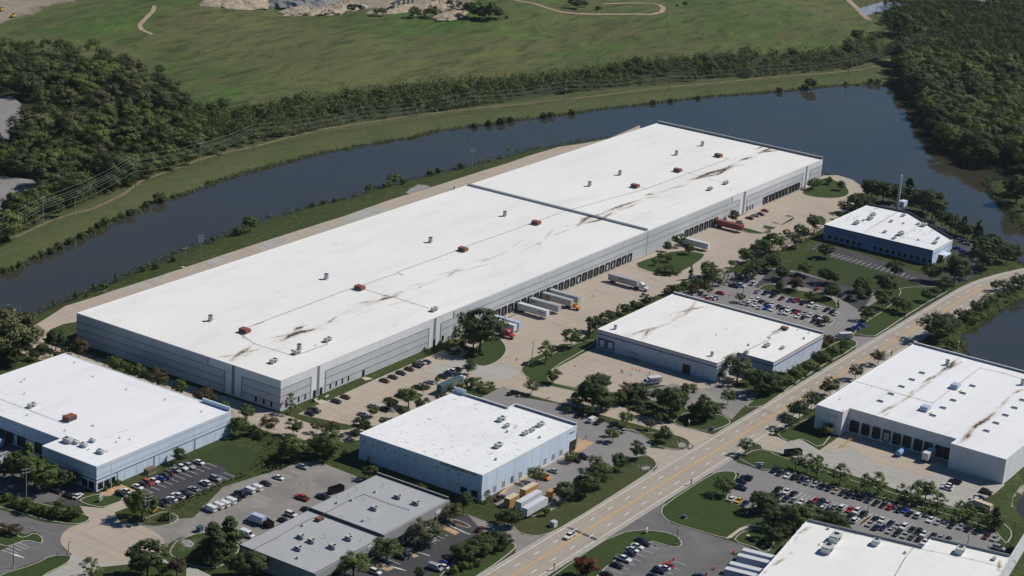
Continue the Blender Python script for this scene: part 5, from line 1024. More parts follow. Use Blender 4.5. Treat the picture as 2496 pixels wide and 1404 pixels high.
cars('L', '850 402 k; 902 385 b; 952 362 b', 'y', 'at the lawn by the avenue entrance', d); cars('L', '762 70 k; 840 88 k', 'X', 'under the big round tree', d)
cars('G', '2290 705 k; 2345 680 s; 2395 668 k; 2440 635 r; 2200 745 s', 'y', 'by the dock wall at the far end', 'cars near the red trailer')
cars('H', '1860 992 b; 1922 1025 b; 1962 1050 k; 1905 905 w; 1740 822 w; 1955 950 s; 1915 1062 k; 2130 1090 k', 'y', 'behind the blue office', 'cars behind the blue office')
# ---- lorries
def lettering(txt, size, m, parent, loc, rot, extrude=.015):
    cu = bpy.data.curves.new('lettering', 'FONT'); cu.body = txt; cu.size = size; cu.extrude = extrude; cu.align_x = 'CENTER'; cu.align_y = 'CENTER'; cu.offset = .012*size
    tmp = bpy.data.objects.new('tmp', cu); COL.objects.link(tmp); dg = bpy.context.evaluated_depsgraph_get(); me = bpy.data.meshes.new_from_object(tmp.evaluated_get(dg)); bpy.data.objects.remove(tmp); bpy.data.curves.remove(cu)
    me.materials.clear(); me.materials.append(m); o = bpy.data.objects.new('lettering', me); COL.objects.link(o); o.parent = parent; o.location = loc; o.rotation_euler = rot; return o
def marks(parent, m, x0, x1, y, z, h, side=-1, n=9):        # unreadable lettering: a line of small blocks
    mb = MB(); rr = random.Random(int(x0*10)); x = x0
    while x < x1: wd = rr.uniform(.14, .3); mb.box(x, x+wd, y-.012, y+.012, z, z+h*rr.choice((.7, 1, 1))); x += wd+.07
    return mb.obj('lettering', m, parent)
def trailer(p, rz, m, phrase, place, L=16.15, roofm=None, h=4.1, wheels=True):
    t = empty('semi_trailer', (p[0], p[1], .05), rz)                 # local +x = nose
    MB().box(-L/2, L/2, -1.3, 1.3, 1.15, h-.05).obj('cargo_box', M[m], t); MB().box(-L/2+.04, L/2-.04, -1.26, 1.26, h-.05, h).obj('roof', M[roofm or m], t)
    mb = MB(); mb.box(-L/2-.02, L/2+.02, -1.33, -1.29, 1.15, 1.3).box(-L/2-.02, L/2+.02, -1.33, -1.29, h-.18, h-.04).box(-L/2-.02, L/2+.02, 1.29, 1.33, h-.18, h-.04)
    for i in range(int(L/1.2)): mb.box(-L/2+.6+i*1.2, -L/2+.64+i*1.2, -1.315, -1.3, 1.3, h-.2)
    mb.obj('side_rail', M['steel'], t)
    MB().box(-L/2-.03, -L/2-.005, -1.2, 1.2, 1.25, h-.15).obj('rear_door', M[m], t)
    if wheels:
        for x in (-L/2+1.6, -L/2+2.9):
            for y in (-1.0, 1.0): inst('wheel', cache('tw', lambda: wheel_mesh(.5, .5)), t, (x, y, .5))
        MB().box(L/2-3.2, L/2-3.0, -.9, -.75, 0, 1.15).box(L/2-3.2, L/2-3.0, .75, .9, 0, 1.15).obj('landing_gear', M['grey_dark'], t); MB().box(-L/2+.5, -L/2+4, -.5, .5, .75, 1.15).obj('axle_frame', M['grey_dark'], t)
    reg(t, phrase, place, 'trailer', 'semi trailers'); return t
def tractor(p, rz, m, phrase, place, sleeper=True):
    t = empty('truck_tractor', (p[0], p[1], .05), rz)
    mb = MB(); mb.extrude_y([(-1.2, .9), (1.0, .9), (3.3, .75), (3.4, 1.2), (3.2, 1.75), (1.3, 2.0), (.9, 2.9), (.2, 3.65), (-1.2, 3.75)] if sleeper else [(0, .9), (1.0, .9), (3.1, .75), (3.2, 1.5), (1.5, 1.75), (1.1, 2.7), (0, 2.75)], -1.15, 1.15)
    me = mb.mesh('cab', m, bevel=.1); inst('cab', me, t)
    MB().hull8([(1.36, -1.0, 2.02), (1.40, -1.0, 2.04), (1.40, 1.0, 2.04), (1.36, 1.0, 2.02)], [(.98, -1.0, 2.8), (1.02, -1.0, 2.83), (1.02, 1.0, 2.83), (.98, 1.0, 2.8)]).box(.3, 1.0, -1.17, 1.17, 2.0, 2.6).obj('windows', M['glass'], t)
    MB().box(-4.0, -1.0, -.45, .45, .7, 1.0).obj('chassis', M['grey_dark'], t); MB().box(3.3, 3.45, -.9, .9, .6, 1.5).obj('grille', M['chrome'], t)
    for x in (2.4, -2.2, -3.5):
        for y in (-1.0, 1.0): inst('wheel', cache('tw', None) if 'tw' in MC else cache('tw', lambda: wheel_mesh(.5, .5)), t, (x, y, .5))
    for y in (-.95, .95): MB().cyl((-1.35, y, .9), (-1.35, y, 4.0), .09, n=8).obj('exhaust_stack', M['chrome'], t); inst('headlight', MC['hl'], t, (3.4, y*.9, 1.0))
    reg(t, phrase, place, 'truck', 'truck tractors'); return t
wd_ = 'docked at the long warehouse'
def docked(v, x, y, m, phrase, place=wd_, L=16.15, off=0, **k):
    p = P(v, x, y, 1.2); return trailer((p[0], Y0-.55-L/2-off), -math.pi/2, m, phrase, place, L, **k), p
t1, p1 = docked('j', 1012, 925, 'trailer_white', 'white trailer with a line of dark lettering near its nose'); marks(t1, M['grey_dark'], 3.2, 6.9, -1.335, 2.6, .55)
t2, p2 = docked('j', 1188, 852, 'trailer_grey', 'grey trailer with two lines of lettering near the dock'); marks(t2, M['grey_dark'], -7, -4.2, -1.335, 3.0, .35); marks(t2, M['grey_dark'], -6.9, -4.9, -1.335, 2.45, .35)
t3, p3 = docked('j', 1372, 772, 'trailer_grey', 'grey trailer with a round black and orange badge')
MB().cyl((-4.6, -1.31, 2.7), (-4.6, -1.345, 2.7), 1.0, n=24).obj('badge', M['black'], t3); MB().cyl((-4.6, -1.346, 2.7), (-4.6, -1.37, 2.7), .78, n=24).obj('badge_disc', M['orange'], t3); lettering('B', 1.1, M['black'], t3, (-4.6, -1.375, 2.7), (math.pi/2, 0, 0))
t4, p4 = docked('j', 1455, 720, 'trailer_grey', 'plain grey trailer behind the badged trailer')
t5, p5 = docked('j', 632, 1105, 'trailer_blue', 'blue-grey trailer with a dark blue patch'); MB().box(.4, 5.6, -1.345, -1.325, 1.6, 3.6).obj('blue_patch', M['navy_band'], t5); marks(t5, M['frame_white'], .8, 2.8, -1.352, 2.6, .4)
t6, p6 = docked('j', 540, 1135, 'trailer_white', 'white trailer with bold black capitals on its side'); lettering('WERNER', .95, M['black'], t6, (2.0, -1.34, 2.9), (math.pi/2, 0, 0)); MB().box(.2, 4.4, -1.345, -1.325, 1.7, 2.2).obj('blue_patch', M['blue_paint'], t6)
t7, p7_ = docked('j', 430, 1190, 'green_box', 'dark green trailer behind the red truck', L=14.6, roofm='green_box')
for t_, x_ in ((t1, p1[0]), (t2, p2[0]), (t3, p3[0]), (t4, p4[0]), (t5, p5[0]), (t6, p6[0]), (t7, p7_[0])): t_.location.x = x_-.3
yn = Y0-.55-14.6
tractor((t7.location.x, yn-2.1), -math.pi/2, PAINT['r'], 'bright red semi truck', 'pulling the dark green trailer')
tractor((t3.location.x, Y0-.55-16.15-1.0), -math.pi/2, PAINT['o'], 'orange yard truck', 'coupled to the badged trailer', False)
pn = P('j', 2232, 465, 1.2); ts = trailer((pn[0]-.3, pn[1]+8.1), -math.pi/2, 'trailer_grey', 'long grey trailer pulled out behind a white truck', 'in the yard near the dock doors'); marks(ts, M['grey_dark'], -2.5, 1.2, -1.335, 3.0, .4)
tractor((pn[0]-.3, pn[1]-2.3), -math.pi/2, PAINT['w'], 'white semi truck with sleeper cab', 'pulling the long grey trailer')
pn = P('G', 2200, 822, 1.2); trailer((pn[0], Y0-.55-8.1), -math.pi/2, 'red_box', 'rust-red container trailer', 'docked beyond the tree island')
pn = P('G', 1902, 1003, 1.2); trailer((pn[0], pn[1]+8.1), -math.pi/2, 'trailer_white', 'plain white trailer', 'parked behind the tree island')
a_ = P('J', 1745, 1010, 1.2); b_ = P('J', 1985, 900, 1.2); t8 = trailer(((a_[0]+b_[0])/2, (a_[1]+b_[1])/2+.6), math.atan2(b_[1]-a_[1], b_[0]-a_[0]), 'green_box', 'long dark green trailer with gold lettering', 'beside the parked cars and young trees', 14.6, 'green_box')
lettering('CSX', 1.7, M['gold'], t8, (2.2, -1.34, 2.6), (math.pi/2, 0, 0)); MB().box(.3, .4, -1.345, -1.32, 1.7, 3.5).box(4.1, 4.2, -1.345, -1.32, 1.7, 3.5).obj('bracket_mark', M['beige'], t8)
ang = math.atan2(b_[1]-a_[1], b_[0]-a_[0]); c_ = np.array([(a_[0]+b_[0])/2, (a_[1]+b_[1])/2+.6])+np.array([math.cos(ang), math.sin(ang)])*9.4; tractor(c_, ang, PAINT['w'], 'white semi truck seen from the side', 'in front of the dark green trailer')
# trailers and containers beside the workshop
def on_x(v, xa, ya, xb, yb, L, m, phrase, place, roofm, wheels=True, h=4.1, rise=1.2):
    a_, b_ = P(v, xa, ya, rise), P(v, xb, yb, rise); return trailer(((a_[0]+b_[0])/2, (a_[1]+b_[1])/2+1.3), 0, m, phrase, place, L, roofm, h, wheels)
on_x('l', 1150, 980, 1890, 560, 13.5, 'trailer_white', 'white trailer nearest the avenue', 'beside the yellow containers', 'trailer_white')
on_x('l', 880, 780, 1760, 330, 13.8, 'trailer_white', 'white trailer in the middle', 'beside the yellow containers', 'trailer_white')
def container(v, x, y, L, m, roofm, phrase, place, h=3.4, rz=0, grp='storage containers'):
    p = P(v, x, y, 0); t = empty('storage_container', (p[0], p[1], .05), rz)
    mb = MB(); mb.box(-L/2, L/2, -1.22, 1.22, .1, h); [mb.box(-L/2+.4+i*.6, -L/2+.55+i*.6, -1.26, 1.26, .3, h-.2) for i in range(int(L/.6)-1)]; mb.obj('container_box', M[m], t); MB().box(-L/2-.02, L/2+.02, -1.24, 1.24, h, h+.05).obj('roof', M[roofm], t); MB().box(-L/2-.05, -L/2-.01, -1.1, 1.1, .3, h-.15).obj('door', M[m], t)
    return reg(t, phrase, place, 'container', grp)
container('l', 640, 560, 6.1, 'ochre', 'beige', 'short yellow container with cream roof', 'nearest the workshop corner'); container('l', 1230, 220, 8.5, 'ochre', 'beige', 'longer yellow container', 'behind the white trailers'); 
p = P('O', 335, 470, .5)
def boxtruck(p, rz, phrase, place, boxm, cabp, L=4.6, h=3.1, name='box_truck'):
    t = empty(name, (p[0], p[1], .05), rz); inst('cab', cache('cab', lambda: car_body('cab')), t, (-1, 0, 0), m=cabp); inst('windows', cache('cabg', lambda: car_glass('cab')), t, (-1, 0, 0))
    MB().box(-L+.1, .1, -1.15, 1.15, .75, h).obj('cargo_box', M[boxm], t); MB().box(-L+.05, 1, -.5, .5, .45, .75).obj('chassis', M['grey_dark'], t)
    for x in (1.5, -L+1.5):
        for y in (-.9, .9): inst('wheel', cache(('wh', .42), lambda: wheel_mesh(.42, .3)), t, (x, y, .42))
    for y in (-.7, .7): inst('headlight', MC['hl'], t, (2.6, y, .8))
    return reg(t, phrase, place, 'truck', 'small trucks')
boxtruck(p, -math.pi/2-.1, 'orange-cabbed truck with white body', 'behind the small tree by the workshop', 'trailer_white', PAINT['o'], 4.0, 2.6)
p = P('O', 420, 620, 1); boxtruck(p, .1, 'dark blue-cabbed truck', 'half hidden by roadside trees', 'ochre', PAINT['n'], 3.5, 2.9)
p = P('h', 440, 810, 1.2); boxtruck((p[0], p[1]), math.pi/2, 'white box truck', 'beside the black open skip', 'trailer_blue', PAINT['w'], 5.2, 3.3)
t = boxtruck(P('K', 1330, 905, 1.0), math.pi-.55, 'white delivery step van lettered in purple and orange', 'on the parcel depot yard', 'trailer_white', PAINT['w'], 5.0, 2.9, 'delivery_van'); t.scale = (1.15, 1.15, 1.15)
for s_, r_ in ((1.17, math.pi), (-1.17, 0)):
    sg = -1 if s_ > 0 else 1
    lettering('Fed', 1.55, M['purple'], t, (-2.2-sg*1.0, s_, 1.9), (math.pi/2, 0, r_)); lettering('Ex', 1.55, M['orange'], t, (-2.2+sg*1.2, s_, 1.9), (math.pi/2, 0, r_))
t = boxtruck(P('L', 740, 475, 1.2), math.pi/2+.9, 'long white delivery truck with purple and orange lettering', 'at the drive beside the parcel depot', 'trailer_white', PAINT['w'], 6.4, 3.2, 'delivery_truck')
for s_, r_ in ((1.17, math.pi), (-1.17, 0)):
    sg = -1 if s_ > 0 else 1
    lettering('Fed', 2.0, M['purple'], t, (-3.0-sg*1.35, s_, 2.0), (math.pi/2, 0, r_)); lettering('Ex', 2.0, M['orange'], t, (-3.0+sg*1.5, s_, 2.0), (math.pi/2, 0, r_))
boxtruck(P('i', 150, 960, 1), 0.1, 'white box truck with grey roof', 'in the shaded left dock yard', 'trailer_grey', PAINT['w'], 5.0, 3.0); boxtruck(P('i', 30, 640, 1), 0, 'dark-cabbed box truck backed to the dock', 'in the shaded left dock yard', 'trailer_blue', PAINT['n'], 6.0, 3.4)
boxtruck(P('L', 1045, 55, 1), math.pi, 'white panel truck', 'in the shaded lot by the big round tree', 'trailer_white', PAINT['w'], 3.8, 2.6)
# enclosed white trailer behind a pickup
p = P('N', 1675, 1075, .8); t = empty('cargo_trailer', (p[0], p[1], .05), 0); MB().prism([(-2.2, -1), (2.0, -1), (2.0, 1), (-2.2, 1), (-2.9, 0)], .5, 2.6).obj('body', M['trailer_grey'], t); MB().prism([(-2.25, -1.05), (2.05, -1.05), (2.05, 1.05), (-2.25, 1.05), (-3.0, 0)], 2.6, 2.68, bottom=True).obj('roof', M['trailer_white'], t)
for y in (-1.0, 1.0): inst('wheel', cache(('wh', .37), lambda: wheel_mesh(.37, .24)), t, (.3, y, .37))
tag(t, 'small enclosed cargo trailer with white pointed roof behind a black pickup', 'trailer')
# truck court
p = P('Q', 1575, 330, 0); t9 = trailer((p[0]+5.5, p[1]+1), 0, 'trailer_white', 'short white box trailer in sun and shade', 'in the truck court by the dark bays', 12.5, None, 4.0)
p = P('Q', 1310, 245, .8); t = empty('blue_tank', (p[0]+.6, p[1], .05)); MB().cyl((-2.2, 0, 1.4), (2.2, 0, 1.4), 1.15, n=18).obj('tank', M['blue_paint'], t); MB().box(-1.8, -1.4, -1, 1, 0, 1.0).box(1.4, 1.8, -1, 1, 0, 1.0).obj('cradle', M['grey_dark'], t); tag(t, 'pale blue compactor drum at the edge of the shaded truck court', 'compactor')
p = P('g', 1640, 500, 1.0); t = boxtruck((p[0], p[1]-1), math.pi/2-.15, 'cream motorhome-like truck', 'among the young trees of the truck court', 'beige', PAINT['w'], 7.5, 2.9)
mb = MB()
for s_ in ("Q 750 185; Q 865 95", "Q 780 185; Q 868 110"):
    a_, b_ = pts(s_); mb.cyl((a_[0], a_[1], .9), (b_[0], b_[1], .9), .09, n=6); [mb.cyl((q[0], q[1], 0), (q[0], q[1], .9), .07, n=6) for q in resample([a_, b_], 2.5)]
tag(mb.obj('guard_rail', M['yellow_paint']), 'yellow guard rails at the dock ramp of the truck court', 'railing')
def skip(v, x, y, rz, m, label, L=6.0, h=2.2):
    p = P(v, x, y, .8); t = empty('waste_skip', (p[0], p[1], .05), rz); mb = MB()
    for a_ in ((-L/2, L/2, -1.2, -1.12), (-L/2, L/2, 1.12, 1.2), (-L/2, -L/2+.08, -1.12, 1.12), (L/2-.08, L/2, -1.12, 1.12)): mb.box(*a_, .15, h)
    mb.box(-L/2, L/2, -1.2, 1.2, .1, .2); mb.obj('shell', M[m], t); mb = MB(); [mb.box(-L/2+.5+i, -L/2+.62+i, -1.3, 1.3, .2, h) for i in range(int(L))]; mb.obj('rib', M[m], t)
    MB().box(-L/2+.1, L/2-.1, -1.1, 1.1, .2, h*.5).obj('rubbish', M['mulch'], t); tag(t, label, 'skip'); return t
skip('h', 690, 900, math.pi/2-.2, 'black', 'black open-top skip beside the white box truck'); skip('h', 2020, 270, -.2, 'black', 'dark skip heaped with boxes by the ribbed roof edge')
skip('Q', 300, 235, -.6, 'black', 'dark open frame skip under the tree at the truck court entrance', 7); skip('E', 250, 485, .6, 'blue_paint', 'blue skip in the gravel yard by the left woods'); skip('E', 120, 480, .5, 'navy_band', 'dark blue skip beside the blue skip', 5)
skip('i', 90, 860, 0, 'trailer_white', 'white bin with orange waste at the left edge docks', 4, 1.6)
# six blue-sided trailers with white roofs backed to the corner building
for i, (xa, ya) in enumerate(((1085, 600), (900, 800), (600, 1110), (440, 1310))):
    a_ = P('n', xa, ya, 3.7); rz6 = math.atan2((C6-A6)[1], (C6-A6)[0]); n6 = np.array([math.cos(rz6), math.sin(rz6)])
    c6 = a_[:2]+n6*6.6; trailer((c6[0], c6[1]), rz6+math.pi, 'trailer_blue', ('topmost', 'second', 'third', 'lowest')[i]+' blue-sided trailer with pale ribbed roof', 'backed to the corner building', 13.0, 'trailer_white', 3.8)
# ---- small furniture
def cone(v, x, y, place='on the parcel depot yard', s=1.0, kind=0):
    p = P(v, x, y); t = empty('traffic_cone' if not kind else 'traffic_barrel', (p[0], p[1], .06), 0, s)
    if kind: MB().cyl((0, 0, .05), (0, 0, 1.1), .42, .32, n=12).obj('drum', M['cone_orange'], t); MB().cyl((0, 0, .45), (0, 0, .62), .39, .385, n=12).obj('stripe', M['frame_white'], t); MB().box(-.4, .4, -.4, .4, 0, .05).obj('base', M['rubber'], t)
    else: MB().cyl((0, 0, .05), (0, 0, .9), .2, .04, n=10).obj('cone_body', M['cone_orange'], t); MB().box(-.25, .25, -.25, .25, 0, .05).obj('base', M['rubber'], t)
    reg(t, 'orange traffic cone' if not kind else 'orange-red traffic barrel', place, 'traffic cone' if not kind else 'traffic barrel', 'traffic cones')
for x, y in ((628, 755), (1085, 815), (1160, 838), (1175, 780), (1210, 788), (1245, 798), (705, 948)): cone('K', x, y, s=1.1)
for x, y in ((1570, 1255), (1535, 1285), (1952, 1345), (2140, 1190), (1882, 1395)): cone('O', x, y, 'in the front car park', 1, 1)
def person(v, x, y, label, rz=0, pose=0, cloth='cloth_dark'):
    p = P(v, x, y)
    me = bpy.data.meshes.new('person'); J = [(0, 0, .95), (0, 0, 1.2), (0, 0, 1.45), (0, .01, 1.56), (0, .02, 1.68), (0, .02, 1.78), (.1, 0, .9), (.12, .03, .5), (.12, 0, .08), (.12, .16, .04), (-.1, 0, .9), (-.13, -.08+.1*pose, .5), (-.13, -.12, .08), (-.13, .04, .04),
         (.19, 0, 1.42), (.25, 0, 1.15), (.27, .1, .9), (.27, .14, .80), (-.19, 0, 1.42), (-.26, .02, 1.15), (-.24, .2, .98+.2*pose), (-.23, .28, .95+.2*pose)]
    Ed = [(0, 1), (1, 2), (2, 3), (3, 4), (4, 5), (0, 6), (6, 7), (7, 8), (8, 9), (0, 10), (10, 11), (11, 12), (12, 13), (2, 14), (14, 15), (15, 16), (16, 17), (2, 18), (18, 19), (19, 20), (20, 21)]
    R = [.15, .14, .15, .06, .105, .09, .1, .07, .045, .04, .1, .07, .045, .04, .07, .05, .038, .035, .07, .05, .038, .035]
    me.from_pydata(J, Ed, []); me.materials.append(M[cloth]); o = bpy.data.objects.new('person', me); COL.objects.link(o); md = o.modifiers.new('skin', 'SKIN'); o.modifiers.new('sub', 'SUBSURF').levels = 1
    for i, sv in enumerate(me.skin_vertices[0].data): sv.radius = (R[i], R[i]); sv.use_root = i == 0
    dg = bpy.context.evaluated_depsgraph_get(); m2 = bpy.data.meshes.new_from_object(o.evaluated_get(dg)); o.modifiers.clear(); o.data = m2
    m2.materials.append(M['skin'])
    for f in m2.polygons:
        if f.center.z > 1.53 or f.center.z < .0: f.material_index = 1
    hp = MB(); hp.cyl((0, -.01, 1.72), (0, -.01, 1.84), .115, .07, n=10).obj('hair', M['black'], o)
    o.location = (p[0], p[1], .06); o.rotation_euler = (0, 0, rz); tag(o, label, 'person')
person('K', 805, 98, 'person in dark clothes standing alone on the tan loading yard', .5); person('K', 1070, 818, 'person in dark clothes standing by the cones', 2)
person('K', 1335, 842, 'person in blue standing behind the delivery step van', 1, 1, 'navy_band'); person('O', 732, 108, 'person walking past the workshop entrance', 1.2, 1)
person('Q', 265, 120, 'person standing on the lawn corner by the truck court', .3)
def cabinet(v, x, y, m, label, w=1.8, d_=1.4, h=1.6, cat='utility box', rz=0):
    p = P(v, x, y); t = empty('utility_cabinet', (p[0], p[1], .1), rz); MB().box(-w/2, w/2, -d_/2, d_/2, .1, h).obj('casing', M[m], t); MB().box(-w/2-.15, w/2+.15, -d_/2-.15, d_/2+.15, 0, .1).obj('pad', M['walk'], t)
    MB().box(-w/2-.04, w/2+.04, -d_/2-.04, d_/2+.04, h, h+.06).obj('lid', M[m], t); MB().box(-w/2+.1, -.03, -d_/2-.03, -d_/2, .2, h-.1).box(.03, w/2-.1, -d_/2-.03, -d_/2, .2, h-.1).obj('door', M[m], t); tag(t, label, cat)
cabinet('O', 425, 935, 'steel_pale', 'pale green utility cabinet on the verge by the avenue', 2.2, 1.8, 2.0); cabinet('M', 1900, 980, 'green_box', 'dark green utility cabinet beside the worn lot', 2.0, 1.6, 1.9); cabinet('K', 1935, 1360, 'green_box', 'small dark cabinet on the corner lawn near the avenue', 1.3, 1.2, 1.2)
cabinet('O', 1670, 855, 'green_box', 'small dark box on the big kerbed lawn', 1.6, 1.4, 1.1); cabinet('H', 1340, 590, 'cool_wall', 'white equipment shed at the foot of the monopole', 5, 3.5, 2.8, 'shed'); cabinet('O', 2275, 1028, 'walk', 'flat pale utility lid on the lawn', 1.4, 1.0, .3)
cabinet('M', 1425, 425, 'wood', 'brown fenced equipment enclosure by the staff lot', 4.2, 2.2, 1.8, 'enclosure'); cabinet('E', 1740, 1185, 'kerb', 'pale concrete inlet beside the back alley', 1.8, 1.4, .5, 'inlet') 
cabinet('F', 1905, 440, 'frame_white', 'white cabinet beside the back alley near the roof divider', 1.2, 1.0, 2.4)
def board(v, x, y, w, h, m, label, rz=0, z=.4, legs=True):
    p = P(v, x, y); t = empty('sign', (p[0], p[1], .1), rz); MB().box(-w/2, w/2, -.12, .12, z, z+h).obj('board', M[m], t); MB().box(-w/2-.06, w/2+.06, -.16, .16, z+h, z+h+.08).obj('cap', M['frame_white'], t)
    if legs: MB().box(-w/2+.05, -w/2+.2, -.06, .06, 0, z).obj('leg', M['grey_dark'], t); MB().box(w/2-.2, w/2-.05, -.06, .06, 0, z).obj('leg', M['grey_dark'], t)
    MB().box(-w/2+.25, w/2-.25, -.135, -.122, z+h*.35, z+h*.6).obj('lettering', M['steel'], t); tag(t, label, 'sign')
board('K', 1710, 1315, 3.6, 1.7, 'trailer_grey', 'grey monument sign on the corner lawn by the avenue', .6); board('O', 2385, 375, 3.0, 1.6, 'blue_paint', 'blue-white monument sign on the lawn opposite the avenue', -.9)
board('O', 1310, 1000, 1.6, 1.6, 'trailer_white', 'small white sign on the entrance island', .2); board('M', 960, 700, 2.2, 1.9, 'steel', 'grey sign on the brown bed in front of the building corner', .2)
board('K', 390, 1055, 1.0, 1.0, 'frame_white', 'tiny white sign beside the tan drive', .3); board('J', 688, 1055, 2.4, .5, 'frame_white', 'low white bench-like sign by the warehouse entrance', .1)
board('O', 1732, 540, .8, .9, 'grey_dark', 'small grey traffic sign on the avenue verge', 0, 1.6); board('O', 430, 1350, .7, .9, 'rust', 'small brown traffic sign at the near avenue verge', 0, 1.8)
board('Q', 0, 380, 1.5, 1.2, 'frame_white', 'white entrance sign at the car park corner', .5); board('O', 2095, 660, .7, .7, 'red', 'red stop sign beside the small tree at the car park', -1.2, 1.8)
def rocks(v, x, y, n, r, label):
    c = P(v, x, y); mb = MB(); rr = random.Random(int(x))
    for _ in range(n):
        a_, q = rr.uniform(0, 6.28), r*math.sqrt(rr.random()); s_ = rr.uniform(.14, .36); mb.cyl((c[0]+q*math.cos(a_), c[1]+q*math.sin(a_), 0.1), (c[0]+q*math.cos(a_)+.1, c[1]+q*math.sin(a_), .15+s_), s_, s_*.5, n=6)
    o = mb.obj('stones', M['rock']); tag(o, label, 'stones'); o['kind'] = 'stuff'
rocks('M', 1780, 1105, 60, 5.0, 'pale stones heaped in an oval on the lawn by the conifers'); rocks('O', 1650, 165, 60, 4.5, 'ring of pale stones on the island by the avenue'); rocks('O', 1300, 385, 40, 4, 'heap of stones at the tip of the avenue verge'); rocks('M', 1620, 870, 14, 2.5, 'few pale stones at the foot of a utility pole'); rocks('I', 990, 40, 20, 3, 'white stones at the corner of the back alley')
def lamp(v, xb, yb, xt, yt, label=None, heads=1, m='grey_dark', name='street_lamp', place='standing at the pavement edge'):
    b = P(v, xb, yb); _, ty = full(v, xt, yt); h = max(4, height_of(b, ty)); t = empty(name, (b[0], b[1], .05)); MB().cyl((0, 0, 0), (0, 0, h), .14, .09, n=8).obj('pole', M[m], t); MB().cyl((0, 0, 0), (0, 0, .7), .3, n=8).obj('footing', M['walk'], t)
    for i in range(heads): a_ = i*math.pi+.4; o = MB().box(.0, 1.1, -.08, .08, h-.05, h+.05).box(.8, 1.5, -.22, .22, h-.12, h+.06).obj('lamp_head', M[m], t); o.rotation_euler = (0, 0, a_)
    if label: tag(t, label, 'street lamp', 'street lamps')
    else: reg(t, 'dark street lamp', place, 'street lamp', 'street lamps')
lamp('K', 222, 678, 233, 525, 'twin-headed lamp post at the tip of the tan yard', 2); lamp('K', 778, 955, 770, 855, 'lamp post behind the large dark tree', 1); lamp('K', 1045, 250, 1040, 158, 'twin lamp behind the depot roof edge among trees', 2)
lamp('e', 905, 480, 925, 230, 'twin-headed lamp at the left of the depot car lot', 2); lamp('f', 1975, 1085, 2002, 835, 'lamp post on the brown planter strip in the long car park'); lamp('g', 1580, 1190, 1605, 975, 'lamp post near the right end of the long car park'); lamp('g', 2298, 1200, 2345, 790, 'tall dark lamp post on the lawn at the far right', 1)
lamp('O', 1590, 1112, 1603, 905, 'lamp post on the entrance island'); lamp('O', 645, 1404, 648, 1305, 'short lamp beside the rust-red tree'); lamp('M', 128, 1330, 122, 1100, 'dark lamp post in the lower left lot'); lamp('M', 650, 1200, 648, 1150, 'short post at the turning circle kerb'); lamp('L', 1862, 640, 1872, 525, 'white pole beyond the skylight building roof', 1, 'frame_white')
lamp('D', 2025, 150, 2035, 20, 'thin pole standing at the forest edge', 1) if 0 else None
def upole(b, h, label, place, m='wood', arms=1, ang_=0.0, name='utility_pole'):
    t = empty(name, (b[0], b[1], b[2]), ang_); MB().cyl((0, 0, -1), (0, 0, h), .20, .13, n=8).obj('pole', M[m], t)
    for i in range(arms):
        o = MB().box(-.09, .09, -1.6, 1.6, h-.7-i*1.3, h-.5-i*1.3).obj('crossarm', M[m], t); [MB().cyl((0, y, h-.5-i*1.3), (0, y, h-.2-i*1.3), .06, n=6).obj('insulator', M['frame_white'], o) for y in (-1.4, 0.9, 1.4)]
    if label: tag(t, label, 'utility pole', 'utility poles')
    else: reg(t, 'tall thin wooden pole', place, 'utility pole', 'power line poles on the levee')
    return t
LP = []
for v, x, y, yt in (('E', 410, 805, 500), ('E', 1286, 420, 95), ('E', 1898, 238, -10), ('E', 2408, 74, -190), ('B', 1022, 1240, 1015), ('B', 2042, 1090, 870), ('C', 533, 968, 765), ('C', 1520, 870, 683), ('C', 2407, 795, 615), ('D', 822, 716, 530)):
    b = land(v, x, y); h = height_of(b, full(v, x, yt)[1]); LP.append((b, h)); upole(b, h, None, 'carrying the power line along the levee', 'pole_grey' if len(LP) % 2 else 'wood', 1, math.pi/2)
b0, h0 = LP[0]; b1, h1 = LP[1]; LPx = [(b0+(b0-b1)*1.0, h0)]+LP+[(land('D', 1530, 560), 24)]
upole(LPx[-1][0], 24, 'far power pole half hidden in the forest edge', '', 'wood', 1, math.pi/2)
for lv_, dy, nm in ((.3, 0, 'top'), (3.0, 1.2, 'second'), (3.0, -1.2, 'third'), (5.6, 1.1, 'fourth'), (5.8, -1.1, 'fifth'), (9.5, 0, 'lowest')):
    mb = MB()
    for (a_, ha), (b_, hb) in zip(LPx, LPx[1:]):
        A_ = Vector((a_[0], a_[1]+dy, a_[2]+ha-lv_)); B_ = Vector((b_[0], b_[1]+dy, b_[2]+hb-lv_)); pr = A_; n_ = 10; sag = (A_-B_).length*.022
        for i in range(1, n_+1): s_ = i/n_; q = A_.lerp(B_, s_)-Vector((0, 0, 4*sag*s_*(1-s_))); mb.cyl(pr, q, .055, n=4, cap=False); pr = q
    tag(mb.obj('power_line', M['wire']), nm+' conductor of the power line strung along the levee', 'power line', 'levee power line')
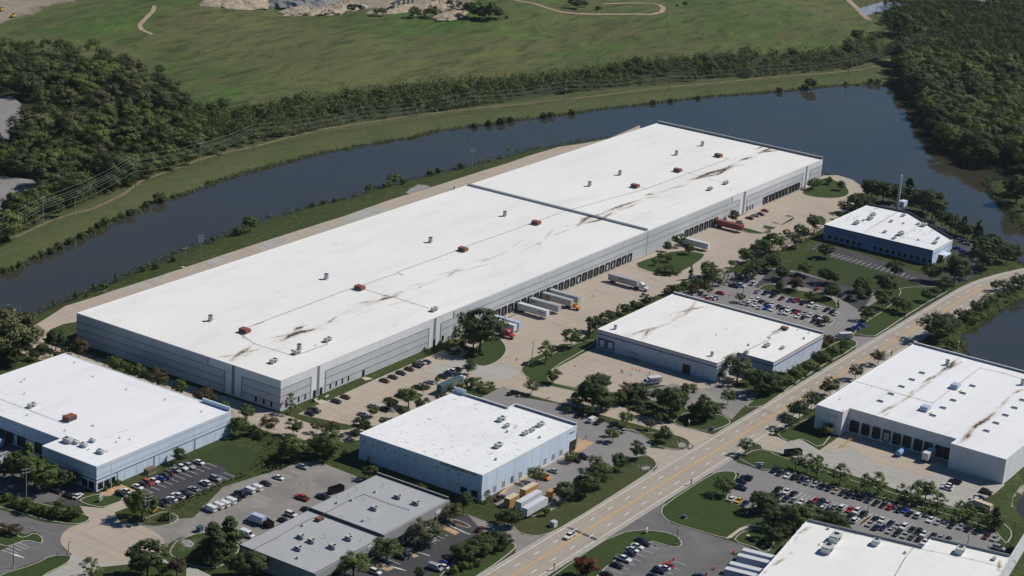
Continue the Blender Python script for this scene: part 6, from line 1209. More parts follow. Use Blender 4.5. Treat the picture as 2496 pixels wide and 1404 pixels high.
for v, x, y, yt, lb, ar in (('E', 712, 685, 500, 'lone lamp-like pole in the levee grass at left', 1), ('E', 1908, 1100, 868, 'pale pole with three short crossarms beside the back alley', 3), ('F', 2067, 238, 42, 'pale pole with crossarms by the far shore shrubs', 2), ('E', 1757, 1075, 985, 'short pole with crossarms in the shoreline shrubs', 1),
                        ('M', 250, 668, 375, 'grey utility pole in the hedge at lower left', 2), ('M', 1412, 915, 605, 'grey utility pole at the turning circle with a long shadow', 3), ('M', 1612, 900, 665, 'plain grey pole just right of the turning circle pole', 0), ('D', 1082, 178, 0, 'dark pole at the top by the forest edge', 1), ('D', 1000, 90, -20, 'thinner dark pole left of the forest edge', 1),
                        ('F', 2210, 150, 95, 'tiny pole with white head at the far shore', 1), ('B', 893, 1175, 965, 'thin pole inside the shrub belt', 1), ('C', 420, 870, 790, 'thin short pole inside the shrub belt further right', 1), ('D', 2028, 500+0, 300, 'pole at the forest shore', 0)):
    b = land(v, x, y); upole(b, height_of(b, full(v, x, yt)[1]), lb, '', 'pole_grey' if v in 'EFM' else 'wood', ar, 1.2)
b = P('H', 1290, 620); h = height_of(b, full('H', 1325, 300)[1]); t = empty('monopole_tower', (1012, 418, 0)); b = P('H', 1287, 632); t.location = (b[0], b[1], 0); h = height_of(b, full('H', 1325, 300)[1])
MB().cyl((0, 0, 0), (0, 0, h), .85, .62, n=16).obj('mast', M['frame_white'], t); MB().cyl((0, 0, h), (0, 0, h+.3), .5, n=12).obj('cap', M['frame_white'], t); MB().box(-1.4, 1.4, -1.4, 1.4, 0, .4).obj('footing', M['walk'], t); tag(t, 'very tall plain white monopole behind the blue office', 'mast')
# ================================================================== TREES AND BRUSH
def leaf_mesh(name, C, Nrm, size, m, elong=1.4):
    n = len(C); r = rng.normal(size=(n, 3)); Nrm = Nrm/np.linalg.norm(Nrm, axis=1, keepdims=True)
    T = np.cross(Nrm, r); T /= np.linalg.norm(T, axis=1, keepdims=True)+1e-9; B = np.cross(Nrm, T)
    s = (size*rng.uniform(.6, 1.35, n))[:, None]; a, b = T*s*elong*.5, B*s*.5
    V = np.stack([C-a-b*.4, C-b*.9+a*.3, C+a+b*.2, C+b*.9-a*.2], 1).reshape(-1, 3)
    me = bpy.data.meshes.new(name); me.vertices.add(4*n); me.vertices.foreach_set('co', V.astype(np.float32).ravel())
    me.loops.add(4*n); me.loops.foreach_set('vertex_index', np.arange(4*n, dtype=np.int32)); me.polygons.add(n); me.polygons.foreach_set('loop_start', np.arange(0, 4*n, 4, dtype=np.int32))
    me.update(calc_edges=True); me.materials.append(m); return me
def clump_cloud(cc, cr, per, flat=.8):                      # leaves on the shells of many small clumps
    k = rng.integers(0, len(cc), per); d = rng.normal(size=(per, 3)); d /= np.linalg.norm(d, axis=1, keepdims=True)
    rad = cr[k]*rng.uniform(.55, 1.08, per); C = cc[k]+d*rad[:, None]*np.array([1, 1, flat])
    N = d*1.1+rng.normal(size=(per, 3))*.38+np.array([0, 0, .3]); return C, N
def crown(kind, seed):
    global rng; rng = np.random.default_rng(seed*13+hash_(kind)); H = 8.0
    def ell(n, cz, rx, rz, lo=-1):
        d = rng.normal(size=(n, 3)); d /= np.linalg.norm(d, axis=1, keepdims=True); d[:, 2] = np.clip(d[:, 2], lo, 1); q = d*(rng.uniform(.35, 1, n)**.5)[:, None]
        q[:, 0] *= rx*rng.uniform(.85, 1.15); q[:, 1] *= rx; q[:, 2] = q[:, 2]*rz+cz; return q
    if kind == 'round': cc = ell(46, .58*H, .34*H, .34*H, -.85); cr = rng.uniform(.065, .12, 46)*H; n, s = 4200, .28
    elif kind == 'big': cc = ell(64, .58*H, .36*H, .34*H, -.9); cr = rng.uniform(.05, .11, 64)*H; n, s = 4800, .26
    elif kind == 'olive': cc = ell(50, .58*H, .36*H, .30*H, -.8); cr = rng.uniform(.06, .13, 50)*H; n, s = 3400, .25
    elif kind == 'airy':
        cc = []
        for i in range(40):
            z = rng.uniform(.30, .95); w = (.36*(1-((z-.45)/.55)**2) if z > .45 else .36*(.55+.45*(z-.3)/.15))*H; a = rng.uniform(0, 6.28); r = w*rng.uniform(.35, 1); cc.append((r*math.cos(a), r*math.sin(a), z*H))
        cc = np.array(cc); cr = rng.uniform(.045, .085, 40)*H; n, s = 2200, .25
    elif kind == 'cone':
        cc = []
        for i in range(60):
            z = rng.uniform(.12, .97); w = .24*(1-z)**.8*H+.1; a = rng.uniform(0, 6.28); r = w*rng.uniform(.3, 1); cc.append((r*math.cos(a), r*math.sin(a), z*H))
        cc = np.array(cc); cr = (.03+.055*(1-cc[:, 2]/H))*H; n, s = 2200, .27
    elif kind == 'column':
        cc = np.array([(.06*H*rng.normal(), .06*H*rng.normal(), H*z) for z in rng.uniform(.08, .93, 40)]); cr = rng.uniform(.05, .08, 40)*H; n, s = 1500, .25
    elif kind == 'bush': cc = ell(34, .42*H, .52*H, .38*H, -.6); cr = rng.uniform(.10, .2, 34)*H; n, s = 1500, .55
    elif kind == 'forest': cc = ell(34, .56*H, .40*H, .32*H, -.7); cr = rng.uniform(.09, .17, 34)*H; n, s = 3400, .27
    C, N = clump_cloud(cc, cr, n, .75)
    oc = C-np.array([0, 0, .52*H]); oc /= np.linalg.norm(oc, axis=1, keepdims=True)+1e-6; N = N*.6+oc*.9
    if kind == 'airy': N[:, 2] += .8
    C[:, 2] = np.clip(C[:, 2], .04*H, None); return leaf_mesh('crown', C, N, s, M['leaf']), cc
def hash_(s): return sum(ord(c)*(i+3) for i, c in enumerate(s))
def trunk(cc, kind):
    mb = MB(); H = 8.0; top = .62*H if kind not in ('cone', 'column') else .9*H; r0 = .15 if kind != 'bush' else .08
    mb.cyl((0, 0, -.3), (.05, .03, .28*H), r0*1.2, r0*.85, n=8); mb.cyl((.05, .03, .28*H), (0, .05, top), r0*.85, r0*.3, n=7)
    if kind not in ('cone', 'column'):
        for i in rng.choice(len(cc), 9, replace=False):
            q = cc[i]; z0 = min(q[2]*.6, .3*H); mb.cyl((.03, .02, z0), tuple(q*.97), r0*.45, r0*.12, n=5)
    return mb.mesh('trunk', M['bark'])
TV = {}
for kd, nv in (('round', 4), ('big', 3), ('olive', 2), ('airy', 4), ('cone', 3), ('column', 1), ('bush', 4), ('forest', 5)):
    TV[kd] = []
    for i in range(nv): me, cc = crown(kd, i+1); TV[kd].append((me, trunk(cc, kd)))
TN = dict(round='round green tree', big='big spreading tree', olive='soft olive-green tree', airy='airy thin-leaved tree', cone='dark pointed tree', column='narrow dark cypress', bush='round shrub', forest='tall dark tree')
LM = {'': 'leaf', 'd': 'leaf_dark', 'l': 'leaf_light', 'o': 'leaf_olive', 'r': 'leaf_red', 'u': 'leaf_rust'}
LN = {'': '', 'd': 'dark ', 'l': 'bright ', 'o': 'olive ', 'r': 'reddish ', 'u': 'rust-red '}
def tree(b, h, kind, lm, place, wide=1.0, label=None, group='trees'):
    me, tr = random.choice(TV[kind]); nm = {'cone': 'conifer_tree', 'column': 'cypress_tree', 'bush': 'shrub'}.get(kind, 'tree')
    t = empty(nm, b, random.uniform(0, 6.28)); s = h/(8.0*.97); wide *= 1.26 if kind in ('round', 'big', 'olive') else 1.12 if kind in ('forest', 'airy') else 1; t.scale = (s*wide, s*wide, s)
    o = inst('crown' if kind != 'bush' else 'foliage', me, t, m=M[LM[lm]]); inst('trunk' if kind != 'bush' else 'stem', tr, t)
    cat = 'shrub' if kind == 'bush' else 'tree'
    if label: tag(t, label, cat, group)
    else:
        ph = TN[kind]
        if lm: ph = LN[lm]+ph.replace('dark ', '').replace('green ', '').replace('olive-', '')
        reg(t, ph, place, cat, group)
    return t
KD = dict(r='round', b='big', o='olive', a='airy', c='cone', y='column', s='bush', f='forest')
def trees(v, s, place, group, z=True):
    for q in s.split(';'):
        q = q.split()
        if len(q) < 4: continue
        x, y, ty = float(q[0]), float(q[1]), float(q[2]); kd = KD[q[3][0]]; lm = q[3][1:2]; wd = float(q[4]) if len(q) > 4 else 1.0
        b = land(v, x, y); h = height_of(b, full(v, x, ty)[1]); tree(b, max(1.2, h), kd, lm, place, wd, None, group)
g1 = 'trees on the loading yard islands'; trees('G', '1500 1030 930 r; 1615 985 850 r; 1712 1055 945 r; 1440 1112 1035 r; 1518 1130 1048 r; 1392 1162 1098 r', 'on the tree island inside the loading yard', g1)
trees('G', '1480 1235 1165 sd 2.2; 1550 1232 1160 sd 2.2', 'at the tip of the tree island', g1); trees('G', '2130 752 632 rr', 'by the dock wall near the red trailer', g1)
g2 = 'trees behind the loading yard'; pl = 'in the belt between loading yard and office lawn'
trees('G', '2250 1130 980 r; 2335 1085 945 rd; 2395 1055 900 r; 2440 990 880 rd; 2485 925 850 rd; 2120 1182 1110 ol; 1895 1275 1110 r; 1725 1295 1155 cd; 1990 1250 1180 o; 2330 1275 1105 rd; 2480 1150 1060 r; 1800 1380 1270 o; 1660 1380 1305 rd; 1850 1410 1310 rr; 1760 1420 1330 rr; 1590 1420 1330 rd; 1520 1410 1340 rd; 2180 1290 1200 r', pl, g2)
trees('K', '1290 188 55 rd; 1190 218 118 rd; 1105 262 150 rd; 1030 275 168 cl; 950 335 213 rd; 900 350 240 r; 850 385 288 rd; 800 425 262 rd; 760 508 340 c; 1500 75 0 rd; 1570 60 -30 r; 1360 120 90 o', 'beside the depot roof facing the loading yard', g2)
trees('K', '590 578 385 r; 345 722 503 al; 425 918 772 r; 215 1022 868 oo', 'on the lawn tongue between yard and depot', 'trees near the depot yard')
trees('K', '655 1152 990 r; 800 1140 830 rd; 870 1195 985 bd; 920 1180 1000 rd; 875 985 812 bd; 1100 1085 905 rr; 1210 1085 900 rd; 1345 1062 980 o; 1530 1235 935 bd; 1470 1160 1010 rd; 1700 1065 900 r; 1880 1275 1050 bd; 1760 1250 1100 rd; 2080 1125 960 o; 1110 1325 1165 ol; 1340 1362 1250 oo; 1480 1404 1310 rd; 950 1420 1340 rl; 1040 1100 1000 o; 560 1200 1130 o; 1240 1160 1060 sd', 'between the depot yard and its drive', 'trees near the depot drive')
trees('K', '700 1080 960 rd; 760 1130 1000 r; 960 1150 1010 rd; 1050 1120 980 r; 1170 1110 960 rd; 1270 1090 960 rr; 1420 1120 960 rd; 1600 1180 1020 rd; 1640 1100 980 r; 1800 1230 1080 rd; 1950 1240 1100 r; 1560 1280 1180 rd; 1250 1230 1130 oo; 1400 1290 1180 r; 760 1230 1110 o; 640 1070 980 o; 1850 1130 1020 rd', 'between the depot yard and its drive', 'trees near the depot drive')
trees('K', '2170 900 650 oo 1.25; 2290 930 790 od; 2380 1030 780 bd; 2480 1010 800 bd; 1930 880 760 cd; 2000 880 780 rd', 'against the front corner of the parcel depot', 'trees near the depot corner')
trees('L', '785 622 490 r; 665 692 550 r; 640 560 455 rr; 560 600 475 rr; 555 765 590 rd; 440 832 690 r; 318 908 735 r; 190 978 800 r; 60 1012 790 bd; 130 900 790 rd; -40 1000 850 rd', 'in the row between depot and avenue', 'trees along the avenue')
trees('L', '1105 740 588 od; 1235 652 600 cd; 890 882 725 od; 650 1038 845 oo; 600 1030 900 od; 470 1162 980 od; 390 1180 1060 od; 355 1260 1075 od; 300 1230 1090 od; 225 1350 1185 od; 300 1320 1240 od; 140 1404 1335 od', 'between the skylight building and the avenue', 'trees along the avenue')
trees('L', '610 1404 1290 rl 1.3', 'against the shaded end of the skylight building', 'trees along the avenue')
trees('L', '660 108 -20 rd; 910 122 -15 bd; 1145 202 48 b; 1290 225 80 bd; 1370 262 118 r; 1565 142 20 rd; 1660 92 0 r; 990 322 172 rd; 600 362 270 r; 180 55 -60 r; 445 142 40 ol; 560 132 50 o; 1010 100 -20 r; 720 215 120 c; 520 140 60 r', 'around the parcel depot car lot', 'trees around the depot car lot')
trees('e', '850 605 430 o; 1540 455 250 c; 1800 385 170 rr; 1010 240 0 bd; 1560 200 10 rd; 440 330 150 o; 330 260 0 rd; 200 360 230 rr; 100 430 280 rr; 320 480 300 o; 60 480 350 rr; 520 330 210 o; 2060 600 400 o; 2180 560 420 o; 2390 560 290 rd; 2310 940 820 o', 'around the left part of the depot car lot', 'trees around the depot car lot')
trees('L', '1640 520 235 od 1.2; 1700 480 260 od; 1760 455 240 od; 1870 315 195 or; 1960 300 200 o; 2030 255 110 o; 2110 220 100 od; 2150 185 50 o; 2250 125 20 o; 1760 602 470 o; 1820 600 480 ol; 1880 590 500 ol; 1600 470 350 o; 1975 662 622 sl; 2330 90 20 o; 1850 420 300 oo; 2000 340 250 sl 1.5; 2080 300 230 sl 1.5', 'on the bank between avenue and pond', 'trees on the pond bank')
trees('H', '2220 1404 1290 od; 2300 1400 1280 o; 2430 1394 1225 od; 2480 1370 1250 o; 2360 1404 1310 o', 'on the bank between avenue and pond', 'trees on the pond bank')
pl = 'around the blue office'; gg = 'trees around the blue office'
trees('H', '635 390 312 r; 650 385 325 r; 758 447 350 r; 500 430 318 o; 470 440 340 r; 540 400 330 o', 'on the round lawn at the end of the long warehouse', gg)
trees('H', '930 622 460 rd; 870 662 485 rd; 790 668 530 oo; 740 722 635 od; 1050 602 478 oo; 1000 640 520 od; 960 560 470 rd', 'at the left rear corner of the blue office', gg)
trees('H', '1040 525 325 rd; 1000 500 350 r; 1090 540 340 rd; 1150 565 345 rd; 1200 560 400 r; 1270 565 380 rd; 1385 570 322 cd 1.5; 1340 540 400 rd; 1480 605 420 rd; 1440 600 450 r; 1530 650 430 or; 1580 670 440 rd; 1620 725 440 od; 1650 740 550 od; 1710 795 630 od; 1800 835 660 rd; 1850 860 720 o; 1915 885 690 cd 1.5; 1960 900 760 rd; 2050 935 722 cd 1.4; 2190 1005 850 rd; 2130 1180 1000 rd; 2230 1120 940 od; 2330 1135 950 od; 2410 1110 950 rd; 2280 1065 900 oo; 2015 1115 925 cd 1.6; 2100 1050 870 rd', 'along the shore behind the blue office', gg)
trees('H', '1610 1312 1130 rd; 1830 1334 1065 rd; 1750 1395 1255 od; 1940 1295 1165 od; 1265 1275 1098 rd 1.1; 605 1092 940 rd 1.15; 1700 1404 1290 rd; 2130 1200 1050 rd; 2080 1230 1120 od', 'on the lawn in front of the blue office', gg)
trees('H', '500 852 663 r; 360 882 758 r; 120 1022 838 r; 240 905 808 ol; 330 992 850 oo; 30 1062 900 r; 110 1205 1055 rd; 410 1255 1118 r; 190 1305 1160 rd; 620 1335 1165 rd; 690 1330 1220 rd; 330 1410 1270 rr; 670 1425 1315 rd; 960 1420 1258 r; 1170 1420 1250 rd; 1240 1425 1290 r; 900 1410 1300 r; 590 750 705 ol; 420 860 790 o; 60 1240 1160 rd; 0 1200 1120 rd; 160 1400 1330 rd', 'along the striped lawn by the blue office', gg)
trees('H', '2420 562 298 rd; 2345 470 335 rd; 2480 500 310 rd; 2490 640 560 rd; 2380 420 340 od', 'on the small peninsula at the right edge', gg)
trees('J', '345 1202 1012 al; 2035 832 688 rd; 1230 1335 1228 rd; 1000 1400 1225 rd; 1060 1390 1280 rd; 130 1404 1208 or; 370 1410 1243 rd; 590 1385 1270 oo; 680 1410 1290 od; 740 1404 1270 od; 1420 1262 1128 rd; 1600 1195 1045 rd; 1130 1232 1120 r; 1285 1165 1040 rd; 1465 1145 940 ol; 1600 1022 900 od; 1740 912 850 r; 1760 1100 1000 od; 1870 1030 925 od; 1960 1000 910 ol; 2080 1055 848 r; 2235 1000 888 ol; 1350 1110 1070 sd', 'along the drive between long warehouse and workshop', 'trees along the workshop drive')
trees('J', '2140 610 192 bd 1.05; 2080 600 300 rd', 'at the entrance island of the long warehouse', 'trees at the warehouse entrance'); trees('J', '1780 562 490 y; 1840 562 465 y; 1905 535 368 y; 1942 480 358 y 1.2', 'against the long warehouse wall', 'cypresses at the warehouse entrance')
trees('J', '1830 610 555 sd; 1880 650 590 s; 1930 640 580 sd; 2000 600 540 sd; 2060 620 560 sd; 1970 570 500 sd; 620 1070 1040 s; 560 1090 1060 s; 1700 600 570 s', 'in the beds at the warehouse entrance', 'shrubs at the warehouse entrance')
pl = 'in the strip below the shaded gable'; gg = 'trees below the shaded gable'
trees('I', '1085 805 640 r; 1130 830 690 r; 1180 835 690 rd; 1150 870 760 rl; 1290 885 718 r; 1250 870 740 r; 1340 900 760 rd; 1490 965 752 or; 1430 930 790 rd; 1540 970 840 r; 1700 1035 880 r; 1930 1115 942 rr; 1880 1110 980 rr; 2000 1110 1000 rr; 2130 1175 1072 ol; 2340 1270 1108 r; 750 685 490 rr; 2280 1420 1228 r; 2390 1404 1300 rd; 2230 1400 1290 rd', pl, gg)
trees('I', '370 505 383 ol; 530 605 400 rd; 490 590 430 rd; 620 650 560 rd; 400 640 520 bd; 250 640 500 bd; 170 640 270 oo; 60 700 200 oo 1.2; 20 520 190 oo; 120 760 600 bd; 20 740 560 bd; 330 700 600 rd; 560 690 600 rd; 680 640 540 rd; 0 640 400 bd; 200 560 400 od', 'in the shaded grove beyond the left warehouse', 'trees in the left grove')
trees('M', '1350 872 580 b 1.05; 1712 335 182 rd', 'at the staff lot', 'trees at the staff lot'); trees('M', '1000 592 547 s; 1060 560 512 s; 1122 542 478 s', 'in the bed at the building corner', 'clipped shrubs')
trees('M', '2030 1262 900 cd 2.0; 2180 1155 845 cd 1.9; 1920 1200 1100 rd; 2150 1200 1050 rd', 'on the kerbed lawn by the ribbed roof', 'conifers by the ribbed roof'); trees('M', '1400 1420 1055 bd; 1300 1404 1230 bd; 1680 1420 1222 or; 1540 1404 1300 od; 870 1420 1228 al 1.3; 2340 1420 1150 od; 2440 1404 1180 oo; 2250 1420 1200 o', 'at the bottom edge by the turning circle', 'trees at the turning circle')
trees('M', '270 482 140 c 1.3; 330 560 250 r; 400 600 300 r; 200 500 200 r; 640 562 388 r; 560 580 440 rd; 470 590 400 rd; 710 560 420 od; 120 472 300 rr; 40 480 330 rr; 300 500 330 rr; 60 400 300 rd; 500 560 450 rd', 'in the shade of the blue-white building', 'trees by the left docks')
trees('M', '60 695 600 s; 150 745 645 s; 0 700 620 s; 270 805 662 r; 220 780 690 s; 430 825 720 s; 350 800 710 s; 570 770 662 r; 540 855 740 rd; 500 840 750 s; 690 865 738 rd; 640 860 770 rd; 740 840 770 sd; 150 1015 910 or 1.4; 20 1005 905 or 1.5; 80 1000 920 or 1.3; 1590 872 790 sd; 1540 880 820 sd', 'in the hedge strip at lower left', 'trees in the lower left hedge')
gg = 'trees in the weedy belt'; trees('N', '370 320 60 b; 260 270 150 r; 320 250 130 r; 440 310 170 rd; 540 200 90 rd; 700 290 5 b; 640 280 120 r; 600 250 140 rd; 160 150 100 s; 780 200 110 rd; 500 300 210 sd; 380 320 230 sd; 230 300 220 s; 60 100 20 s; 730 260 180 s; 960 110 0 bd; 1060 40 -60 rd; 860 250 200 sd; 820 180 140 sd', 'in the weedy belt beside the worn side lot', gg)
trees('N', '1092 485 338 rd; 1080 345 262 cd; 1575 622 520 r', 'at the shaded wall of the workshop', gg); trees('N', '2220 705 590 al; 1992 745 608 rd; 2040 720 650 r; 1885 895 708 oo 1.2; 1620 1105 858 oo 1.25; 1260 1265 1038 o 1.25; 940 1425 1175 o 1.25; 1820 850 750 od; 1500 1080 960 od; 1170 1200 1080 od', 'before the grey office block', 'trees before the grey office')
trees('N', '2412 945 760 rd; 2330 900 800 rd; 2240 1150 970 rd; 2310 1170 980 rd; 2380 1150 1000 rr; 2140 1240 1020 rd; 2080 1240 1050 rd; 2020 1290 1090 rd; 1950 1270 1110 rd; 2200 1210 1020 rd; 1920 1220 1100 rd; 1980 1350 1250 sl; 1900 1380 1290 sl; 1560 1425 1318 rd; 1600 1400 1340 sd; 2040 1330 1260 so; 2110 1310 1220 so', 'in the hedge between grey office and avenue', 'trees by the avenue hedge')
trees('O', '985 132 0 rl; 1480 135 0 rd; 1410 130 40 rd; 1215 292 118 rd; 1050 405 228 rd; 850 565 330 bd; 830 400 250 ol; 890 480 320 od; 720 645 410 bd; 520 705 508 bd; 40 935 755 bd; 350 832 742 rl; 262 522 350 ol; 585 322 215 ol 1.2; 560 330 260 r', 'along the avenue beside the workshop', 'trees along the avenue')
trees('O', '2245 255 88 o; 2035 642 448 o; 2390 805 595 bd 1.1; 735 1425 1210 ru 1.1', 'on the lawn side of the avenue', 'trees on the avenue lawns'); trees('O', '2480 955 862 bd; 2496 780 640 bd', 'beside the lawn path', 'trees on the avenue lawns')
trees('Q', '320 405 210 a; 430 432 240 a; 520 475 262 a; 740 545 335 a 1.1; 975 612 428 a; 1100 642 418 al 1.1; 1320 702 528 a; 1420 745 535 a; 1555 695 488 o 1.1; 1665 815 610 a; 1870 885 690 a; 2095 935 750 a; 2210 975 748 cd 1.5; 1960 880 700 a; 2000 860 760 a; 2150 900 800 a', 'in the row between truck court and long car park', 'young trees above the long car park')
trees('Q', '60 780 612 bd; 10 770 650 rd; 160 930 720 oo; 250 960 730 od; 340 970 720 o; 450 940 715 oo; 540 930 760 od; 610 950 780 bd; 700 970 790 bd; 780 960 840 od; 100 960 750 od; 120 1110 950 bd; 30 1060 900 bd; 200 1050 900 od; 280 1010 860 od; 400 1000 830 od', 'behind the corner building roof', 'trees behind the corner building')
# far bank and near bank shrubs
gg = 'shrubs along the shore'; trees('E', '1515 565 448 sd; 1390 612 540 sd; 1240 692 608 sd; 1150 715 650 s; 1090 735 690 s; 1000 775 690 sd; 940 812 730 sd; 870 845 780 s; 770 905 830 sd; 660 955 880 sd; 560 1012 930 sd; 480 1052 978 sd; 390 1082 1010 sd; 345 1102 1040 s; 180 1172 1110 sd; 120 1192 1150 s; 40 1222 1160 s; 1980 385 345 s; 1640 515 480 s', 'on the far shore of the lake', gg)
trees('B', '2090 1222 1160 sd; 2230 1202 1130 sd; 2350 1182 1100 sd; 2440 1162 1100 sd', 'on the far shore of the lake', gg); trees('C', '10 1155 1100 sd; 330 1128 1060 sd; 400 1118 1050 s; 600 1092 1028 sd; 1370 992 940 sd; 1540 978 930 sd; 1800 952 900 sd', 'on the far shore of the lake', gg)
trees('D', '170 882 820 sd; 470 855 728 r; 410 855 790 sd; 1040 792 738 sd; 1110 795 740 sd; 800 805 770 sd; 830 655 575 rd; 900 400 270 rd; 960 330 280 rd', 'on the far shore of the lake', gg)
trees('E', '2380 835 678 r; 2270 870 775 s; 2030 940 880 r; 1650 1120 1060 s; 1360 1215 1150 s; 1100 1320 1235 c 1.5; 890 1404 1315 c 1.5; 990 1385 1305 s; 1480 1190 1120 s', 'on the near shore of the lake', gg)
trees('F', '1320 395 275 ol 1.3; 1410 385 325 sd; 1240 420 370 s; 1090 450 380 s; 1670 310 240 s; 1750 290 222 s; 1960 240 175 sd; 2420 100 38 r; 770 560 508 s; 560 600 550 s; 660 580 530 s', 'on the near shore of the lake', gg); trees('I', '720 115 25 c 1.5; 510 190 120 c; 370 260 212 c; 820 90 50 s', 'on the near shore of the lake', gg); trees('C', '900 1300 1265 s; 760 1320 1280 s; 600 1330 1295 s; 480 1350 1300 s; 1050 1285 1255 s', 'on the near shore of the lake', gg)
trees('C', '640 85 -30 rd 1.3; 720 70 0 rd; 580 50 0 rd; 850 95 50 sd 1.4; 1675 65 5 rd; 1600 62 35 sd', 'on the far meadow near the dirt loop', 'trees on the far meadow'); trees('C', '907 478 448 c; 773 432 405 c', 'standing alone in the middle of the meadow', 'trees on the far meadow')
trees('B', '2090 170 0 rd 1.2; 2160 190 60 rd 1.2; 2240 190 10 bd; 2320 180 60 rd; 1940 70 0 rd; 1860 60 -10 rd; 2010 110 20 rd; 1690 170 40 o; 1640 160 80 o; 1520 170 50 o; 1160 150 70 o; 1220 155 60 o; 930 100 20 sd; 2400 170 140 sd', 'at the quarry edge', 'trees at the quarry edge')
YARDS = (inset([tuple(p) for p in yardA], -11), inset([tuple(p) for p in yardB], -5), inset([tuple(p) for p in quarry1], -3))
def scatter(poly, sp, seed):
    r = np.random.default_rng(seed); x0, y0 = poly.min(0); x1, y1 = poly.max(0); out = []
    for i, x in enumerate(np.arange(x0, x1, sp)):
        for y in np.arange(y0, y1, sp*.9): out.append((x+r.uniform(-.4, .4)*sp, y+(i % 2)*sp*.45+r.uniform(-.4, .4)*sp))
    o = np.array(out); o = o[inpoly(o[:, 0], o[:, 1], poly)]; ok = []
    for yd in YARDS: o = o[~inpoly(o[:, 0], o[:, 1], yd)]
    for p in o:
        q = project((p[0], p[1], 10)); ok.append(-60 < q[0] < 2560 and -60 < q[1] < 1460)
    return o[np.array(ok)]
BAKE = []
def wood(poly, sp, hmin, hmax, n_ind, seed, label, group, kinds, stuff_label, near=None):
    o = scatter(poly, sp, seed); d = np.hypot(o[:, 0], o[:, 1]); o = o[np.argsort(d)]; r = np.random.default_rng(seed+1)
    rest = []
    for i, p in enumerate(o):
        h = r.uniform(hmin, hmax); kd = kinds[int(r.integers(len(kinds)))]
        if i < n_ind: tree((p[0], p[1], ground(p[0], p[1])), h, KD[kd[0]], kd[1:2], '', r.uniform(.9, 1.2), label, group)
        else: rest.append((p[0], p[1], ground(p[0], p[1]), h))
    if rest:
        A = []; B = []
        for x, y, z, h in rest:
            n = 12; dd = r.normal(size=(n, 3)); dd /= np.linalg.norm(dd, axis=1, keepdims=True); dd[:, 2] = np.abs(dd[:, 2])*1.2-.4
            A.append(np.stack([x+dd[:, 0]*h*.33, y+dd[:, 1]*h*.33, z+h*.6+dd[:, 2]*h*.28], 1)); B.append(r.uniform(.13, .22, n)*h)
        A = np.concatenate(A); B = np.concatenate(B); C, N = clump_cloud(A, B, len(rest)*620, .8)
        tm = leaf_mesh('w', C, N, .62, M['leaf']); vv = np.array([v.co[:] for v in tm.vertices], np.float32).reshape(-1, 4, 3); kk = (np.floor(vv[:, 0, 0]/9)*7+np.floor(vv[:, 0, 1]/9)*13).astype(int) % 3; [BAKE.append((vv[kk == j].reshape(-1, 3), ('leaf_green', 'leaf_dark', 'leaf_green')[j])) for j in range(3)]; bpy.data.meshes.remove(tm)
gg = 'large trees in the left-hand wood'
trees('A', '620 850 665 fl 1.1; 600 1060 800 fo; 290 1400 1010 fo 1.1; 1180 860 630 fo; 930 1080 830 fo; 1350 1110 840 fo .8; 1570 1120 870 fd; 690 1330 1040 fo; 1030 1260 1010 f; 1480 860 700 fd 1.2; 1720 1060 850 fd 1.2; 1190 1120 900 fo .7; 1530 720 600 fl; 50 860 690 fl; 220 950 660 fd 1.2; 430 860 620 fd; 150 700 520 fd; 560 700 560 fo; 850 900 700 fd; 500 1180 1000 fd; 860 1230 1030 fo; 1250 1330 1080 f; 1500 1300 1100 fl; 880 1430 1230 fl; 1660 1400 1180 f; 330 760 560 fo; 760 760 600 fd; 1010 760 640 f', 'in the wood left of the meadow', gg)
trees('E', '60 260 20 fl; 200 330 60 fd 1.2; 470 470 150 bd 1.2; 330 300 60 f; 620 330 90 fd; 780 420 270 fl; 720 250 40 fl; 1000 330 60 fd; 1180 330 80 oo; 860 250 20 f; 420 600 420 fl; 180 680 510 fl; 60 780 620 fo; 560 700 560 oo; 350 640 520 f; 680 380 260 fd; 1080 420 290 fd; 1250 400 250 fd; 1420 330 180 fl; 1650 250 120 fl; 1800 200 60 fl; 2100 100 -20 f; 1500 130 -20 fl', 'in the wood left of the meadow', gg)
trees('D', '1300 330 80 fd 1.2; 1330 500 330 fd; 1450 420 200 bd; 1580 520 330 fl; 1700 300 80 f; 1250 200 60 fd; 1370 640 430 fd; 1500 700 500 bd; 1650 760 520 fd; 1800 700 480 fl; 1900 820 560 fl; 1750 950 700 bd; 1950 1180 960 fl; 2100 1250 1020 f; 1850 1200 960 bd; 2200 1000 780 f; 2300 1250 1010 f; 2050 900 650 fl; 2400 900 680 fd; 2250 650 450 f; 2000 560 360 fo; 2420 1300 1080 fl', 'in the dense wood right of the lake', 'large trees in the right-hand wood')
pbt = scatter(np.vstack([hedge_top, hedge_low[::-1]]), 24, 77)
for p_ in pbt: tree((p_[0], p_[1], ground(p_[0], p_[1])), rng.uniform(4.5, 9.5), random.choice(['round', 'forest', 'big', 'olive']), random.choice(['', 'd', 'd', 'o', 'l']), '', 1.25, 'rounded tree standing up out of the brush belt below the meadow', 'trees in the brush belt')
wood(forest, 12.5, 12, 19, 190, 5, 'dark green tree crown in the dense wood right of the lake', 'trees in the right-hand wood', ('fd', 'f', 'fl', 'bd', 'fo', 'fd', 'fl', 'f'), 'far part of the dense wood right of the lake')
wood(woods_left, 14, 8, 17, 150, 9, 'leafy tree crown in the wood left of the meadow', 'trees in the left-hand wood', ('f', 'fd', 'fl', 'b', 'fo', 'oo', 'bd', 'fd', 'fl'), 'far part of the wood left of the meadow')
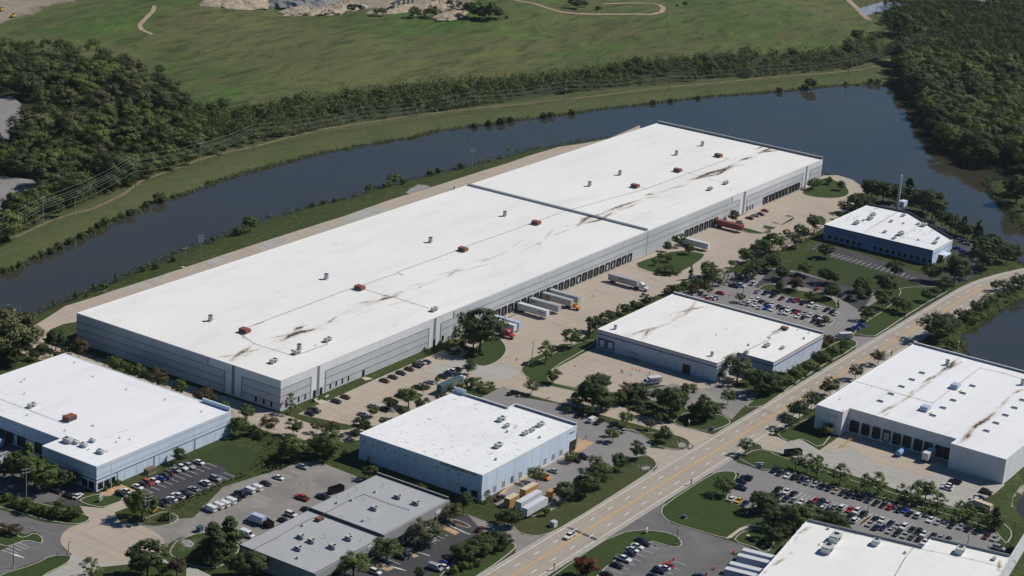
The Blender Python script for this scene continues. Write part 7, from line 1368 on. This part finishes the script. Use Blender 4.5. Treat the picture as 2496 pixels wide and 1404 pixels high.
# brush belts: shrubs that run together
def brush(name, label, P2, z0, r0, r1, per, size, m, hgt=1.0):
    n = len(P2); rr = rng.uniform(r0, r1, n); Z = np.array([ground(p[0], p[1]) for p in P2]); cc = np.stack([P2[:, 0], P2[:, 1], Z+rr*.55*hgt+z0], 1); C, N = clump_cloud(cc, rr, n*per, .9*hgt); C[:, 2] = np.maximum(C[:, 2], np.repeat(Z.mean(), len(C))-5)
    o = bpy.data.objects.new(name, leaf_mesh(name, C, N, size, M[m])); COL.objects.link(o); tag(o, label, 'brush'); o['kind'] = 'stuff'
rng = np.random.default_rng(21)
hb2 = np.vstack([hedge_top, hedge_low[::-1]]); pb = scatter(hb2, 5.2, 3)
hs = hb2
dens = np.sin(pb[:, 0]*.05)+np.sin(pb[:, 1]*.09+pb[:, 0]*.021)+rng.normal(size=len(pb))*.7; pb = pb[dens > -1.15]; sel = rng.random(len(pb)) < .6
brush('brush', 'tangled green brush along the foot of the meadow', pb[sel], 0, 1.4, 4.0, 100, .62, 'leaf_brush', 1.15); brush('brush', 'darker bushes mixed into the brush belt', pb[~sel], .8, 1.8, 5.2, 120, .62, 'leaf', 1.2)
pb = scatter(np.vstack([woods_left]), 9, 13); brush('undergrowth', 'undergrowth under the trees of the left-hand wood', pb, 0, 1.5, 3.2, 34, .75, 'leaf_brush')
pb = scatter(forest, 9, 14); pb = pb[np.argsort(np.hypot(pb[:, 0], pb[:, 1]))][:500]; brush('undergrowth', 'undergrowth along the edge of the right-hand wood', pb, 0, 1.5, 3.4, 34, .75, 'leaf_dark')
def shore(line, d0, d1, step, r0, r1, name, label, m, per=34, keep=.9):
    L = resample(line, step); o = []
    for i in range(1, len(L)-1):
        t = (L[i+1]-L[i-1]); t /= np.linalg.norm(t)+1e-9; n = np.array([-t[1], t[0]])
        for _ in range(2):
            if rng.random() < keep: o.append(L[i]+n*rng.uniform(d0, d1))
    brush(name, label, np.array(o), -.1, r0, r1, per, .42, m)
fl = [lake[i] for i in range(1, 34)]; shore(fl, -1.0, 3.0, 1.7, .5, 1.5, 'shore_plants', 'low plants along the far lake shore', 'leaf_brush')
i0 = 60; nl = [lake[i] for i in range(62, len(lake)-1)]
shore(nl, -5.5, 1.0, 1.6, .8, 2.1, 'shore_plants', 'thick plants along the near lake shore', 'leaf'); shore([p for p in lake[33:44]], -2, 5, 2.0, 1.0, 2.5, 'shore_plants', 'bushes at the foot of the right-hand wood', 'leaf_dark'); shore([p for p in lake[43:52]], -1, 3, 1.6, .8, 2.0, 'shore_plants', 'bushes round the small peninsula', 'leaf_dark'); shore([p for p in lake[50:62]], -3, 4, 2.0, .8, 2.3, 'shore_plants', 'bushes behind the blue office shore', 'leaf_dark')
shore([p for p in pond[1:8]], -6, 2, 1.6, .8, 2.2, 'shore_plants', 'bushes along the small pond', 'leaf_brush')
for s_, lb, m_, r_ in (("M 2496 330; M 2300 470; M 2150 530; M 1950 640; M 1750 740; M 1600 820; M 1560 800; M 1800 660; M 2050 540; M 2250 460; M 2496 300; N 350 300; N 300 380; N 100 440", 'tall weeds along the staff lot bank', 'leaf_brush', (.3, .9)),
                      ("N 0 20; N 250 60; N 480 130; N 780 130; N 760 290; N 480 330; N 280 380; N 100 430; M 2400 380; M 2496 200; M 2480 80; M 2400 20", 'overgrown belt left of the workshop', 'leaf', (.7, 2.0)),
                      ("M -20 600; M 150 640; M 350 710; M 560 750; M 720 800; M 740 850; M 600 870; M 350 810; M 150 740; M -20 700", 'bushy hedge strip at lower left', 'leaf', (.6, 1.6)),
                      ("K 700 480; K 1280 160; K 1480 60; K 1560 20; G 1700 1290; G 2100 1180; G 2240 1120; G 2496 1020; G 2496 1120; G 2300 1300; G 1900 1380; K 1450 80; K 900 370; K 760 500", 'undergrowth between loading yard and depot', 'leaf_brush', (.4, 1.2)),
                      ("H 0 1000; H 300 860; H 580 800; H 600 830; H 480 920; H 200 1040; H 0 1110", 'shrubs left of the blue office', 'leaf_brush', (.4, 1.3)),
                      ("I 0 560; I 150 520; I 400 600; I 620 640; I 560 700; I 300 720; I 120 720; I 0 760", 'undergrowth of the shaded left grove', 'leaf_dark', (.7, 2.0)),
                      ("I 840 590; I 1300 860; I 1560 960; I 1840 1070; I 2250 1200; I 2240 1250; I 1800 1090; I 1500 980; I 1100 830; I 820 640", 'low shrubs in the shade of the long gable', 'leaf_dark', (.4, 1.2)),
                      ("Q 250 360; Q 620 500; Q 1400 690; Q 2150 900; Q 2200 950; Q 1300 720; Q 600 560; Q 230 380", 'dark ground shrubs under the young trees', 'leaf_dark', (.3, .7)),
                      ("Q 20 720; Q 560 700; Q 830 820; Q 830 950; Q 420 860; Q 200 1100; Q 0 1180", 'undergrowth behind the corner building', 'leaf_dark', (.5, 1.4))):
    pl_ = pts(s_); pb = scatter(pl_, 2.6 if r_[1] > 1 else 1.9, len(lb)); brush('brush', lb, pb, 0, r_[0], r_[1], 26, .36, m_)
# meadow tufts and weeds that catch the light
pb = scatter(meadow, 7.5, 31); k_ = np.sin(pb[:, 0]*.02+pb[:, 1]*.03)+np.sin(pb[:, 0]*.043-pb[:, 1]*.021+2)+rng.normal(size=len(pb))*.6; pb = pb[k_ > .9]
brush('meadow_tufts', 'dark tufts scattered over the meadow', pb, -.35, .25, .75, 16, .40, 'leaf_brush', .6)
# ================================================================== QUARRY AT THE TOP EDGE
def heap(v, x, y, rx, ry, h, m, label, seed=0):
    b = land(v, x, y); n, k = 34, 10; mb = MB(); r = random.Random(seed); mb.v.append((b[0], b[1], b[2]+h))
    for j in range(1, k+1):
        for i in range(n):
            a_ = 2*math.pi*i/n; t_ = j/k; q = t_*(1+r.uniform(-.09, .09)+.12*math.sin(3*a_+seed)+.06*math.sin(7*a_+seed*2)); mb.v.append((b[0]+rx*q*math.cos(a_), b[1]+ry*q*math.sin(a_), b[2]+h*(1-t_)**.9*(1+r.uniform(-.14, .14))-(.5 if j == k else 0)))
    for i in range(n): mb.f.append([0, 1+i, 1+(i+1) % n])
    for j in range(k-1):
        for i in range(n): a_ = 1+j*n+i; b_ = 1+j*n+(i+1) % n; mb.f.append([a_, a_+n, b_+n, b_])
    o = mb.obj('gravel_heap', M[m]); tag(o, label, 'heap')
M['heap_grey'] = mat('heap_grey', (.20, .20, .205), .95, .25, .4, bump=.6); M['heap_tan'] = mat('heap_tan', (.33, .27, .20), .95, .35, .2, bump=.9)
heap('B', 520, 45, 42, 30, 16, 'heap_grey', 'large grey gravel heap at the top edge', 1); heap('B', 480, 105, 30, 12, 5, 'heap_tan', 'low tan rubble heap before the grey one', 2); heap('B', 840, 90, 26, 14, 7, 'heap_tan', 'tan earth heap beside dark machinery', 3); heap('B', 640, 110, 20, 10, 4, 'heap_tan', 'small tan heap at the meadow edge', 4)
heap('B', 1750, 60, 26, 16, 5, 'heap_tan', 'tan bank near the quarry trees', 5); heap('A', 2250, 30, 40, 22, 8, 'heap_tan', 'wide tan heap at the upper left of the quarry', 6); heap('B', 1350, 90, 30, 12, 3, 'heap_tan', 'flat tan mound by the conveyor', 7); heap('B', 1880, 150, 22, 9, 4, 'heap_tan', 'pale rubble bank beside the quarry trees', 8)
rr_ = random.Random(5); mb = MB()
for _ in range(260):
    b = land('B', rr_.choice([rr_.uniform(330, 900), rr_.uniform(1500, 2000)]), rr_.uniform(60, 150)); s_ = rr_.uniform(.6, 2.2); mb.box(b[0]-s_, b[0]+s_, b[1]-s_*.7, b[1]+s_*.7, b[2]-.3, b[2]+s_*rr_.uniform(.5, 1.1), rr_.uniform(0, 3), (b[0], b[1]))
o = mb.obj('rubble', M['heap_tan']); tag(o, 'broken concrete rubble strewn along the quarry edge', 'rubble'); o['kind'] = 'stuff'
b = land('B', 1430, 60); t = empty('conveyor', (b[0], b[1], b[2]), .3); MB().box(-30, 22, -1, 1, 6.2, 7.2).obj('belt', M['grey_dark'], t); mb = MB(); [mb.box(x, x+.8, -1, 1, 0, 6.2) for x in (-26, -14, -2, 8, 18)]; mb.obj('trestle', M['kerb'], t); tag(t, 'long dark conveyor on pale trestles in the quarry', 'conveyor')
b = land('B', 990, 85); t = empty('dump_truck', (b[0], b[1], b[2]), -.9); MB().box(-4, 2.2, -1.3, 1.3, 1.2, 3.2).obj('dump_body', M['grey_dark'], t); MB().box(2.3, 4.6, -1.2, 1.2, .8, 3.0).obj('cab', M['trailer_white'], t); [inst('wheel', MC['tw'], t, (x, y, .5)) for x in (-3, -1.6, 3.4) for y in (-1.1, 1.1)]; tag(t, 'dark tipper truck with white cab on the quarry road', 'truck')
for v, x, y in (('A', 10, 105), ('A', 122, 165)):
    b = land(v, x, y); t = empty('excavator', (b[0], b[1], b[2]), .4, .75); MB().box(-2.5, 2.2, -1.4, 1.4, 1, 2.6).obj('body', M['yellow_paint'], t); MB().box(-3, 3, -1.6, -1, 0, 1).box(-3, 3, 1, 1.6, 0, 1).obj('track', M['rubber'], t); MB().cyl((2, 0, 2), (5, 0, 5), .35, n=6).cyl((5, 0, 5), (8, 0, 1.5), .3, n=6).obj('boom', M['yellow_paint'], t); MB().box(-.6, 1.2, -1.2, .2, 2.6, 3.8).obj('cab', M['glass'], t)
    reg(t, 'small yellow digger', 'in the quarry at the far left', 'digger', 'yellow diggers')
cars('A', '', 'x', '', '')
for v, x, y, c in (('B', 1700, 8, 'k'), ('B', 1740, 12, 's')): b = land(v, x, y); car((b[0], b[1]), 'suv', c, .5, 'parked at the quarry edge', 'quarry cars').location.z = b[2]+.05
b = land('D', 1090, 80); o = MB().box(b[0]-45, b[0]+45, b[1]-9, b[1]+9, b[2]-.5, b[2]+.35).obj('fenced_slab', M['steel']); o['kind'] = 'structure'; o.name = 'paved_court'
b = land('D', 2380, 15); ribbon_l = [land('D', 1950, -5), land('D', 2250, 25), land('D', 2500, 40)]; struct(fix_up(ribbon(MB(), resample(ribbon_l, 8), 9, .4, True).obj('distant_road', M['pale'])))

# the 300 trees that show largest stay single; the small rest become one mass
allt = [o for o in S.objects if o.get('category') == 'tree']
def shown(o):
    b = project(o.location); t = project((o.location.x, o.location.y, o.location.z+o.scale.z*8)); return (b[1]-t[1])*(1 if -30 < b[0] < 2530 and t[1] < 1400 and b[1] > 0 else .05)
allt.sort(key=shown, reverse=True); gone = set()
bpy.context.view_layer.update()
for o in allt[299:]:
    mt = np.array(o.matrix_world)
    for ch in list(o.children):
        n = len(ch.data.vertices); co = np.empty(n*3, np.float32); ch.data.vertices.foreach_get('co', co); co = co.reshape(-1, 3)
        if ch.name.startswith('crown'):
            co = co.reshape(-1, 4, 3); co = co[rng.random(len(co)) < .75].reshape(-1, 3); BAKE.append((co@mt[:3, :3].T+mt[:3, 3], ch.material_slots[0].material.name))
        gone.add(ch)
    mb_b = o.location; r_ = .02*o.scale.z*8; BAKE.append((np.array([(mb_b[0]-r_, mb_b[1], mb_b[2]-.2), (mb_b[0]+r_, mb_b[1], mb_b[2]-.2), (mb_b[0]+r_*.7, mb_b[1], mb_b[2]+o.scale.z*4), (mb_b[0]-r_*.7, mb_b[1], mb_b[2]+o.scale.z*4), (mb_b[0], mb_b[1]-r_, mb_b[2]-.2), (mb_b[0], mb_b[1]+r_, mb_b[2]-.2), (mb_b[0], mb_b[1]+r_*.7, mb_b[2]+o.scale.z*4), (mb_b[0], mb_b[1]-r_*.7, mb_b[2]+o.scale.z*4)], np.float32), 'bark')); gone.add(o)
REG[:] = [r for r in REG if r[0] not in gone]
for o in gone: bpy.data.objects.remove(o)
names = sorted({m_ for _, m_ in BAKE}); V = np.concatenate([v_ for v_, _ in BAKE]).astype(np.float32); mi = np.concatenate([np.full(len(v_)//4, names.index(m_), np.int32) for v_, m_ in BAKE])
me = bpy.data.meshes.new('background_trees'); n = len(V); me.vertices.add(n); me.vertices.foreach_set('co', V.ravel()); me.loops.add(n); me.loops.foreach_set('vertex_index', np.arange(n, dtype=np.int32)); me.polygons.add(n//4); me.polygons.foreach_set('loop_start', np.arange(0, n, 4, dtype=np.int32)); me.update(calc_edges=True)
for m_ in names: me.materials.append(bpy.data.materials[m_])
me.polygons.foreach_set('material_index', mi); o = bpy.data.objects.new('background_trees', me); COL.objects.link(o); tag(o, 'mass of small distant trees in the woods and at the lot edges', 'woodland'); o['kind'] = 'stuff'
# ================================================================== LABELS: what sets each thing apart from its look-alikes
ORD = ['first', 'second', 'third', 'fourth', 'fifth', 'sixth', 'seventh', 'eighth', 'ninth', 'tenth', 'eleventh', 'twelfth', 'thirteenth', 'fourteenth', 'fifteenth', 'sixteenth', 'seventeenth', 'eighteenth', 'nineteenth', 'twentieth']
by = {}
for o, ph, pl in REG: by.setdefault((ph, pl), []).append(o)
for (ph, pl), L in by.items():
    if len(L) == 1: L[0]['label'] = (ph+' '+pl).strip(); continue
    L.sort(key=lambda o: project((o.location.x, o.location.y, o.location.z))[0])
    for i, o in enumerate(L): o['label'] = (ORD[i] if i < 20 else '%dst' % (i+1) if i == 20 else '%dth' % (i+1))+' from the left '+ph+' '+pl if False else ph+' '+pl+', '+(ORD[i] if i < 20 else 'number %d' % (i+1))+' from left'
for o in S.objects:
    if o.get('label') and len(str(o['label']).split()) > 16: o['label'] = ' '.join(str(o['label']).split()[:16])

hz = MB().box(-60, 2150, -60, 1330, -12, 312).obj('haze', mat('haze', (1, 1, 1))); hz['kind'] = 'stuff'; tag(hz, 'thin pale haze over the whole scene', 'haze')
hm = hz.data.materials[0]; ht = hm.node_tree; ht.nodes.remove(ht.nodes['Principled BSDF']); pv = ht.nodes.new('ShaderNodeVolumePrincipled')
pv.inputs['Density'].default_value = .000018; pv.inputs['Color'].default_value = (.80, .88, 1, 1); pv.inputs['Anisotropy'].default_value = .2; ht.links.new(pv.outputs[0], ht.nodes['Material Output'].inputs['Volume'])
